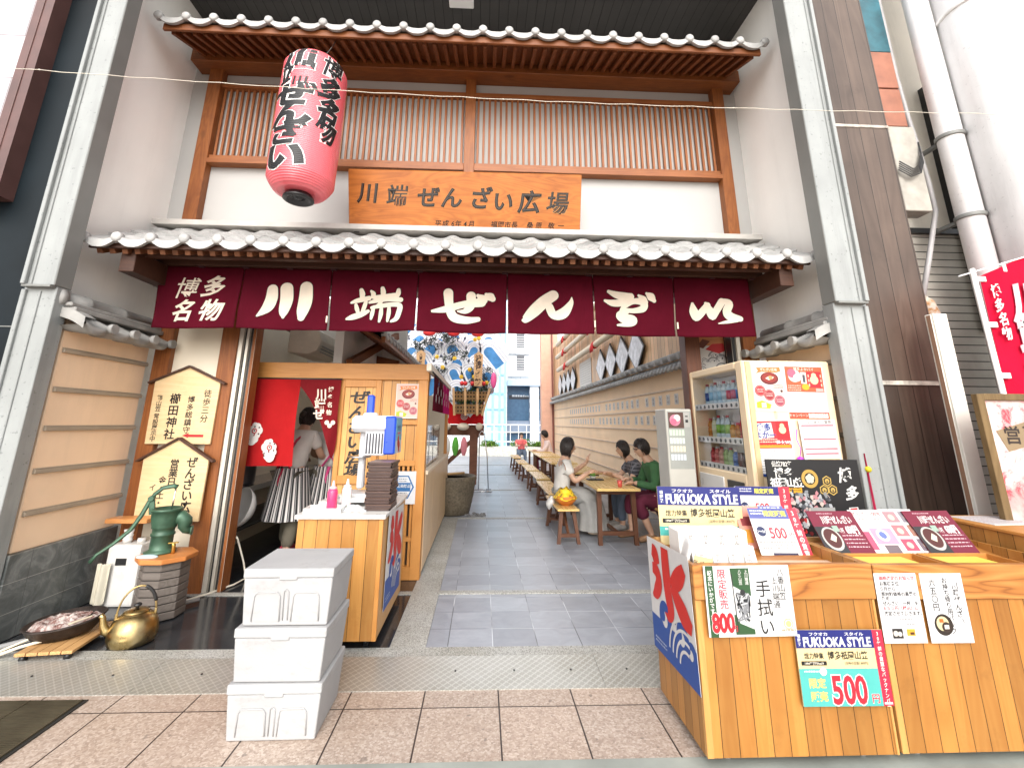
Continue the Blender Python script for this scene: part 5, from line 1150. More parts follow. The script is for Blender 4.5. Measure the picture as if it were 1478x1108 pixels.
for a in ((1.095, 6.0, 7.12, 'nearest bench with the yellow bag on its end'), (1.16, 7.25, 8.85, 'second passage bench, just behind the seated woman'), (1.20, 9.15, 10.55, 'third passage bench counting from the yellow bag'), (1.18, 10.8, 12.3, 'fourth passage bench counting from the yellow bag'), (1.12, 12.6, 13.9, 'fifth passage bench counting from the yellow bag'), (1.10, 14.6, 15.9, 'farthest short bench at the end of the row'), (2.36, 5.95, 7.3, 'bench against the passage wall under the man in green')): bench(*a)
lathe_thing('drink_cup', 'small red plastic cup on the nearest table by the man', 'cup', [(.026, 0), (.033, .08), (.031, .08), (.025, .01), (0, .01)], mat('red_clear_cup', (.62, .10, .08), .15), (1.76, 6.02, .680))
t = thing('food_tray', 'small black tray with green garnish on the nearest table', 'tray', (1.62, 6.75, .680)); mb = MB(); mb.box(-.11, .11, -.08, .08, 0, .014); mb.build('tray_board', BLACKM, t, bev=.004)
mb = MB(); mb.lathe([(.03, .014), (.05, .05), (.046, .05), (.02, .02), (0, .02)], 18, MX.Translation((-.03, 0, 0))); mb.build('bowl', WPL, t)
mb = MB(); random.seed(2)
for q in range(16): mb.ball((-.03+random.uniform(-.03, .03), random.uniform(-.03, .03), .055+random.uniform(0, .035)), .014, 0, 7, 5)
mb.build('green_topping', mat('green_topping', (.16, .34, .06), .5, var=.3), t)
# bag on the bench
t = thing('carrier_bag', 'yellow and orange patterned cloth bag on the end of the nearest bench', 'bag', (1.11, 6.30, .42))
mb = MB(); mb.grid(lambda u, v: (.14*cos(2*pi*u)*sin(pi*(.12+.5*v))*(1+.06*sin(7*2*pi*u)), .17*sin(2*pi*u)*sin(pi*(.12+.5*v)), .12*(v)-.0+.0), 32, 8); mb.build('orange_base', mat('orange_bag_cloth', (.60, .20, .03), .7, var=.2, bump=.4, bscale=14, bd=.01), t)
mb = MB(); mb.grid(lambda u, v: ((.155-.09*v)*cos(2*pi*u)*(1+.10*mnoise.noise(V((cos(2*pi*u)*2, sin(2*pi*u)*2, v*3)))), (.18-.09*v)*sin(2*pi*u)*(1+.10*mnoise.noise(V((cos(2*pi*u)*2, sin(2*pi*u)*2, v*3+7)))), .085+.12*v+.03*mnoise.noise(V((u*9, v*4, 1)))), 44, 12)
g = G('yellow_bag_print'); n1 = g.noise(g.obj(), 16, 3); mb.build('yellow_top', g.fin(g.ramp(n1, [(.40, (.85, .62, .02)), (.52, (.80, .50, .02)), (.60, (.10, .07, .02)), (.64, (.82, .58, .03))]), .6), t)
mb = MB(); mb.grid(lambda u, v: (.93+.06*cos(2*pi*u)*sin(pi*(.1+.8*v)), 6.42+.07*sin(2*pi*u)*sin(pi*(.1+.8*v)), .36+.14*v+.02*sin(9*u)), 20, 8); tag(mb.build('white_bag', WPL), 'white plastic bag hanging at the left of the yellow bag', 'bag')

# ------------------------------------------------------------------ people
SKIN = mat('skin_tone', (.56, .34, .235), .5, var=.08, scale=10); HAIR = mat('dark_hair', (.020, .014, .012), .42, var=.4, scale=40, bump=.5, bscale=120)
EYE = mat('dark_eye', (.01, .008, .008), .2); LIP = mat('lip_tone', (.42, .16, .14), .5)
def skin(pts, edges, root, sub=2):
    "one continuous limb-and-trunk surface grown round a joint skeleton"
    ks = list(pts); me = bpy.data.meshes.new('sk'); me.from_pydata([pts[k][0] for k in ks], [(ks.index(a), ks.index(b)) for a, b in edges], [])
    o = bpy.data.objects.new('sk', me); COL.objects.link(o); o.modifiers.new('s', 'SKIN'); 
    for i, k in enumerate(ks):
        d = me.skin_vertices[0].data[i]; r = pts[k][1]; d.radius = (r, r) if isinstance(r, (int, float)) else r; d.use_root = (k == root)
    md = o.modifiers.new('u', 'SUBSURF'); md.levels = sub; md.render_levels = sub
    dg = bpy.context.evaluated_depsgraph_get(); ev = o.evaluated_get(dg); m = ev.to_mesh()
    vs = [tuple(v.co) for v in m.vertices]; fs = [tuple(p.vertices) for p in m.polygons]; ev.to_mesh_clear(); bpy.data.objects.remove(o); bpy.data.meshes.remove(me)
    return vs, fs
def head(mb, c, yaw, pitch=0, s=1.0, roll=0):
    M_ = MX.Translation(c) @ MX.Rotation(yaw, 4, 'Z') @ MX.Rotation(pitch, 4, 'Y') @ MX.Rotation(roll, 4, 'X') @ MX.Scale(s, 4)      # face looks along +x
    def fn(u, v):
        a = 2*pi*u; b = pi*v; x, y, z = sin(b)*cos(a), sin(b)*sin(a), -cos(b)
        X, Y, Z = x*.092, y*.074, z*.115
        if z < 0: k = 1-.28*(-z)**1.3; Y *= k; X *= 1-.16*(-z) if x > 0 else 1-.35*(-z)
        if x > .5:
            f = max(0, 1-abs(y)/.5)
            X += .018*math.exp(-((z+.16)/.16)**2-(y/.16)**2)+.007*math.exp(-((z+.05)/.22)**2-(y/.12)**2)       # nose
            X -= .009*math.exp(-((z-.04)/.12)**2)*(math.exp(-((y-.40)/.16)**2)+math.exp(-((y+.40)/.16)**2))      # sockets
            X += .006*math.exp(-((z+.52)/.10)**2-(y/.22)**2)+.008*math.exp(-((z+.86)/.16)**2-(y/.3)**2)          # mouth, chin
        return (X, Y, Z)
    mb.grid(fn, 36, 28, 0, True, M_)
    for sy in (-1, 1):
        mb.ball((-.005, sy*.075, -.01), .03, 0, 10, 8, (.6, .35, 1), M_); mb.ball((.079, sy*.030, .008), .0105, 1, 8, 6, (.5, 1.2, .7), M_)
    mb.ball((.0935, 0, -.058), .02, 2, 10, 6, (.25, 1.1, .28), M_)
    return M_
def hair(M_, label_len=0, m=None, parent=None, bun=False, name='hair'):
    mb = MB()
    def fn(u, v):
        a = 2*pi*u; fz = max(0, cos(a))**.7; lim = (.66-.26*fz if cos(a) > -.15 else .74) if label_len == 0 else (.60-.24*max(0, cos(a)-.25)/.75+.22*max(0, min(1, .6-cos(a)))); b = pi*(1-v*lim)
        x, y, z = sin(b)*cos(a), sin(b)*sin(a), -cos(b); k = 1.13+.035*mnoise.noise(V((x*5, y*5, z*5)))+.02*mnoise.noise(V((x*14, y*14, z*14)))
        dz = -.035*label_len*max(0, -x+.3)*v**3
        return (x*.092*k-.004, y*.076*k*(1+.12*label_len*v*v), z*.115*k+.004+dz)
    mb.grid(fn, 40, 16, 0, True, M_)
    rs = random.Random(int(abs(M_.translation.x*977+M_.translation.y*131)))
    for q in range(150):                      # locks over the cap
        a = rs.uniform(0, 2*pi); c_ = cos(a); end = (.30 if c_ > .3 else .62)+rs.uniform(-.06, .08)+(.16 if label_len and c_ < .5 else 0); b0 = rs.uniform(.02, .22); pts = []
        for k in range(6):
            b = b0+(end-b0)*k/5; b = min(b, .95)*pi; aa = a+rs.uniform(-.06, .06)+.10*sin(k+q); kk_ = 1.16+rs.uniform(-.015, .03)
            pts.append(M_ @ V((sin(b)*cos(aa)*.092*kk_-.004, sin(b)*sin(aa)*.076*kk_*(1+.10*label_len*(k/5)**2), cos(b)*.115*kk_+.004-.03*label_len*(k/5)**3)))
        mb.tube(pts, [.004, .0075, .008, .0075, .006, .002], 5, flat=.6)
    if bun: mb.ball((-.105, 0, .02), .045, 0, 12, 8, (1, 1, 1), M_)
    return mb.build(name, m or HAIR, parent)
def hand(mb, wrist, d, up, side, s=1.0, curl=.5):
    "palm and five bent fingers; d points along the hand, up is the back of the hand"
    d = V(d).normalized(); up = V(up); up = (up-d*up.dot(d)).normalized(); r = d.cross(up)*side; w_ = V(wrist)
    mb.tube([w_-d*.012*s, w_+d*.02*s, w_+d*.06*s, w_+d*.085*s], [.023*s, .031*s, .037*s, .032*s], 12, 0, True, .5)
    for i, (o_, l) in enumerate(((-.028, .062), (-.009, .072), (.010, .068), (.027, .052))):
        p = w_+d*.075*s+r*o_*s; q = p+d*l*.45*s-up*.004*curl*s; e = q+(d*(1-curl*.6)-up*curl).normalized()*l*.34*s; f = e+(d*(1-curl)-up*curl*1.2).normalized()*l*.26*s
        mb.tube([p, q, e, f], [.0092*s, .009*s, .008*s, .0055*s], 8)
    p = w_+d*.02*s-r*.026*s; q = p+(d*.7-r*.7)*.036*s; e = q+(d*.9-r*.15-up*.3*curl)*.034*s; mb.tube([p, q, e], [.012*s, .010*s, .007*s], 8)
def person(label, base, rz, J, headyaw=0, headpitch=0, cloth=(), hairk=dict(), skinm=None, hs=1.0, hands=(), footm=None, group=None):
    "J: joint name -> position in the person's own frame, facing +x"
    t = thing('person', label, 'person', base, rz, group); mb = MB()
    R_ = dict(pel=(.12, .095), spine=(.10, .08), chest=(.105, .085), neck=.068, ht=.066, shL=.048, elL=.042, wrL=.029, shR=.048, elR=.042, wrR=.029, hipL=.085, knL=.062, anL=.04, toL=.032, hipR=.085, knR=.062, anR=.04, toR=.032)
    E_ = [('pel', 'spine'), ('spine', 'chest'), ('chest', 'neck'), ('neck', 'ht')]
    for s_ in 'LR': E_ += [('chest', 'sh'+s_), ('sh'+s_, 'el'+s_), ('el'+s_, 'wr'+s_), ('pel', 'hip'+s_), ('hip'+s_, 'kn'+s_), ('kn'+s_, 'an'+s_), ('an'+s_, 'to'+s_)]
    vs, fs = skin({k: (J[k], R_[k]) for k in J if k in R_}, E_, 'pel'); mb.add(vs, fs, 0, True)
    hc = V(J['ht'])+V((.012*cos(headyaw), .012*sin(headyaw), .062*hs)); M_ = head(mb, hc, headyaw, headpitch, hs)
    for w_, d, up, side, curl in hands: hand(mb, J[w_], d, up, side, .95*hs, curl)
    mb.build('body', [skinm or SKIN, EYE, LIP], t)
    hair(M_, parent=t, **hairk)
    for nm, m, pts, ed, root in cloth:
        P_ = {}
        for k, r in pts.items():
            if isinstance(r, tuple) and len(r) == 2 and isinstance(r[0], (tuple, V)): P_[k] = (tuple(r[0]), r[1])
            else: P_[k] = (J[k], r)
        vs, fs = skin(P_, ed, root); mb = MB(); mb.add(vs, fs, 0, True); mb.build(nm, m, t)
    return t, M_
def mid(a, b, k=.5): return tuple(p+(q-p)*k for p, q in zip(a, b))
SH_E = [('pel', 'spine'), ('spine', 'chest'), ('chest', 'nk'), ('chest', 'shL'), ('chest', 'shR')]
def shirt(J, m, sleeve='short', nm='shirt', k=1.0):
    p = dict(pel=(.150*k, .122*k), spine=(.142*k, .115*k), chest=(.168*k, .135*k), nk=(mid(J['chest'], J['neck'], .80), .084), shL=.080, shR=.080); e = list(SH_E)
    for s_ in 'LR':
        if sleeve == 'long': p['el'+s_] = .058; p['wx'+s_] = (mid(J['el'+s_], J['wr'+s_], .88), .042); e += [('sh'+s_, 'el'+s_), ('el'+s_, 'wx'+s_)]
        else: p['ex'+s_] = (mid(J['sh'+s_], J['el'+s_], .62), .064); e += [('sh'+s_, 'ex'+s_)]
    return (nm, m, p, e, 'pel')
def trousers(J, m, cut=.93, nm='trousers', r=(.105, .082, .060)):
    p = dict(pel=(.15, .125)); e = []
    for s_ in 'LR':
        p['hip'+s_] = r[0]; p['kn'+s_] = r[1]; p['ax'+s_] = (mid(J['kn'+s_], J['an'+s_], cut), r[2]); e += [('pel', 'hip'+s_), ('hip'+s_, 'kn'+s_), ('kn'+s_, 'ax'+s_)]
    return (nm, m, p, e, 'pel')
def shoes(t, J, m, nm='shoe'):
    for s_ in 'LR':
        a, b = V(J['an'+s_]), V(J['to'+s_]); d = (b-a); d.z = 0; d.normalize(); mb = MB()
        mb.tube([V((a.x, a.y, .045))-d*.05, V((a.x, a.y, .05)), V((a.x, a.y, .048))+d*.08, V((a.x, a.y, .036))+d*.17, V((a.x, a.y, .03))+d*.20], [.03, .048, .048, .042, .018], 14, 0, True, .8); mb.build(nm, m, t)
FAB = lambda n, c, r=.85, **k: mat(n, c, r, bump=.4, bscale=18, bd=.012, **k)
def seated(lean=0., sh=.0, scale=1.0, knees=.42):
    hz = .47; tx = lean
    return dict(pel=(0, 0, hz), spine=(.04*tx+.01, 0, hz+.17), chest=(.16*tx, 0, hz+.36), neck=(.24*tx, 0, hz+.51), ht=(.31*tx, 0, hz+.585),
                shL=(.16*tx, .165, hz+.42), shR=(.16*tx, -.165, hz+.42), hipL=(.05, .09, hz), hipR=(.05, -.09, hz), knL=(knees, .12, hz+.03), knR=(knees, -.12, hz+.03),
                anL=(knees-.03, .12, .075), anR=(knees-.03, -.12, .075), toL=(knees+.12, .13, .035), toR=(knees+.12, -.13, .035))
# man in green, facing the passage (-x)
J = seated(.75, knees=.40); J.update(elL=(.18, .23, .66), wrL=(.42, .12, .70), elR=(.20, -.25, .67), wrR=(.40, -.10, .72), anL=(.22, .14, .075), toL=(.36, .17, .035), knL=(.40, .16, .49), anR=(.40, -.10, .075), toR=(.54, -.08, .035))
GRN = FAB('green_sweater', (.045, .135, .050), var=.15); MAR = FAB('maroon_trousers', (.12, .012, .035))
t, M_ = person('man in a green sweater and maroon trousers sitting at the nearest table', (2.40, 6.28, .0145), pi, J, 0, .18, [shirt(J, GRN, 'long'), trousers(J, MAR, .55, r=(.115, .095, .085))], dict(),
               hands=(('wrL', (1, -.3, -.1), (0, 0, 1), -1, .6), ('wrR', (1, .2, -.05), (0, 0, 1), 1, .5)))
mb = MB()
for sy in (-1, 1): mb.tube([M_ @ V((.09*cos(a)*0+.096, sy*.033+.024*cos(a), .008+.017*sin(a))) for a in [2*pi*q/16 for q in range(17)]], .0028, 6); mb.tube([M_ @ V((.094, sy*.056, .012)), M_ @ V((.0, sy*.080, .016))], .0026, 6)
mb.build('glasses', BLACKM, t); shoes(t, J, mat('tan_sandal', (.30, .17, .09), .6), 'sandal')
# younger companion behind him
J = seated(.9, knees=.40); J.update(elL=(.26, .21, .66), wrL=(.50, .12, .78), elR=(.30, -.22, .70), wrR=(.56, -.18, .76))
J = {k: (v[0], v[1], v[2]*.97) for k, v in J.items()}
PLD = G('dark_check_shirt'); x, y, z = PLD.sep(); q_ = PLD.math('MAXIMUM', PLD.math('LESS_THAN', PLD.math('FRACT', PLD.math('DIVIDE', z, .05)), .3), PLD.math('LESS_THAN', PLD.math('FRACT', PLD.math('DIVIDE', y, .05)), .3)); PLDM = PLD.fin(PLD.mix(q_, (.05, .05, .06), (.17, .17, .19)), .9)
DEN = FAB('blue_grey_jeans', (.10, .13, .18))
t, M_ = person('dark haired companion in a grey check shirt beside the man in green', (2.36, 6.86, .0145), pi, J, 0, .12, [shirt(J, PLDM, 'short'), trousers(J, DEN, .9)], dict(label_len=1.0), hs=.93,
               hands=(('wrL', (1, 0, .1), (0, 0, 1), -1, .25), ('wrR', (1, 0, 0), (0, 0, 1), 1, .2))); shoes(t, J, mat('grey_shoe', (.34, .32, .30), .6))
# woman opposite, facing +x
J = seated(.35, knees=.42); J.update(elL=(.20, .23, .74), wrL=(.40, .10, .90), elR=(.16, -.24, .68), wrR=(.36, -.20, .80))
SKC = FAB('grey_skirt_cloth', (.34, .34, .33), var=.15)
TEE = FAB('white_tee_cloth', (.66, .645, .61))
t, M_ = person('woman in a white tee and long grey skirt sitting with raised hands', (1.10, 6.62, .0145), 0, J, 0, .05, [shirt(J, TEE, 'short'), trousers(J, SKC, .35, nm='skirt_lap', r=(.118, .108, .10))], dict(label_len=1.5),
               hands=(('wrL', (.35, .1, 1), (-.9, 0, .3), -1, .3), ('wrR', (1, .25, .25), (0, 0, 1), 1, .45)))
mb = MB()
def skf(u, v):
    a = 2*pi*u; prof = [(-.02, 0, .52, .15, .17), (.05, 0, .49, .21, .20), (.22, 0, .50, .26, .21), (.38, 0, .42, .19, .22), (.42, 0, .25, .19, .24), (.43, 0, .06, .22, .27)]
    q = v*5; i = min(4, int(q)); f = q-i; P0, P1 = prof[i], prof[i+1]; x0, _, z0, rx, ry = [m_+(n_-m_)*f for m_, n_ in zip(P0, P1)]
    tilt = max(0, 1-v*1.6)*.9; w_ = 1+.05*sin(a*9)*v
    return (x0+rx*cos(a)*w_*(1-.35*tilt), ry*sin(a)*w_, max(.03, z0-rx*cos(a)*.12*tilt+ (.06*sin(a)**2 if v < .5 else 0)))
mb.grid(skf, 56, 30); mb.build('long_skirt', SKC, t); shoes(t, J, mat('beige_sandal', (.52, .42, .32), .6), 'sandal')
# far diners
J = seated(.5); J.update(elL=(.20, .22, .66), wrL=(.42, .10, .68), elR=(.20, -.22, .66), wrR=(.42, -.10, .68))
t, M_ = person('distant dark haired person in a pale pink top at the farthest table', (1.98, 13.5, .0145), pi*.95, J, 0, .2, [shirt(J, FAB('pale_pink_top', (.74, .60, .58)), 'long'), trousers(J, MAR, .9, r=(.11, .085, .07))], dict(), hands=(('wrL', (1, 0, 0), (0, 0, 1), -1, .4), ('wrR', (1, 0, 0), (0, 0, 1), 1, .4))); shoes(t, J, BLACKM)
J = seated(.2); J.update(elL=(.12, .22, .70), wrL=(.34, .12, .74), elR=(.12, -.22, .70), wrR=(.34, -.12, .74))
t, M_ = person('far person in a red and white shirt sitting at the end of the passage', (1.62, 19.2, -.15), -pi/2, J, 0, .1, [shirt(J, FAB('red_white_shirt', (.66, .12, .12), var=.5), 'short'), trousers(J, DEN, .9)], dict(), hs=.95, hands=(('wrL', (1, 0, 0), (0, 0, 1), -1, .4), ('wrR', (1, 0, 0), (0, 0, 1), 1, .4)))
# kitchen staff, backs to the street
def standing(bend=0., stride=.0, tw=0.):
    h = .86
    return dict(pel=(0, 0, h), spine=(.05*bend, 0, h+.17), chest=(.24*bend, 0, h+.36-.05*bend), neck=(.38*bend, 0, h+.51-.10*bend), ht=(.47*bend, 0, h+.585-.13*bend),
                shL=(.24*bend, .165, h+.42-.06*bend), shR=(.24*bend, -.165, h+.42-.06*bend), elL=(.24*bend+.10, .22, h+.18), wrL=(.24*bend+.30, .16, h+.14), elR=(.24*bend+.10, -.22, h+.18), wrR=(.24*bend+.30, -.16, h+.14),
                hipL=(0, .085, h-.05), hipR=(0, -.085, h-.05), knL=(.03+stride, .09, .46), knR=(.03-stride*.3, -.09, .46), anL=(stride*1.2, .09, .075), anR=(-stride, -.09, .075), toL=(.13+stride*1.2, .10, .035), toR=(.13-stride, -.10, .035))
g = G('striped_apron'); at = g.n('TexCoord'); x, y, z = g.sep(); a_ = g.math('ARCTAN2', y, x); st_ = g.math('LESS_THAN', g.math('FRACT', g.math('MULTIPLY', a_, 4.2)), .36); g2 = g.math('LESS_THAN', g.math('FRACT', g.math('MULTIPLY_ADD', a_, 4.2, .5)), .13)
APR = g.fin(g.mix(g2, g.mix(st_, (.022, .022, .025), (.70, .68, .66)), (.4, .4, .4)), .85)
KHA = FAB('khaki_trousers', (.13, .115, .085)); STRAP = mat('red_strap', (.45, .02, .06), .7)
def staff(label, base, rz, J, hk, shoe, topm, strapm):
    t, M_ = person(label, base, rz, J, 0, .25, [shirt(J, topm, 'short', k=1.04), trousers(J, KHA, .92, r=(.10, .08, .07))], hk, hands=(('wrL', (1, 0, -.2), (0, 0, 1), -1, .5), ('wrR', (1, 0, -.2), (0, 0, 1), 1, .5)))
    mb = MB()
    mb.grid(lambda u, v: ((.165+.10*v)*cos(2*pi*u+.2)*(1+.03*sin(2*pi*u*8)*v)-.01, (.175+.085*v)*sin(2*pi*u+.2)*(1+.03*sin(2*pi*u*8)*v), .93-.53*v), 64, 14); mb.build('striped_apron', APR, t)
    for sy in (-1, 1):
        a, b = V(J['chest']), V(J['pel']); mb = MB(); mb.tube([V((J['neck'][0]-.03, sy*.06, J['neck'][2]-.02)), a+V((-.145, sy*.05, .02)), V(J['spine'])+V((-.152, -sy*.0, .02)), b+V((-.165, -sy*.08, .07))], .013, 8, flat=.5); mb.build('apron_strap', strapm, t)
    mb = MB(); mb.tube([b+V((-.175, .0, .07)), b+V((-.19, .03, -.05)), b+V((-.20, .02, -.22))], [.03, .022, .012], 8, flat=.4); mb.build('apron_tie', strapm, t)
    shoes(t, J, shoe); return t
J = standing(.35, .10); staff('kitchen worker in a striped apron half hidden behind the red noren', (-2.13, 5.50, .018), rad(75), J, dict(bun=True), mat('pink_trainer', (.60, .05, .10), .5), TEE, STRAP)
J = standing(.75, .0); staff('kitchen worker in a white shirt bending forward with pink apron straps', (-1.80, 5.75, .018), rad(105), J, dict(bun=False), BLACKM, TEE, mat('pink_strap', (.62, .06, .22), .7))

# ------------------------------------------------------------------ festival float at the left of the passage
fl = thing('festival_float', 'tall festival float with carved waves, red skirt and bamboo basketwork', 'festival float', (-.9, 12.0, .0145)); F0 = fl.location.copy()
def FP(mb, nm, m, bev=0, par=None, **k):
    o = mb.build(nm, m, bev=bev, **k); o.parent = par or fl
    o.matrix_parent_inverse = MX.Translation(-F0) if par is None else MX.Identity(4); return o
WAVW = mat('white_wave_paint', (.78, .79, .81), .45, var=.04); WAVG = mat('grey_wave_line', (.26, .27, .40), .5); WAVB = mat('blue_wave_core', (.045, .22, .50), .45, var=.25, scale=6)
mb = MB(); mb.box(-2.6, .30, 11.95, 13.0, 2.25, 4.6); FP(mb, 'backing', mat('pale_backing', (.55, .56, .62), .7, var=.25, scale=2))
random.seed(17)
def fin(cx, cz, r, ang, y, L):
    "a curling wave crest: nested crescents, each a little further forward"
    for k, (s_, m) in enumerate(((1.0, WAVW), (.83, WAVG), (.79, WAVW), (.60, WAVG), (.56, WAVW), (.38, WAVB))):
        pts = []
        for q in range(13):
            a = pi*q/12; pts.append((cos(a)*r*s_, sin(a)*r*s_*1.0))
        pts = [(-r*s_-.0, -L*r)]+pts[::-1]+[(r*s_, -L*r)]
        M_ = MX.Translation((cx, y-.012*k, cz)) @ MX.Rotation(ang, 4, 'Y') @ MX.Rotation(rad(90), 4, 'X')
        MBS[m].prism(pts, 0, .03, 0, M_)
MBS = {WAVW: MB(), WAVG: MB(), WAVB: MB()}
row = 0
for z in (4.4, 4.0, 3.6, 3.25, 2.95, 2.65, 2.4):
    x = -2.5+.25*(row % 2)
    while x < .25:
        r = random.uniform(.24, .36); fin(x, z-.1+random.uniform(-.1, .1), r, rad(random.choice((-38, -28, 25, 38, 50))), 11.86-.09*row, random.uniform(1.2, 1.9)); x += r*1.55
    row += 1
FP(MBS[WAVW], 'wave_crests', WAVW, 0); FP(MBS[WAVG], 'wave_lines', WAVG, 0); FP(MBS[WAVB], 'wave_cores', WAVB, 0)
mb = MB(); random.seed(8)
for k in range(46):
    cx, cz = random.choice(((-.55, 3.05), (-.1, 2.45), (-1.55, 3.35), (-1.2, 2.55), (-1.0, 3.5), (-.05, 2.55))); cx += random.gauss(0, .16); cz += random.gauss(0, .12)
    for q in range(26):
        c = V((cx+random.gauss(0, .05), 11.15+random.uniform(-.08, .08), cz+random.gauss(0, .05))); d = V((random.gauss(0, 1), random.gauss(0, .5), random.gauss(0, 1))).normalized()*.05; e = d.cross(V((0, 1, .2))).normalized()*.009
        mb.add([c-d, c+e, c+d, c-e], [(0, 1, 2, 3)])
FP(mb, 'dark_pine', mat('dark_pine_ornament', (.02, .03, .022), .6, var=.4))
mb = MB()
for k in range(16):
    cx, cz = random.uniform(-1.6, .2), random.uniform(2.28, 3.5)
    for q in range(6): mb.ball((cx+.035*cos(q*1.05), 11.08, cz+.035*sin(q*1.05)), .022, 0, 7, 5, (1, .5, 1))
    mb.ball((cx, 11.06, cz), .02, 0, 7, 5)
FP(mb, 'gold_ornament', mat('gold_ornament', (.80, .52, .05), .3, .3, var=.1))
mb = MB()
for k in range(7): mb.ball((-1.35+.2*k, 11.1, 3.62+.08*(k % 3)), .16, 0, 10, 8, (1, .4, .6))
for x in (-.50, -.42, -.25, .02): mb.ball((x, 11.02, 2.37), .055, 0, 8, 6)
FP(mb, 'red_ornament', mat('red_ornament', (.62, .03, .03), .4))
mb = MB(); mb.ball((.26, 11.0, 2.45), .12, 0, 10, 8, (.6, .4, 1.6)); FP(mb, 'pink_ornament', mat('pink_ornament', (.75, .10, .30), .4))
# red skirt with round crests
mb = MB(); mb.grid(lambda u, v: (-2.2+2.24*u+.0, 11.45+.02*sin(u*40)*v, 2.28-.86*v), 60, 6); mb.grid(lambda u, v: (.04, 11.45+.9*u, 2.28-.86*v), 10, 4); FP(mb, 'red_skirt', cloth('red_skirt_cloth', (.62, .015, .02), .1))
mb = MB(); sh = Sheet(.1, .1, '#f2e6e0'); sh.mb = MB()
for x in (-1.9, -1.38, -.90, -.44): sh.circ(x, 1.60, .085, '#f2e6e0'); sh.ring(x, 1.60, .065, .05, '#d42a2a', 2); sh.ring(x, 1.60, .035, .02, '#d42a2a', 2)
o = sh.mb.build('crest', [ink(h_) for h_ in sh.hex], fl); o.matrix_parent_inverse = MX.Translation(-F0); o.matrix_basis = frame((0, 11.42, 0), (1, 0, 0), (0, 0, 1))
# bamboo balustrade baskets
BASK = G('basket_weave'); x, y, z = BASK.sep(); hx_ = BASK.math('MULTIPLY', BASK.math('LESS_THAN', BASK.math('FRACT', BASK.math('DIVIDE', x, .075)), .55), BASK.math('LESS_THAN', BASK.math('FRACT', BASK.math('DIVIDE', z, .085)), .5))
BASKM = BASK.fin(BASK.mix(hx_, (.42, .24, .10), (.05, .035, .02)), .6); BAMT = mat('bamboo_tan', (.55, .33, .16), .5, var=.2)
for z0, z1, xa, xb, xc, xd in ((1.95, 2.18, -.70, .12, -.70, .20), (1.66, 1.88, -.66, -.02, -.68, .06)):
    mb = MB(); mb.add([(xa, 11.12, z0), (xb, 11.12, z0), (xd, 11.0, z1), (xc, 11.0, z1), (xa, 11.4, z0), (xb, 11.4, z0), (xd, 11.4, z1), (xc, 11.4, z1)], [(0, 1, 2, 3), (1, 5, 6, 2), (4, 0, 3, 7), (5, 4, 7, 6)]); FP(mb, 'basket', BASKM)
mb = MB(); random.seed(9)
for z, xa, xb in ((2.21, -.68, .18), (1.90, -.62, .02)):
    for k in range(170):
        c = V((random.uniform(xa, xb), random.uniform(10.98, 11.2), z+random.uniform(-.05, .07))); d = V((random.uniform(-1, 1), random.uniform(-1, 0), random.uniform(-.3, 1))).normalized()*.05; e = d.cross(V((0, 0, 1))).normalized()*.02
        mb.add([c-d, c+e, c+d, c-e], [(0, 1, 2, 3)])
FP(mb, 'foliage', mat('garland_green', (.06, .12, .04), .6, var=.5, scale=12))
mb = MB()
for x0, x1 in ((-.66, -.70), (-.12, -.12), (-.40, -.42), (.0, .17)): mb.bar((x0, 11.04, 1.62), (x1, 10.96, 2.26), .055, .03, (0, 1, 0))
FP(mb, 'bamboo_post', BAMT)
for cx, z0, z1, w_, tx in ((-.115, 2.30, 3.13, .22, '波涛勇進勢'), (-1.50, 2.75, 3.15, .22, '八番山笠')):
    mb = MB(); mb.prism([(cx-w_*.42, z0), (cx+w_*.42, z0), (cx+w_/2, z1-.08), (cx, z1), (cx-w_/2, z1-.08)], 0, .03, 0, frame((0, 10.93, 0), (1, 0, 0), (0, 0, 1))); pl = FP(mb, 'name_placard', BAMT)
    sh = Sheet(.1, .1, '#3a1c10'); sh.mb = MB(); p_ = (z1-z0-.12)/len(tx); sh.text(tx, cx, z1-.09, p_*1.1, '#3a1c10', .03, vert=True, pitch=p_); o = sh.mb.build('lettering', ink('#3a1c10'), pl); o.matrix_parent_inverse = MX.Identity(4); o.matrix_basis = frame((0, 10.899, 0), (1, 0, 0), (0, 0, 1))
# timber undercarriage
FW = wood('float_timber', (.10, .035, .018), (.20, .085, .045), 'X', 5, .6)
mb = MB(); mb.box(-2.2, .05, 11.5, 11.75, 1.15, 1.40); mb.box(-2.2, .05, 12.6, 12.8, 1.15, 1.40); mb.bar((-1.0, 11.6, .35), (-.05, 11.6, 1.2), .12, .1); FP(mb, 'cross_beam', FW)
for x, y in ((-1.9, 11.6), (-.20, 11.6), (-1.9, 12.7), (-.20, 12.7)):
    mb = MB(); mb.taper((x, y, 1.3), .20, .20, (x, y, 0), .17, .17); FP(mb, 'leg', FW)
for x in (-.9, -.46, -.07):
    mb = MB(); mb.ball((x, 11.40, 1.36), .12, 0, 16, 10, (1.25 if x < -.1 else .7, .8, .75)); FP(mb, 'roller', mat('cream_roller', (.74, .66, .52), .5) if 'cream_roller' not in bpy.data.materials else bpy.data.materials['cream_roller'])
random.seed(12)
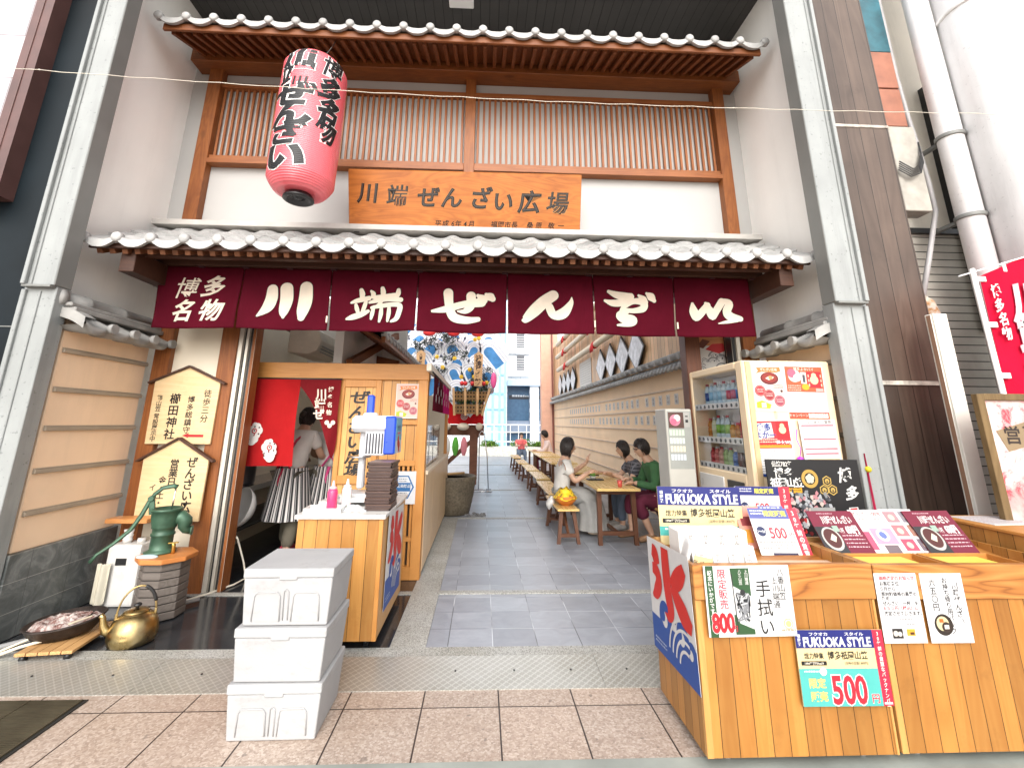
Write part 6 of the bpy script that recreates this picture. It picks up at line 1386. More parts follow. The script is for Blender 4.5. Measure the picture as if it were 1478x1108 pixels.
for i, (x, c, lab) in enumerate(((-.62, (.12, .40, .06), 'bunch of bright green cloth hanging under the float'), (-.42, (.70, .25, .28), 'bunch of pale pink cloth hanging under the float'), (-.82, (.75, .73, .70), 'white cloth bundle hanging under the float'))):
    mb = MB(); mb.grid(lambda u, v: (x+.08*cos(2*pi*u)*(.4+.6*sin(pi*v)), 11.2+.06*sin(2*pi*u)*(.4+.6*sin(pi*v)), 1.12-.42*v), 18, 8); tag(mb.build('hanging_cloth', cloth('bundle_cloth_%s' % 'abc'[i], c, .1)), lab, 'cloth')
t = thing('coat_rack', 'thin metal rack on a wheeled base beside the float', 'rack', (.0, 10.2, .0145)); mb = MB(); mb.tube([(-.05, 0, .05), (-.05, 0, 1.2), (.0, 0, 1.27), (.06, 0, 1.2), (.12, 0, .75), (.16, 0, .05)], .012, 8); mb.tube([(-.15, -.1, .04), (.22, -.1, .04), (.22, .2, .04), (-.15, .2, .04), (-.15, -.1, .04)], .014, 8); mb.build('frame', CHROME, t)
# stone water basin
g = G('mottled_stone'); n1 = g.noise(g.obj(), 30, 5, .75); n2 = g.noise(g.obj(), 4, 4); c = g.mix(1, g.ramp(n1, [(.3, (.07, .055, .035)), (.7, (.24, .20, .14))]), g.ramp(n2, [(.3, .7), (.7, 1.1)]), 'MULTIPLY'); g.bump(n1, .5, .006)
STN = g.fin(c, .6)
bs = thing('stone_basin', 'round mottled stone water basin by the end of the booth', 'basin', (-.48, 7.98, .0145)); mb = MB(); mb.lathe([(.26, 0), (.30, .02), (.36, .28), (.39, .52), (.40, .575), (.385, .59), (.345, .58), (.34, .52), (0, .50)], 40); mb.build('bowl', STN, bs)
mb = MB(); mb.lathe([(0, .545), (.342, .545)], 32); gw = G('basin_water'); mb.build('water', gw.fin((.10, .12, .12), .04), bs); mb = MB(); mb.tube([(-.25, -.1, .60), (.2, .06, .62)], .02, 10); mb.build('bamboo_spout', BAMB, bs)
mb = MB(); random.seed(6)
for k in range(26): mb.ball((-.12+random.uniform(-.12, .26), 7.82+random.uniform(-.1, .16), .02), random.uniform(.015, .035), 0, 7, 5, (1, 1, .6))
tag(mb.build('pebbles', mat('dark_pebbles', (.16, .16, .16), .5, var=.5, scale=12)), 'scatter of small dark pebbles at the foot of the stone basin', 'pebbles', kind='stuff')

# ------------------------------------------------------------------ side roof above the booth
sr = thing('side_roof', 'small tiled lean-to roof along the passage above the kitchen booth', 'roof', (-1.4, 6.5, 2.4)); P = REL(sr)
mb = MB(); n = 16; y0, L_ = 4.95, 3.2
mb.grid(lambda u, v: (-1.08-.62*v, y0+L_*u, 2.40+.42*v+wave(u*n)*.7), n*8, 3)
mb.grid(lambda u, v: (-1.08+(0, .01, -.05)[int(round(v*2))], y0+L_*u, 2.40+wave(u*n)*.7-(0, 1, 1)[int(round(v*2))]*(.02+.035*abs(sin(pi*(u*n % 1))))), n*8, 2)
for i in range(n+1): mb.lathe([(.036, -.02), (.036, 0), (.02, .012), (0, .013)], 10, MX.Translation((-1.075, y0+L_*i/n, 2.40)) @ MX.Rotation(rad(90), 4, 'Y'))
P(mb, 'roof_tiles', TILE, 0)
mb = MB(); mb.box(-1.12, -1.08, y0, y0+L_, 2.30, 2.365); mb.add([(-1.10, y0, 2.31), (-1.75, y0, 2.70), (-1.75, y0+L_, 2.70), (-1.10, y0+L_, 2.31)], [(0, 1, 2, 3)]); P(mb, 'fascia', BEAM, 0)
mb = MB()
for i in range(18): mb.bar((-1.11, y0+.1+i*.175, 2.315), (-1.72, y0+.1+i*.175, 2.68), .04, .05)
P(mb, 'rafters', RAFT, 0)
mb = MB(); mb.box(-1.72, -1.62, y0+.3, y0+L_, 1.9, 4.4); P(mb, 'gable_wall', PLASTER, 0)

# ------------------------------------------------------------------ beyond the passage
fb = thing('white_building', 'pale multi-storey building with dark shop glass beyond the passage', 'building', (3, 30, 0))
g = G('pale_wall_tiles'); o_ = g.mp((1, 1, 1), (0, 0, 0), (rad(90), 0, 0)); br = g.n('TexBrick', offset=.5); g.l(o_, br.inputs['Vector'])
for k, v in (('Scale', 1), ('Mortar Size', .02), ('Brick Width', .6), ('Row Height', .3)): br.inputs[k].default_value = v
br.inputs['Color1'].default_value = (.80, .81, .83, 1); br.inputs['Color2'].default_value = (.85, .86, .88, 1); br.inputs['Mortar'].default_value = (.50, .52, .57, 1); PWT = g.fin(br.outputs['Color'], .5)
def FB(mb, nm, m): o = mb.build(nm, m, bev=0); o.parent = fb; o.matrix_parent_inverse = MX.Translation((-3, -30, 0)); return o
mb = MB(); mb.box(-20, 24, 29.0, 36, 3.9, 22); mb.box(-20, 1.55, 29.0, 36, 0, 3.9); mb.box(3.0, 3.55, 28.9, 36, 0, 3.9); mb.box(5.5, 24, 29, 36, 0, 3.9); FB(mb, 'tiled_wall', PWT)
mb = MB(); mb.box(1.55, 6, 28.7, 29.0, 3.75, 4.12); FB(mb, 'fascia_band', mat('blue_grey_fascia', (.38, .52, .66), .4))
mb = MB(); mb.box(1.55, 6, 29.6, 29.7, 0, 3.75); FB(mb, 'shop_glass', mat('dark_blue_glass', (.06, .12, .20), .15))
mb = MB(); mb.box(1.55, 6, 29.3, 29.55, .9, 1.6); FB(mb, 'shop_counter', mat('blue_grey_shade', (.20, .25, .33), .5))
for z in (4.75, 6.2, 7.8):
    mb = MB(); mb.box(2.15, 2.65, 28.98, 29.01, z, z+.95); FB(mb, 'window', mat('dark_window_glass', (.06, .07, .09), .2) if 'dark_window_glass' not in bpy.data.materials else bpy.data.materials['dark_window_glass'])
    mb = MB(); mb.box(1.6, 3.0, 28.75, 29.0, z-.42, z-.12); FB(mb, 'sill_band', WHITEP)
    mb = MB()
    for k in range(5): mb.box(2.15, 2.65, 28.95, 28.975, z+.15*k+.1, z+.15*k+.125)
    FB(mb, 'window_slat', WHITEP)
s = Sheet(2.0, .25, '#0c1c30'); s.text('THE LOBBY', .95, .13, .2, '#e8ecf2', .0, 2) if 0 else s.lines(.2, .16, 1.6, 1, .16, '#d8dfe8', .7)
o = s.build('sign_band', MX.Identity(4), parent=fb); o.matrix_parent_inverse = MX.Translation((-3, -30, 0)); o.matrix_basis = frame((1.7, 29.58, 2.95), (1, 0, 0), (0, 0, 1))
sc = thing('blue_structure', 'light blue panelled structure left of the dark shop glass', 'structure', (.9, 27, 0)); mb = MB(); mb.box(-.75, .35, 0, 1.0, 0, 9); mb.build('panel_block', mat('light_blue_panel', (.46, .68, .80), .5, var=.15, scale=1.5), sc)
for x in (-.7, -.3, .1, .42):
    mb = MB(); mb.box(x-.06, x+.06, -.15, 0, 0, 9); mb.build('vertical_rib', mat('blue_rib', (.25, .52, .74), .5) if 'blue_rib' not in bpy.data.materials else bpy.data.materials['blue_rib'], sc)
for z in (1.3, 2.2, 3.1, 4.2, 5.4):
    mb = MB(); mb.box(-.75, .35, -.08, 0, z, z+.09); mb.build('cross_rib', bpy.data.materials['blue_rib'], sc)
t = thing('railing', 'white metal railing across the far end of the passage', 'railing', (1, 23, 0)); mb = MB()
for z in (.55, 1.0, 1.35): mb.box(-4, 4, -.02, .02, z, z+.05)
for k in range(21): mb.box(-4+k*.4-.015, -4+k*.4+.015, -.015, .015, 0, 1.38)
mb.build('rail_frame', WHITEP, t)
pl = thing('stone_planter', 'long pale stone planter at the far end of the passage', 'planter', (1.2, 21.5, 0)); mb = MB(); mb.box(-4, 3.5, -.3, .3, 0, .42); mb.build('stone_box', mat('pale_flower_stone', (.66, .66, .60), .8, var=.25, scale=14, bump=.6, bscale=20, bd=.02), pl)
random.seed(31)
LEAFY = mat('fresh_green_leaf', (.16, .30, .035), .5, var=.5, scale=9)
for i, (x, s_, lab) in enumerate(((.35, .5, 'small lime green shrub at the left of the far planter'), (1.85, .62, 'larger lime green shrub right of the far seated person'), (2.6, .4, 'small lime green shrub beside the salmon pier'))):
    t = thing('shrub', lab, 'shrub', (x, 21.4, .42)); mb = MB()
    for k in range(420):
        d = V((random.gauss(0, 1), random.gauss(0, 1), random.gauss(0, 1))).normalized()*random.uniform(.2, 1)*s_; c = V((d.x, d.y*.6, abs(d.z)*.55+.02)); a = V((random.gauss(0, 1), random.gauss(0, 1), random.gauss(0, .6))).normalized()*.07; b = a.cross(V((random.random(), random.random(), 1))).normalized()*.03
        mb.add([c-a, c+b, c+a, c-b], [(0, 1, 2, 3)])
    mb.build('leaves', LEAFY, t); mb = MB(); mb.tube([(0, 0, -.05), (0, 0, .2)], .03, 8); mb.build('stem', LEGW, t)

# ------------------------------------------------------------------ drinks vending machine and ticket machine
VMC = mat('cream_machine_paint', (.74, .58, .38), .4, var=.04); VMW = mat('machine_inner_white', (.78, .80, .82), .4)
vm = thing('vending_machine', 'cream drinks vending machine with posters stuck on its street side', 'vending machine', (2.40, 3.95, .0145)); P = REL(vm)
mb = MB(); mb.box(2.26, 2.75, 3.48, 4.46, .06, 1.95); mb.box(2.035, 2.26, 3.48, 3.585, .06, 1.95); mb.box(2.035, 2.26, 4.36, 4.46, .06, 1.95); mb.box(2.035, 2.26, 3.585, 4.36, 1.885, 1.95); mb.box(2.035, 2.26, 3.585, 4.36, .06, 1.085); P(mb, 'cabinet', VMC, .012)
mb = MB(); mb.box(2.03, 2.075, 3.474, 4.465, .10, 1.955); 
mb = MB(); mb.box(2.06, 2.10, 3.472, 3.482, .08, 1.94); P(mb, 'door_seam', mat('tan_seam', (.50, .36, .20), .5), .002)
mb = MB(); mb.box(2.245, 2.258, 3.587, 4.358, 1.087, 1.883); P(mb, 'display_back', VMW)
for z in (1.595, 1.31, 1.09):
    mb = MB(); mb.box(2.055, 2.24, 3.588, 4.357, z-.004, z+.010); mb.box(2.048, 2.056, 3.588, 4.357, z-.012, z+.042); sf = P(mb, 'shelf', WPL, .002)
    mb = MB()
    for k in range(10): mb.lathe([(.015, 0), (.015, .004), (0, .005)], 14, MX.Translation((2.048, 3.63+.0765*k, z+.015)) @ MX.Rotation(rad(-90), 4, 'Y'))
    P(mb, 'selection_buttons', mat('dark_button', (.10, .11, .11), .3) if 'dark_button' not in bpy.data.materials else bpy.data.materials['dark_button'], 0, sf)
mb = MB(); mb.box(2.040, 2.046, 3.588, 4.357, 1.088, 1.882); P(mb, 'window_pane', CLEAR, 0)
mb = MB(); mb.box(2.022, 2.036, 3.62, 3.86, .80, 1.02); P(mb, 'coin_panel', BLACKM, .004); mb = MB(); mb.box(2.022, 2.036, 3.92, 4.34, .82, 1.03); P(mb, 'notice_panel', WPL, .003)
mb = MB(); mb.lathe([(.034, 0), (.036, .012), (.02, .016), (0, .012)], 20, MX.Translation((2.022, 3.72, .95)) @ MX.Rotation(rad(-90), 4, 'Y')); P(mb, 'coin_return_knob', CHROME, 0)
for x in (2.09, 2.69):
    for y in (3.54, 4.40):
        mb = MB(); mb.box(x-.03, x+.03, y-.03, y+.03, 0, .06); o = P(mb, 'foot', BLACKM); o.location.z += .0145
rows = [(1.606, [('#2a3f8f', .22), ('#9fd0ee', .225), ('#bcdff2', .225), ('#a9d8ef', .225), ('#c5e4f4', .225), ('#e24a5c', .22), ('#e8707c', .22), ('#3a7fd0', .22), ('#1f4aa8', .20)]),
        (1.321, [('#d98a2a', .19), ('#e8ecc8', .20), ('#8cc63a', .215), ('#6fb53a', .215), ('#9bcf4a', .215), ('#e09a30', .15), ('#d9862a', .15), ('#c8362e', .20), ('#7fb8e0', .215)]),
        (1.101, [('#d8323a', .15), ('#e6807a', .16), ('#e8b0a0', .16), ('#a8c87a', .16), ('#b8d49a', .16), ('#3a6fc0', .15), ('#6a2f22', .13), ('#4a2018', .13), ('#5a2a1c', .13)])]
for ri, (z, L_) in enumerate(rows):
    for k, (c, h) in enumerate(L_):
        mb = MB(); r = .028
        if h > .14:
            mb.lathe([(r*.9, 0), (r, .006), (r, h*.28)], 16, m=1); mb.lathe([(r, h*.28), (r*1.0, h*.62)], 16, m=0); mb.lathe([(r, h*.62), (r*.95, h*.70), (r*.45, h*.90)], 16, m=1); mb.lathe([(r*.5, h*.90), (r*.5, h), (0, h)], 16, m=2)
        else: mb.lathe([(r*.85, 0), (r, .006), (r, h-.008), (r*.85, h), (0, h-.003)], 16, m=0)
        o = mb.build('drink_bottle' if h > .14 else 'drink_can', [ink(c, .3), ink('#cfe6f0' if h > .2 else c, .2), ink('#f2f2f2' if k % 2 else '#d04048', .4)]); o.location = (2.145, 3.665+.0765*(8-k), z)
        rn_, cn_ = ('top', 'middle', 'bottom')[ri], 'lettuce'
        tag(o, ('bottle' if h > .14 else 'can')+' on the %s vending machine shelf, %s from its passage end' % (rn_, ('first', 'second', 'third', 'fourth', 'fifth', 'sixth', 'seventh', 'eighth', 'ninth')[k]), 'bottle' if h > .14 else 'can', 'drinks on the vending machine shelves')
def sheet_at(s, name, x0, z0, y, label, cat, slant=0, lean=0): return s.build(name, frame((x0, y, z0), (1, 0, slant), (0, lean, 1)), label, cat)
zenzai_poster(.258, .358, '#fae0d6').build('sweet_soup_poster', frame((2.105, 3.4765, 1.56), (1, 0, -.01), (.01, 0, 1)), 'pink sweet-soup poster at the top left of the vending machine side', 'poster')
s = Sheet(.316, .36, '#fbfaf8'); s.rect(.008, .155, .308, .352, '#e8623a'); s.circ(.08, .28, .05, '#f6dcd8', 2); s.circ(.06, .30, .035, '#e26a86', 3); s.circ(.10, .265, .03, '#f8f0ee', 3); s.rect(.13, .22, .175, .31, '#f2e6e0', 2); s.rect(.145, .23, .165, .29, '#50505c', 3); s.rect(.18, .19, .295, .315, '#d8202c', 2); s.circ(.237, .25, .034, '#f6dfb0', 3); s.circ(.237, .285, .02, '#f6dfb0', 3)
for q in range(6): s.rect(.188+.098*(q % 2), .20+.035*(q//2), .198+.098*(q % 2), .222+.035*(q//2), '#f4c8b0', 3)
s.text('博多よかバイ', .16, .333, .028, '#fbe8d8', .01, 2); s.circ(.16, .195, .03, '#f6b81e', 4, ry=.024); s.lines(.02, .20, .12, 3, .017, '#fbd8c8', .4, 2); s.rect(.24, .16, .30, .185, '#c0b8b0', 3); s.lines(.02, .135, .15, 8, .015, '#b0aca8', .25); s.lines(.165, .135, .295, 8, .015, '#b0aca8', .25)
sheet_at(s, 'event_poster', 2.366, 1.553, 3.4775, 'orange and white event poster at the top right of the vending machine side', 'poster', -.01)
s = Sheet(.316, .05, '#e8583a'); s.text('キャンペーン', .07, .027, .026, '#fbe8d8', .01); s.rect(.15, .008, .305, .042, '#f8f4ee'); s.lines(.16, .036, .30, 2, .014, '#a89a94', .4, 2); sheet_at(s, 'poster_strip', 2.370, 1.502, 3.4775, 'narrow orange poster strip below the event poster', 'poster')
s = Sheet(.285, .41, '#fbfaf8'); s.rect(.008, .20, .277, .402, '#e0323a'); s.poly([(.01, .27), (.15, .28), (.14, .39), (.02, .385)], '#f6f2ee', 2); s.text('博多', .075, .355, .06, '#1f3f98', .035, 3); s.text('よかー', .085, .30, .055, '#1f3f98', .035, 3); s.rect(.175, .27, .27, .395, '#d01c28', 2); s.circ(.222, .335, .028, '#f6dfb0', 3); s.circ(.222, .365, .018, '#f6dfb0', 3); s.text('最大30%', .22, .243, .033, '#ffffff', .03, 3); s.lines(.015, .262, .17, 2, .018, '#fbd8c0', .5, 3); s.rect(.015, .205, .27, .228, '#f0a020', 3); s.lines(.02, .225, .26, 1, .02, '#c8202c', .6, 4); s.lines(.02, .18, .25, 9, .018, '#a8a4a2', .3); s.rect(.0, .0, .285, .02, '#2a4a98', 2)
sheet_at(s, 'discount_poster', 2.078, 1.08, 3.4755, 'red and white discount poster with blue lettering on the vending machine side', 'poster', .02)
s = Sheet(.285, .385, '#fbfaf9'); s.text('よくあるご質問', .16, .365, .028, '#6a5a58', .005)
for q, yy in enumerate((.335, .235, .165, .13)): s.rect(.015, yy, .27, yy+.012, '#e27a88')
s.lines(.02, .325, .265, 5, .017, '#b8b2b0', .25); s.lines(.02, .225, .265, 3, .017, '#b8b2b0', .25); s.rect(.02, .085, .27, .10, '#f3cfa0'); s.rect(.04, .03, .08, .06, '#8fc29a'); s.rect(.13, .03, .155, .075, '#7a9a80', 2); s.rect(.15, .02, .175, .062, '#8a8a90', 3)
s.build('rules_sheet', frame((2.425, 3.452, 1.11), (1, 0, .02), (-.02, .02, 1)), 'white rules sheet with pink headings hanging loose on the vending machine side', 'poster')
mb = MB(); mb.lathe([(.018, 0), (.024, .02), (.020, .055), (0, .065)], 14); mb.tube([(0, 0, .06), (.012, -.005, .12), (-.01, 0, .19), (.005, 0, .26)], .003, 6); o = mb.build('purple_charm', mat('purple_charm', (.40, .02, .50), .35)); o.location = (2.385, 3.45, 1.165); tag(o, 'small purple charm hanging on a cord between the machine posters', 'charm')
tk = thing('ticket_machine', 'small grey ticket machine with picture buttons beside the vending machine', 'ticket machine', (1.79, 4.27, .0145)); P = REL(tk)
mb = MB(); mb.box(1.665, 1.905, 4.15, 4.40, .02, 1.59); P(mb, 'cabinet', mat('grey_machine_paint', (.40, .39, .35), .4, var=.05), .008)
s = Sheet(.215, .50, '#a9aca6'); s.rect(.008, .35, .15, .49, '#5a3a30'); s.circ(.07, .42, .05, '#d88aa0', 2); s.circ(.09, .44, .03, '#f2e6e0', 3); s.circ(.055, .405, .03, '#e26a8a', 3); s.rect(.15, .36, .205, .49, '#bcbab4', 2); s.rect(.165, .40, .19, .425, '#26262a', 3); s.rect(.165, .45, .19, .46, '#26262a', 3)
for r_ in range(4):
    for c_ in range(5): s.rect(.012+.028*c_, .285-.07*r_, .034+.028*c_, .335-.07*r_, ('#d6ecd2', '#e4f0e6', '#f2ead2', '#dfe9f2')[r_], 2)
o = s.build('button_panel', MX.Identity(4), parent=tk); o.matrix_parent_inverse = MX.Translation(-tk.location); o.matrix_basis = frame((1.678, 4.1485, 1.07), (1, 0, 0), (0, 0, 1))
mb = MB(); mb.box(1.70, 1.86, 4.138, 4.15, .70, .86); P(mb, 'ticket_slot', BLACKM, .003)

# ------------------------------------------------------------------ display stalls in the right foreground
SPLK = wood('stall_boards', (.315, .122, .022), (.42, .200, .048), 'Z', 4.5, .42, plank=.077, pax='X', gap=.02, fine=.4)
SPLKY = wood('stall_side_boards', (.33, .138, .030), (.43, .215, .060), 'Z', 4.5, .42, plank=.077, pax='Y', gap=.02, fine=.4)
def m_apron():
    g = G('cedar_apron_board'); x, y, z = g.sep()
    v = g.mp((.55, 1, 3.2), (0, 0, .2)); big = g.noise(v, 1.7, 2, .4, .6); rg = g.math('ABSOLUTE', g.math('SUBTRACT', g.math('FRACT', g.math('MULTIPLY', big, 11)), .5)); fi = g.noise(g.mp((.02, 1, 1)), 150, 3)
    c = g.ramp(g.math('ADD', g.math('MULTIPLY', rg, 1.3), g.math('MULTIPLY', fi, .3)), [(.10, (.16, .048, .008)), (.26, (.325, .122, .024)), (.8, (.43, .20, .052))]); return g.fin(c, .4)
APRW = m_apron()
def stall(x0, x1, y0, y1, label, h=.81):
    t = thing('display_stall', label, 'stall', ((x0+x1)/2, (y0+y1)/2, .0)); P = REL(t)
    mb = MB(); mb.box(x0+.012, x1-.012, y0+.006, y0+.026, .045, h-.15); P(mb, 'front_boards', SPLK, 0)
    mb = MB(); mb.box(x0, x0+.02, y0+.026, y1, .045, h-.004); P(mb, 'side_boards', SPLKY, 0); mb = MB(); mb.box(x1-.02, x1, y0+.026, y1, .045, h-.004); P(mb, 'side_boards', SPLKY, 0)
    for xa_, xb_ in ((x0, x0+.03), (x1-.012, x1)): mb = MB(); mb.box(xa_, xb_, y0+.001, y0+.026, .045, h-.15); P(mb, 'corner_post', wood('corner_strip_wood', (.42, .20, .055), (.60, .32, .10), 'Z', 6, .4) if 'corner_strip_wood' not in bpy.data.materials else bpy.data.materials['corner_strip_wood'], .002)
    mb = MB(); mb.box(x0-.004, x1+.004, y0-.010, y0+.026, h-.15, h); P(mb, 'apron_board', APRW, .004)
    mb = MB(); mb.box(x0+.02, x1-.02, y1-.02, y1, .045, h); P(mb, 'back_board', CSIDE, 0)
    mb = MB(); mb.add([(x0+.02, y0+.026, h-.10), (x1-.02, y0+.026, h-.10), (x1-.02, y1-.02, h-.02), (x0+.02, y1-.02, h-.02)], [(0, 1, 2, 3)]); P(mb, 'display_board', APRW, 0)
    for x in (x0+.12, x1-.12):
        for y in (y0+.08, y1-.08): mb = MB(); mb.lathe([(.02, -.009), (.021, .009)], 14, MX.Translation((x, y, .0215)) @ MX.Rotation(rad(90), 4, 'Y')); mb.box(x-.014, x+.014, y-.014, y+.014, .040, .0465); P(mb, 'caster', mat('grey_caster', (.35, .35, .36), .4) if 'grey_caster' not in bpy.data.materials else bpy.data.materials['grey_caster'], 0)
    return t
stall(1.007, 1.872, 2.325, 2.86, 'wooden display stall with the red ice banner on its side')
stall(1.890, 2.930, 2.330, 2.88, 'wooden display stall with two white notices on its apron', .805)
t = thing('side_stall', 'plain boarded stall with white papers on top at the far right', 'stall', (3.4, 2.7, 0)); P = REL(t)
mb = MB(); mb.box(2.965, 2.985, 2.30, 3.05, .03, .875); P(mb, 'side_boards', SPLKY, 0); mb = MB(); mb.box(2.985, 3.9, 2.30, 2.32, .03, .875); mb.box(2.985, 3.9, 3.03, 3.05, .03, .875); P(mb, 'front_boards', SPLK, 0); mb = MB(); mb.box(2.955, 3.91, 2.29, 3.06, .875, .893); P(mb, 'top', HONEY, .003)
for i, (x, y, r_, w_) in enumerate(((3.02, 2.75, .05, .34), (3.08, 2.40, -.08, .30), (3.45, 2.7, .1, .35))):
    s = Sheet(w_, .26, '#f6f3f2'); s.lines(.02, .23, w_-.02, 8, .026, '#d9a8ac', .25); s.build('paper_sheet', MX.Translation((x, y, .8965+.0005*i)) @ MX.Rotation(r_, 4, 'Z'), ('white paper on the side stall nearest the white post', 'white paper at the near corner of the side stall', 'white paper lying furthest right on the side stall')[i], 'paper')
ice_banner(.56, .56).build('ice_banner', frame((.9985, 2.885, .245), (0, -1, .05), (.0, 0, 1)), 'white and blue ice banner with red brushed character on the stall side', 'banner')
def fukuoka(w, h, small=False):
    s = Sheet(w, h, '#f4dfa6', .005); wr = w*.885 if not small else w
    s.rect(0, .755*h, wr, h, '#17227a'); s.rect(0, 0, wr, .485*h, '#56c0b8'); 
    s.text('FUKUOKA STYLE', wr*.53, .845*h, h*.175, '#fafafa', .035, 2, sx=wr*.86/(h*.175*7.5)); s.text('フクオカ', wr*.30, .945*h, h*.052, '#fafafa', .02, 2, sx=1.5); s.text('スタイル', wr*.76, .945*h, h*.052, '#fafafa', .02, 2, sx=1.5); s.text('福岡発', wr*.045, .95*h, h*.05, '#fafafa', .02, 2, vert=True, pitch=h*.055)
    s.text('総力特集', wr*.21, .655*h, h*.085, '#1c1a18', .015, 2, sx=.9); s.text('博多祇園山笠', wr*.64, .66*h, h*.115, '#1c1a18', .018, 2, sx=.92); s.rect(wr*.04, .53*h, wr*.36, .585*h, '#16140f', 2); s.text('1994年発行/vol.9', wr*.20, .557*h, h*.042, '#f8f0dc', .02, 3); s.text('(当時の定価1,800円)', wr*.74, .555*h, h*.042, '#4a4034', .005, 2)
    s.text('限定', wr*.21, .30*h, h*.135, '#f2ee7a', .03, 2); s.text('販売', wr*.21, .13*h, h*.135, '#f2ee7a', .03, 2); s.text('500', wr*.60, .23*h, h*.50, '#fbf4f0', .065, 2, sx=.74); s.text('500', wr*.60, .23*h, h*.50, '#dc2238', .03, 3, sx=.74); s.text('円', wr*.915, .10*h, h*.13, '#fbf4f0', .05, 2); s.text('円', wr*.915, .10*h, h*.13, '#dc2238', .015, 3); s.circ(wr*.30, .45*h, h*.055, '#f6f6f4', 3); s.lines(wr*.06, .44*h, wr*.26, 1, .04*h, '#e8f6f4', .6, 2)
    if not small:
        s.rect(wr, 0, w, h, '#e02848'); s.text('30年前の貴重なバックナンバー', (wr+w)/2, .985*h, h*.066, '#fdf3ea', .022, 2, vert=True, pitch=h*.068, sx=.95); s.rect(wr+.1*(w-wr), .02*h, w-.1*(w-wr), .05*h, '#f6d0d4', 2)
    return s
fukuoka(.415, .297).build('magazine_poster', frame((1.449, 2.3145-.010, .243), (1, 0, -.004), (.002, .012, 1)), 'blue-headed FUKUOKA STYLE 500 yen poster on the front of the ice stall', 'poster')
s = fukuoka(.50, .42, True); s.rect(0, 0, .50, .155, '#f4dfa6', 5); s.text('2,000-', .40, .10, .07, '#3a3020', .0, 6)
s.build('magazine_poster', frame((1.040, 2.795, .675), (1, 0, -.01), (0, .05, 1)), 'large FUKUOKA STYLE poster standing at the back of the ice stall', 'poster')
def price_card(w, h, head='#17227a'):
    s = Sheet(w, h, '#f8f6f2', .003); wr = w*.80; s.rect(0, .78*h, wr, h, head); s.text('限定販売', wr*.66, .89*h, h*.13, '#f6ee5a', .03, 2); s.lines(wr*.05, .93*h, wr*.38, 2, .06*h, '#e8eaf4', .5, 2); s.circ(wr*.18, .52*h, h*.10, '#1c2a5a', 2); s.text('1～14', wr*.18, .52*h, h*.085, '#f6f6f6', .03, 3, sx=.8); s.text('500', wr*.58, .50*h, h*.30, '#e0384a', .02, 2, sx=.85); s.text('円', wr*.91, .46*h, h*.12, '#e0384a', .01, 2); s.lines(wr*.05, .30*h, wr*.95, 3, .06*h, '#8a8886', .3); s.rect(wr*.3, .03*h, wr*.9, .10*h, '#26244a', 2)
    s.rect(wr, 0, w, h, '#e0344a'); s.text('30年前の貴重な', (wr+w)/2, .97*h, h*.13, '#fdf3ea', .02, 2, vert=True, pitch=h*.135, sx=.9); return s
price_card(.335, .23).build('price_card', frame((1.535, 2.842, .862), (1, 0, -.008), (.02, .04, 1)), 'white 500 yen price card with blue head at the back of the ice stall', 'price card')
s = Sheet(.30, .25, '#f3a08c', .003); s.rect(.15, .14, .30, .25, '#6a74b0'); s.lines(.16, .23, .28, 3, .03, '#e6e9f6', .5, 2); s.rect(.02, .14, .08, .19, '#8a2a30', 2); s.rect(.09, .14, .13, .19, '#8a2a30', 2); s.rect(.02, .05, .06, .12, '#f0a030', 2); s.build('pink_leaflet', frame((1.505, 2.735, .755), (1, 0, 0), (.06, .45, 1)), 'salmon pink leaflet lying behind the reclining price card', 'leaflet')
price_card(.29, .26, '#5a62a8').build('price_card', frame((1.545, 2.655, .748), (1, 0, -.01), (.12, .42, .9)), 'pale reclining 500 yen price card with pink edge in the ice stall', 'price card')
random.seed(14)
for i in range(4):
    mb = MB(); mb.grid(lambda u, v: (1.075+.082*i+.078*u, 2.435+.10*v*.45+.012*sin(pi*u), .725+.13*v+.004*sin(9*u+i)), 8, 8); sp = []
    for q in range(9):
        cx, cz = random.uniform(.012, .066), random.uniform(.02, .11); sp.append((cx, cz))
    o = mb.build('sweets_pack', mat('white_wrapper_%s' % 'abcd'[i], (.74, .73, .70), .35, var=.06, scale=20), solid=.012); tag(o, ('white wrapped sweets pack at the left end of the pack row', 'white wrapped sweets pack second in the pack row', 'white wrapped sweets pack third in the pack row', 'white wrapped sweets pack at the right end of the pack row')[i], 'sweets pack', 'white sweets packs in the ice stall')
    s = Sheet(.05, .085, '#f3f1ec', .001); s.text('ぜんざい', .025, .08, .018, '#57504a', .005, 2, vert=True, pitch=.019); s.lines(.006, .06, .018, 4, .012, '#a09a92', .4); s.circ(.036, .02, .008, '#c9a45a', 2); q = s.build('label_print', MX.Identity(4), parent=o); q.matrix_basis = frame((1.09+.082*i, 2.434, .745), (1, 0, 0), (0, .34, 1))
mb = MB(); mb.box(1.05, 1.42, 2.56, 2.70, .735, .905); o = mb.build('cake_box', mat('white_card_box', (.78, .77, .74), .5, var=.03), bev=.006); tag(o, 'white card cake box behind the row of sweets packs', 'box')
s = Sheet(.35, .15, '#efedea', .0005)
for q in range(4): s.text('ぜんざい', .05+.083*q, .145, .026, '#8d867e', .004, 2, vert=True, pitch=.028); s.circ(.05+.083*q, .02, .007, '#b9b1a6', 2)
q = s.build('box_print', MX.Identity(4), parent=o); q.matrix_parent_inverse = MX.Identity(4); q.matrix_basis = frame((1.06, 2.5585, .745), (1, 0, 0), (0, 0, 1))
mb = MB(); mb.grid(lambda u, v: (1.022+.055*u+.03*v, 2.40+.30*u, .79+.10*v-.02*u), 4, 4); tag(mb.build('folded_flyer', mat('white_flyer', (.76, .76, .75), .6), solid=.002), 'folded white flyer sticking up at the left corner of the ice stall', 'flyer')
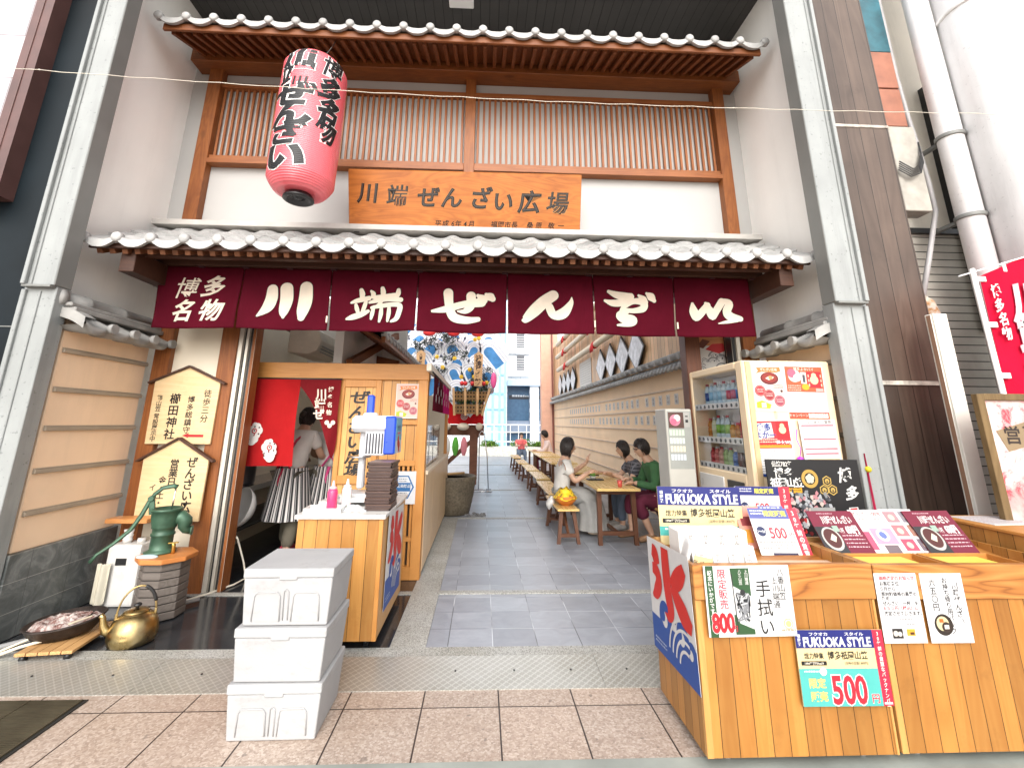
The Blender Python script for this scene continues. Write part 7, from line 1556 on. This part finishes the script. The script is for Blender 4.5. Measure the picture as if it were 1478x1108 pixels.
s = Sheet(.085, .06, '#e9c98a', .004); s.text('各430円', .043, .03, .028, '#3a2a18', .005); s.build('price_tag', frame((1.035, 2.375, .775), (.9, -.25, -.12), (.1, .2, 1)), 'small tan price tag in front of the sweets packs', 'price tag')
mb = MB(); mb.box(1.44, 1.85, 2.40, 2.62, .733, .742); o = mb.build('cardboard_sheet', mat('tan_cardboard', (.56, .40, .27), .7), bev=.001); o.rotation_euler = (rad(3), 0, 0); o.location = (0, .0, -.12); tag(o, 'tan cardboard sheet lying in the right half of the ice stall', 'cardboard')
# towel poster
s = Sheet(.41, .293, '#f3f3f2', .004); s.poly([(.008, .293), (.045, .293), (.045, .0), (.008, .0)], '#2f5a33'); s.text('記念にいかがですか', .0265, .275, .022, '#f6f6f2', .02, 2, vert=True, pitch=.0225); s.text('限定販売', .083, .28, .042, '#d8304a', .012, 2, vert=True, pitch=.042)
s.text('800', .070, .062, .105, '#fbf6f2', .07, 3, sx=.66); s.text('800', .070, .062, .105, '#d8202e', .045, 4, sx=.66); s.text('円', .122, .035, .028, '#d8304a', .01, 4)
s.rect(.125, .01, .215, .283, '#e9e9e7', 2); s.poly([(.125, .283), (.215, .283), (.215, .165), (.13, .21)], '#2f5a33', 3); s.poly([(.125, .01), (.215, .01), (.215, .03), (.15, .055), (.135, .09), (.125, .09)], '#2f5a33', 3); s.text('八番山笠', .17, .277, .017, '#f2f2ee', .01, 4, vert=True, pitch=.016); s.text('上川端通', .20, .277, .017, '#f2f2ee', .01, 4, vert=True, pitch=.016)
random.seed(5)
for q in range(34): s.stroke([(.14+random.random()*.065, .06+random.random()*.12, .002+random.random()*.003) for _ in range(3)], ('#33363a', '#8d9094', '#c9cbcd')[q % 3], 4)
s.stroke([(.138, .02, .002), (.134, .12, .002), (.130, .26, .002)], '#2a2c2e', 5); s.circ(.175, .182, .012, '#2a2c2e', 5)
s.text('手拭い', .275, .235, .075, '#222222', .006, 2, vert=True, pitch=.078); s.text('八番山笠', .365, .28, .034, '#2a2a2a', .004, 2, vert=True, pitch=.033); s.text('上川端通', .333, .245, .034, '#2a2a2a', .004, 2, vert=True, pitch=.033); s.text('のごい', .303, .16, .014, '#555555', .0, 2, vert=True, pitch=.03)
s.circ(.375, .05, .022, '#d9c88a', 2); s.ring(.375, .05, .018, .013, '#f3efe0', 3); s.lines(.34, .02, .405, 1, .016, '#b8ae94', .6, 2)
s.build('towel_poster', frame((1.05, 2.3025, .515), (1, 0, .008), (0, .0, 1)), 'white hand-towel poster with green strips and 800 yen on the ice stall apron', 'poster')
# notices on the second stall
s = Sheet(.208, .292, '#f1f1f1', .0015)
for txt, yy, c in (('価格改定のお知らせ', .272, '#c83a48'), ('お客様各位', .248, '#26262a'), ('５月から', .226, '#26262a'), ('原材料価格の高騰の', .204, '#26262a'), ('ため', .186, '#26262a'), ('ぜんざい　一杯　を', .165, '#26262a'), ('６５０円（税込）に', .145, '#c83a48'), ('改定させて頂きます。', .123, '#26262a')): s.text(txt, .022, yy, .0195, c, .016, 1, align='l')
s.lines(.09, .095, .15, 1, .012, '#9a9a9a', .4); s.lines(.12, .075, .16, 1, .012, '#9a9a9a', .4); s.rect(.045, .02, .095, .06, '#2a2624', 1); s.circ(.06, .04, .012, '#d8d0c4', 2); s.circ(.08, .038, .01, '#efe6da', 2); s.rect(.115, .03, .155, .058, '#e6b23a', 1); s.rect(.13, .035, .15, .045, '#5a3018', 2)
s.build('price_notice', frame((1.880, 2.3175, .478), (1, 0, 0), (0, .0, 1)), 'white price-change notice, the left of the two on the second stall', 'notice')
s = Sheet(.208, .292, '#f4f4f4', .0015); s.text('川端ぜんざい', .165, .255, .032, '#1e1e22', .014, 1, vert=True, pitch=.030); s.text('お持ち帰り用パック', .118, .275, .028, '#1e1e22', .014, 1, vert=True, pitch=.0265); s.text('六五〇円', .055, .268, .034, '#1e1e22', .014, 1, vert=True, pitch=.034)
s.circ(.075, .075, .045, '#2e241c'); s.circ(.07, .08, .03, '#e8d7a8', 2); s.circ(.085, .065, .022, '#3a2a22', 3); s.rect(.075, .058, .097, .075, '#f0ece4', 4); s.rect(.055, .085, .075, .10, '#c8702a', 4)
for q in range(6): s.circ(.19-.03*(q % 2), .05+.04*q, .012, '#e9e9ea')
s.build('takeaway_notice', frame((2.106, 2.3175, .477), (1, 0, 0), (0, .0, 1)), 'white take-away pack notice with a round food photo on the second stall', 'notice')
# reclining menus and papers
def menu_card(w, h):
    s = Sheet(w, h, '#7c1233', .004); s.rect(0, 0, w*.47, h*.62, '#2e2c2e'); s.circ(w*.26, h*.34, w*.20, '#c9c5bf', 2, ry=h*.27); s.circ(w*.26, h*.35, w*.165, '#54211c', 3, ry=h*.22); s.poly([(w*.2, h*.32), (w*.3, h*.46), (w*.36, h*.38), (w*.29, h*.26)], '#efe3cf', 4); s.rect(w*.38, h*.5, w*.5, h*.64, '#9fb8a8', 3)
    s.text('川端ぜんざい', w*.56, h*.78, h*.20, '#f6ece8', .03, 2, sx=.62); s.text('1杯', w*.56, h*.53, h*.14, '#f6ece8', .01, 2, sx=.6); s.text('650円', w*.78, h*.55, h*.22, '#fbf6f2', .05, 2, sx=.55); s.lines(w*.5, h*.40, w*.94, 4, h*.085, '#e2c2c8', .3, 2); s.lines(w*.2, h*.92, w*.55, 1, h*.05, '#d8b0b8', .5, 2); return s
menu_card(.275, .245).build('menu_card', frame((1.925, 2.66, .765), (1, 0, .0), (-.10, .60, .80)), 'dark red 650 yen menu card at the left of the second stall', 'menu')
menu_card(.285, .245).build('menu_card', frame((2.515, 2.66, .765), (1, 0, .012), (-.12, .60, .80)), 'dark red 650 yen menu card at the right of the second stall', 'menu')
s = Sheet(.21, .25, '#f7efec', .002); s.text('ぜんざい100年', .10, .225, .028, '#d8545c', .01); s.rect(.06, .05, .19, .14, '#c7a0b8'); s.circ(.12, .10, .035, '#e8e2e6', 2); s.circ(.12, .10, .02, '#6a7ab8', 3); s.rect(.0, .02, .05, .12, '#d05a78'); s.rect(.09, .0, .17, .045, '#7a6a70', 2); s.lines(.02, .19, .19, 2, .02, '#e6a8a8', .4)
s.build('photo_sheet', frame((2.192, 2.672, .765), (1, 0, 0), (-.08, .60, .80)), 'white photo sheet with pink heading beside the left menu card', 'paper')
s = Sheet(.20, .25, '#f4f0ee', .002); random.seed(9)
for r_ in range(3):
    for c_ in range(2): s.rect(.012+.095*c_, .17-.08*r_, .09+.095*c_, .235-.08*r_, ('#b08a90', '#8f8690', '#c47a80', '#a87868', '#c8506a', '#7a6a74')[r_*2+c_]); s.circ(.05+.095*c_, .20-.08*r_, .018, '#e6c8b8', 2)
s.build('photo_sheet', frame((2.385, 2.675, .768), (1, 0, 0), (-.10, .60, .80)), 'white sheet with six small photos beside the right menu card', 'paper')
s = Sheet(.16, .16, '#e8a07a', .002); s.lines(.01, .14, .15, 6, .022, '#f4dccb', .5); s.build('orange_leaflet', frame((2.36, 2.625, .742), (1, 0, 0), (-.1, .75, .35)), 'orange leaflet poking out below the six-photo sheet', 'leaflet')
for i, x in enumerate((1.99, 2.42)):
    t = thing('cover_tray', ('yellow lined shallow tray below the left menu card', 'yellow lined shallow tray below the right menu card')[i], 'tray', (x+.18, 2.50, .735)); mb = MB(); mb.box(-.20, .20, -.12, .13, 0, .008)
    for a in ((-.205, -.195, -.12, .13), (.195, .205, -.12, .13), (-.2, .2, -.125, -.115), (-.2, .2, .125, .135)): mb.box(*a, 0, .042)
    mb.build('tray_frame', HONEY, t, bev=.002); mb = MB(); mb.box(-.17, .12, -.08, .115, .009, .030); mb.build('yellow_lining', mat('yellow_lining', (.80, .62, .10), .5, var=.08) if 'yellow_lining' not in bpy.data.materials else bpy.data.materials['yellow_lining'], t, bev=.004)
# black festival board behind the stalls
s = Sheet(.69, 1.18, '#101013', .012); s.text('伝統782年', .115, 1.15, .042, '#f4f2ec', .02, 2, sx=.8)
for k, ch in enumerate('博多'): s.text(ch, .085+.075*k, 1.09, .072, '#f6f4ee', .02, 2)
for k, ch in enumerate('祇園山笠'): s.text(ch, .045+.06*k, 1.025, .066, '#f6f4ee', .03, 2)
s.rect(.01, .955, .24, .99, '#e8a81e', 2); s.lines(.02, .985, .23, 2, .015, '#6a4a10', .5, 3)
s.ring(.31, 1.05, .062, .040, '#caa24a', 2, 30); 
for q in range(5): s.circ(.31+.017*cos(q*1.257+.3), 1.05+.017*sin(q*1.257+.3), .016, '#ece2c0', 3)
for cx, cy in ((.435, 1.035), (.405, .975), (.468, .975)):
    s.poly([(cx+.036*cos(pi/6+q*pi/3), cy+.036*sin(pi/6+q*pi/3)) for q in range(6)], '#d6b45c', 2); s.poly([(cx+.029*cos(pi/6+q*pi/3), cy+.029*sin(pi/6+q*pi/3)) for q in range(6)], '#3a2e16', 3); s.circ(cx, cy, .016, '#cfae58', 4); s.circ(cx, cy-.006, .007, '#5a4620', 5)
s.text('博', .575, 1.075, .105, '#f6f5f2', .03, 2, slant=.2); s.text('多', .61, .955, .10, '#f6f5f2', .03, 2, slant=.2)
s.stroke([(.60, .86, .034), (.605, .76, .034), (.60, .60, .03)], '#f6f5f2', 2); s.stroke([(.60, .855, .026), (.605, .76, .026), (.60, .60, .024)], '#e02222', 3); s.stroke([(.665, .80, .02), (.66, .70, .028), (.65, .58, .03)], '#e02222', 3)
random.seed(23)
for q in range(150):
    x, y = random.gauss(.25, .11), random.gauss(.86, .07); 
    if .02 < x < .52 and .62 < y < .97: s.poly([(x+random.uniform(.006, .024)*cos(a), y+random.uniform(.006, .024)*sin(a)) for a in (0, 1.1, 2.3, 3.4, 4.6, 5.5)], random.choice(('#b9bcc0', '#8e9297', '#5c5f66', '#d9c6bc', '#3a3d44', '#c88a90')), 2+q % 4)
for q in range(30):
    x, y = random.gauss(.16, .06), random.gauss(.74, .04); s.poly([(x+random.uniform(.008, .022)*cos(a), y+random.uniform(.008, .022)*sin(a)) for a in (0, 1.2, 2.5, 3.8, 5)], random.choice(('#d02a2e', '#e8e4e0', '#c03038', '#701a1e')), 5)
s.rect(.28, .76, .46, .86, '#a9a9a6', 6); s.rect(.30, .78, .44, .79, '#8a8a88', 7)
s.build('festival_board', frame((2.035, 3.30, .035), (1, .02, 0), (0, .015, 1)), 'tall black festival board with gold crests standing before the vending machine', 'board')
mb = MB(); mb.tube([(2.752, 3.345, .0), (2.78, 3.35, 1.16), (2.765, 3.36, 1.30)], .012, 8, m=0); mb.grid(lambda u, v: (2.775+.05*u*(1-v)+.01*v, 3.33+.01*sin(u*8), .6+.66*v), 6, 12, 1); mb.ball((2.795, 3.33, 1.15), .022, 2, 10, 8)
o = mb.build('furled_flag', [BLACKM, cloth('furled_red', (.36, .02, .06), .1), ink('#f2dc28')]); tag(o, 'furled dark red flag with a yellow tip standing by the grey column', 'flag')
# nobori flag and old framed poster
nb = thing('street_banner', 'tall red street banner with white characters on a white pole', 'banner', (3.58, 3.0, 0)); P = REL(nb)
mb = MB(); mb.tube([(3.575, 3.0, 0), (3.575, 3.0, 2.58)], .016, 12); mb.tube([(3.46, 3.0, 2.52), (4.25, 3.0, 2.755)], .006, 8); P(mb, 'pole', WHITEP, 0)
mb = MB(); mb.grid(lambda u, v: (3.62+.60*u, 3.0+.014*sin(u*7+v*3), .75+(1.775+.255*u/.6*.6)*v), 24, 30); fc = P(mb, 'flag_cloth', cloth('crimson_flag', (.60, .006, .04), .3), 0)
for z in (2.50, 2.16, 1.80, 1.4): mb = MB(); mb.box(3.57, 3.65, 2.985, 3.0, z-.02, z+.02); P(mb, 'flag_loop', WPL, .003)
mb = MB(); mb.box(3.80, 3.83, 2.985, 3.005, 2.56, 2.62); P(mb, 'flag_loop', WPL, .003)
s = Sheet(.1, .1, '#fbeef2'); s.mb = MB()
for ch, z in zip('川端ぜんざい', (2.27, 2.04, 1.80, 1.56, 1.32, 1.1)): s.text(ch, 3.90, z, .29, '#f0a0b4', .055, 1, sx=.9, slant=.1); s.text(ch, 3.90, z, .29, '#fdf6f4', .038, 3, sx=.9, slant=.1)
s.text('博多名物', 3.685, 2.44, .10, '#fdf6f4', .03, 3, vert=True, pitch=.105, sx=.75)
s.mb.v = [(x, 2.976-z, y+.25*x-.90) for x, y, z in s.mb.v]
o = s.mb.build('flag_lettering', [ink(h_) for h_ in s.hex], fc); o.matrix_parent_inverse = MX.Identity(4)
ob = thing('framed_poster', 'weathered pink poster in an old brown wooden frame standing behind the side stall', 'poster frame', (3.75, 2.93, 0)); P = REL(ob)
OLDW = wood('old_frame_wood', (.09, .055, .02), (.20, .13, .055), 'Z', 5, .7)
mb = MB(); mb.box(3.245, 3.295, 2.88, 2.92, .10, 1.665); mb.box(4.25, 4.30, 2.88, 2.92, .10, 1.70); mb.box(3.295, 4.25, 2.882, 2.918, 1.625, 1.668); mb.box(3.295, 4.25, 2.882, 2.918, .10, .15); P(mb, 'wooden_frame', OLDW, .003)
mb = MB(); mb.box(3.26, 3.29, 2.92, 3.2, 0, .1); mb.box(4.25, 4.28, 2.92, 3.2, 0, .1); mb.box(3.25, 3.29, 2.885, 2.92, 0, .1); mb.box(4.255, 4.295, 2.885, 2.92, 0, .1); P(mb, 'foot', OLDW, .002)
g = G('peeling_pink_poster'); n1 = g.noise(g.obj(), 5, 7, .75, 1); n2 = g.noise(g.obj(), 2.2, 4); c = g.ramp(n1, [(.38, (.62, .05, .07)), (.45, (.60, .30, .30)), (.52, (.58, .47, .44)), (.7, (.66, .60, .56))]); c = g.mix(g.ramp(n2, [(.45, 0), (.6, .5)]), c, (.16, .05, .06))
mb = MB(); mb.box(3.295, 4.25, 2.905, 2.915, .15, 1.625); P(mb, 'weathered_sheet', g.fin(c, .7), 0)
s = Sheet(.1, .1, '#33251e'); s.mb = MB(); s.poly([(3.345, 1.43), (3.60, 1.50), (3.68, 1.37), (3.40, 1.30)], '#a08a6a', 1); s.text('営', 3.45, 1.405, .12, '#33251e', .02, 3); s.text('金', 3.575, 1.44, .10, '#33251e', .01, 3)
o = s.mb.build('torn_label', [ink(h_) for h_ in s.hex], ob); o.matrix_parent_inverse = MX.Translation(-ob.location); o.matrix_basis = frame((0, 2.9035, 0), (1, 0, 0), (0, 0, 1))
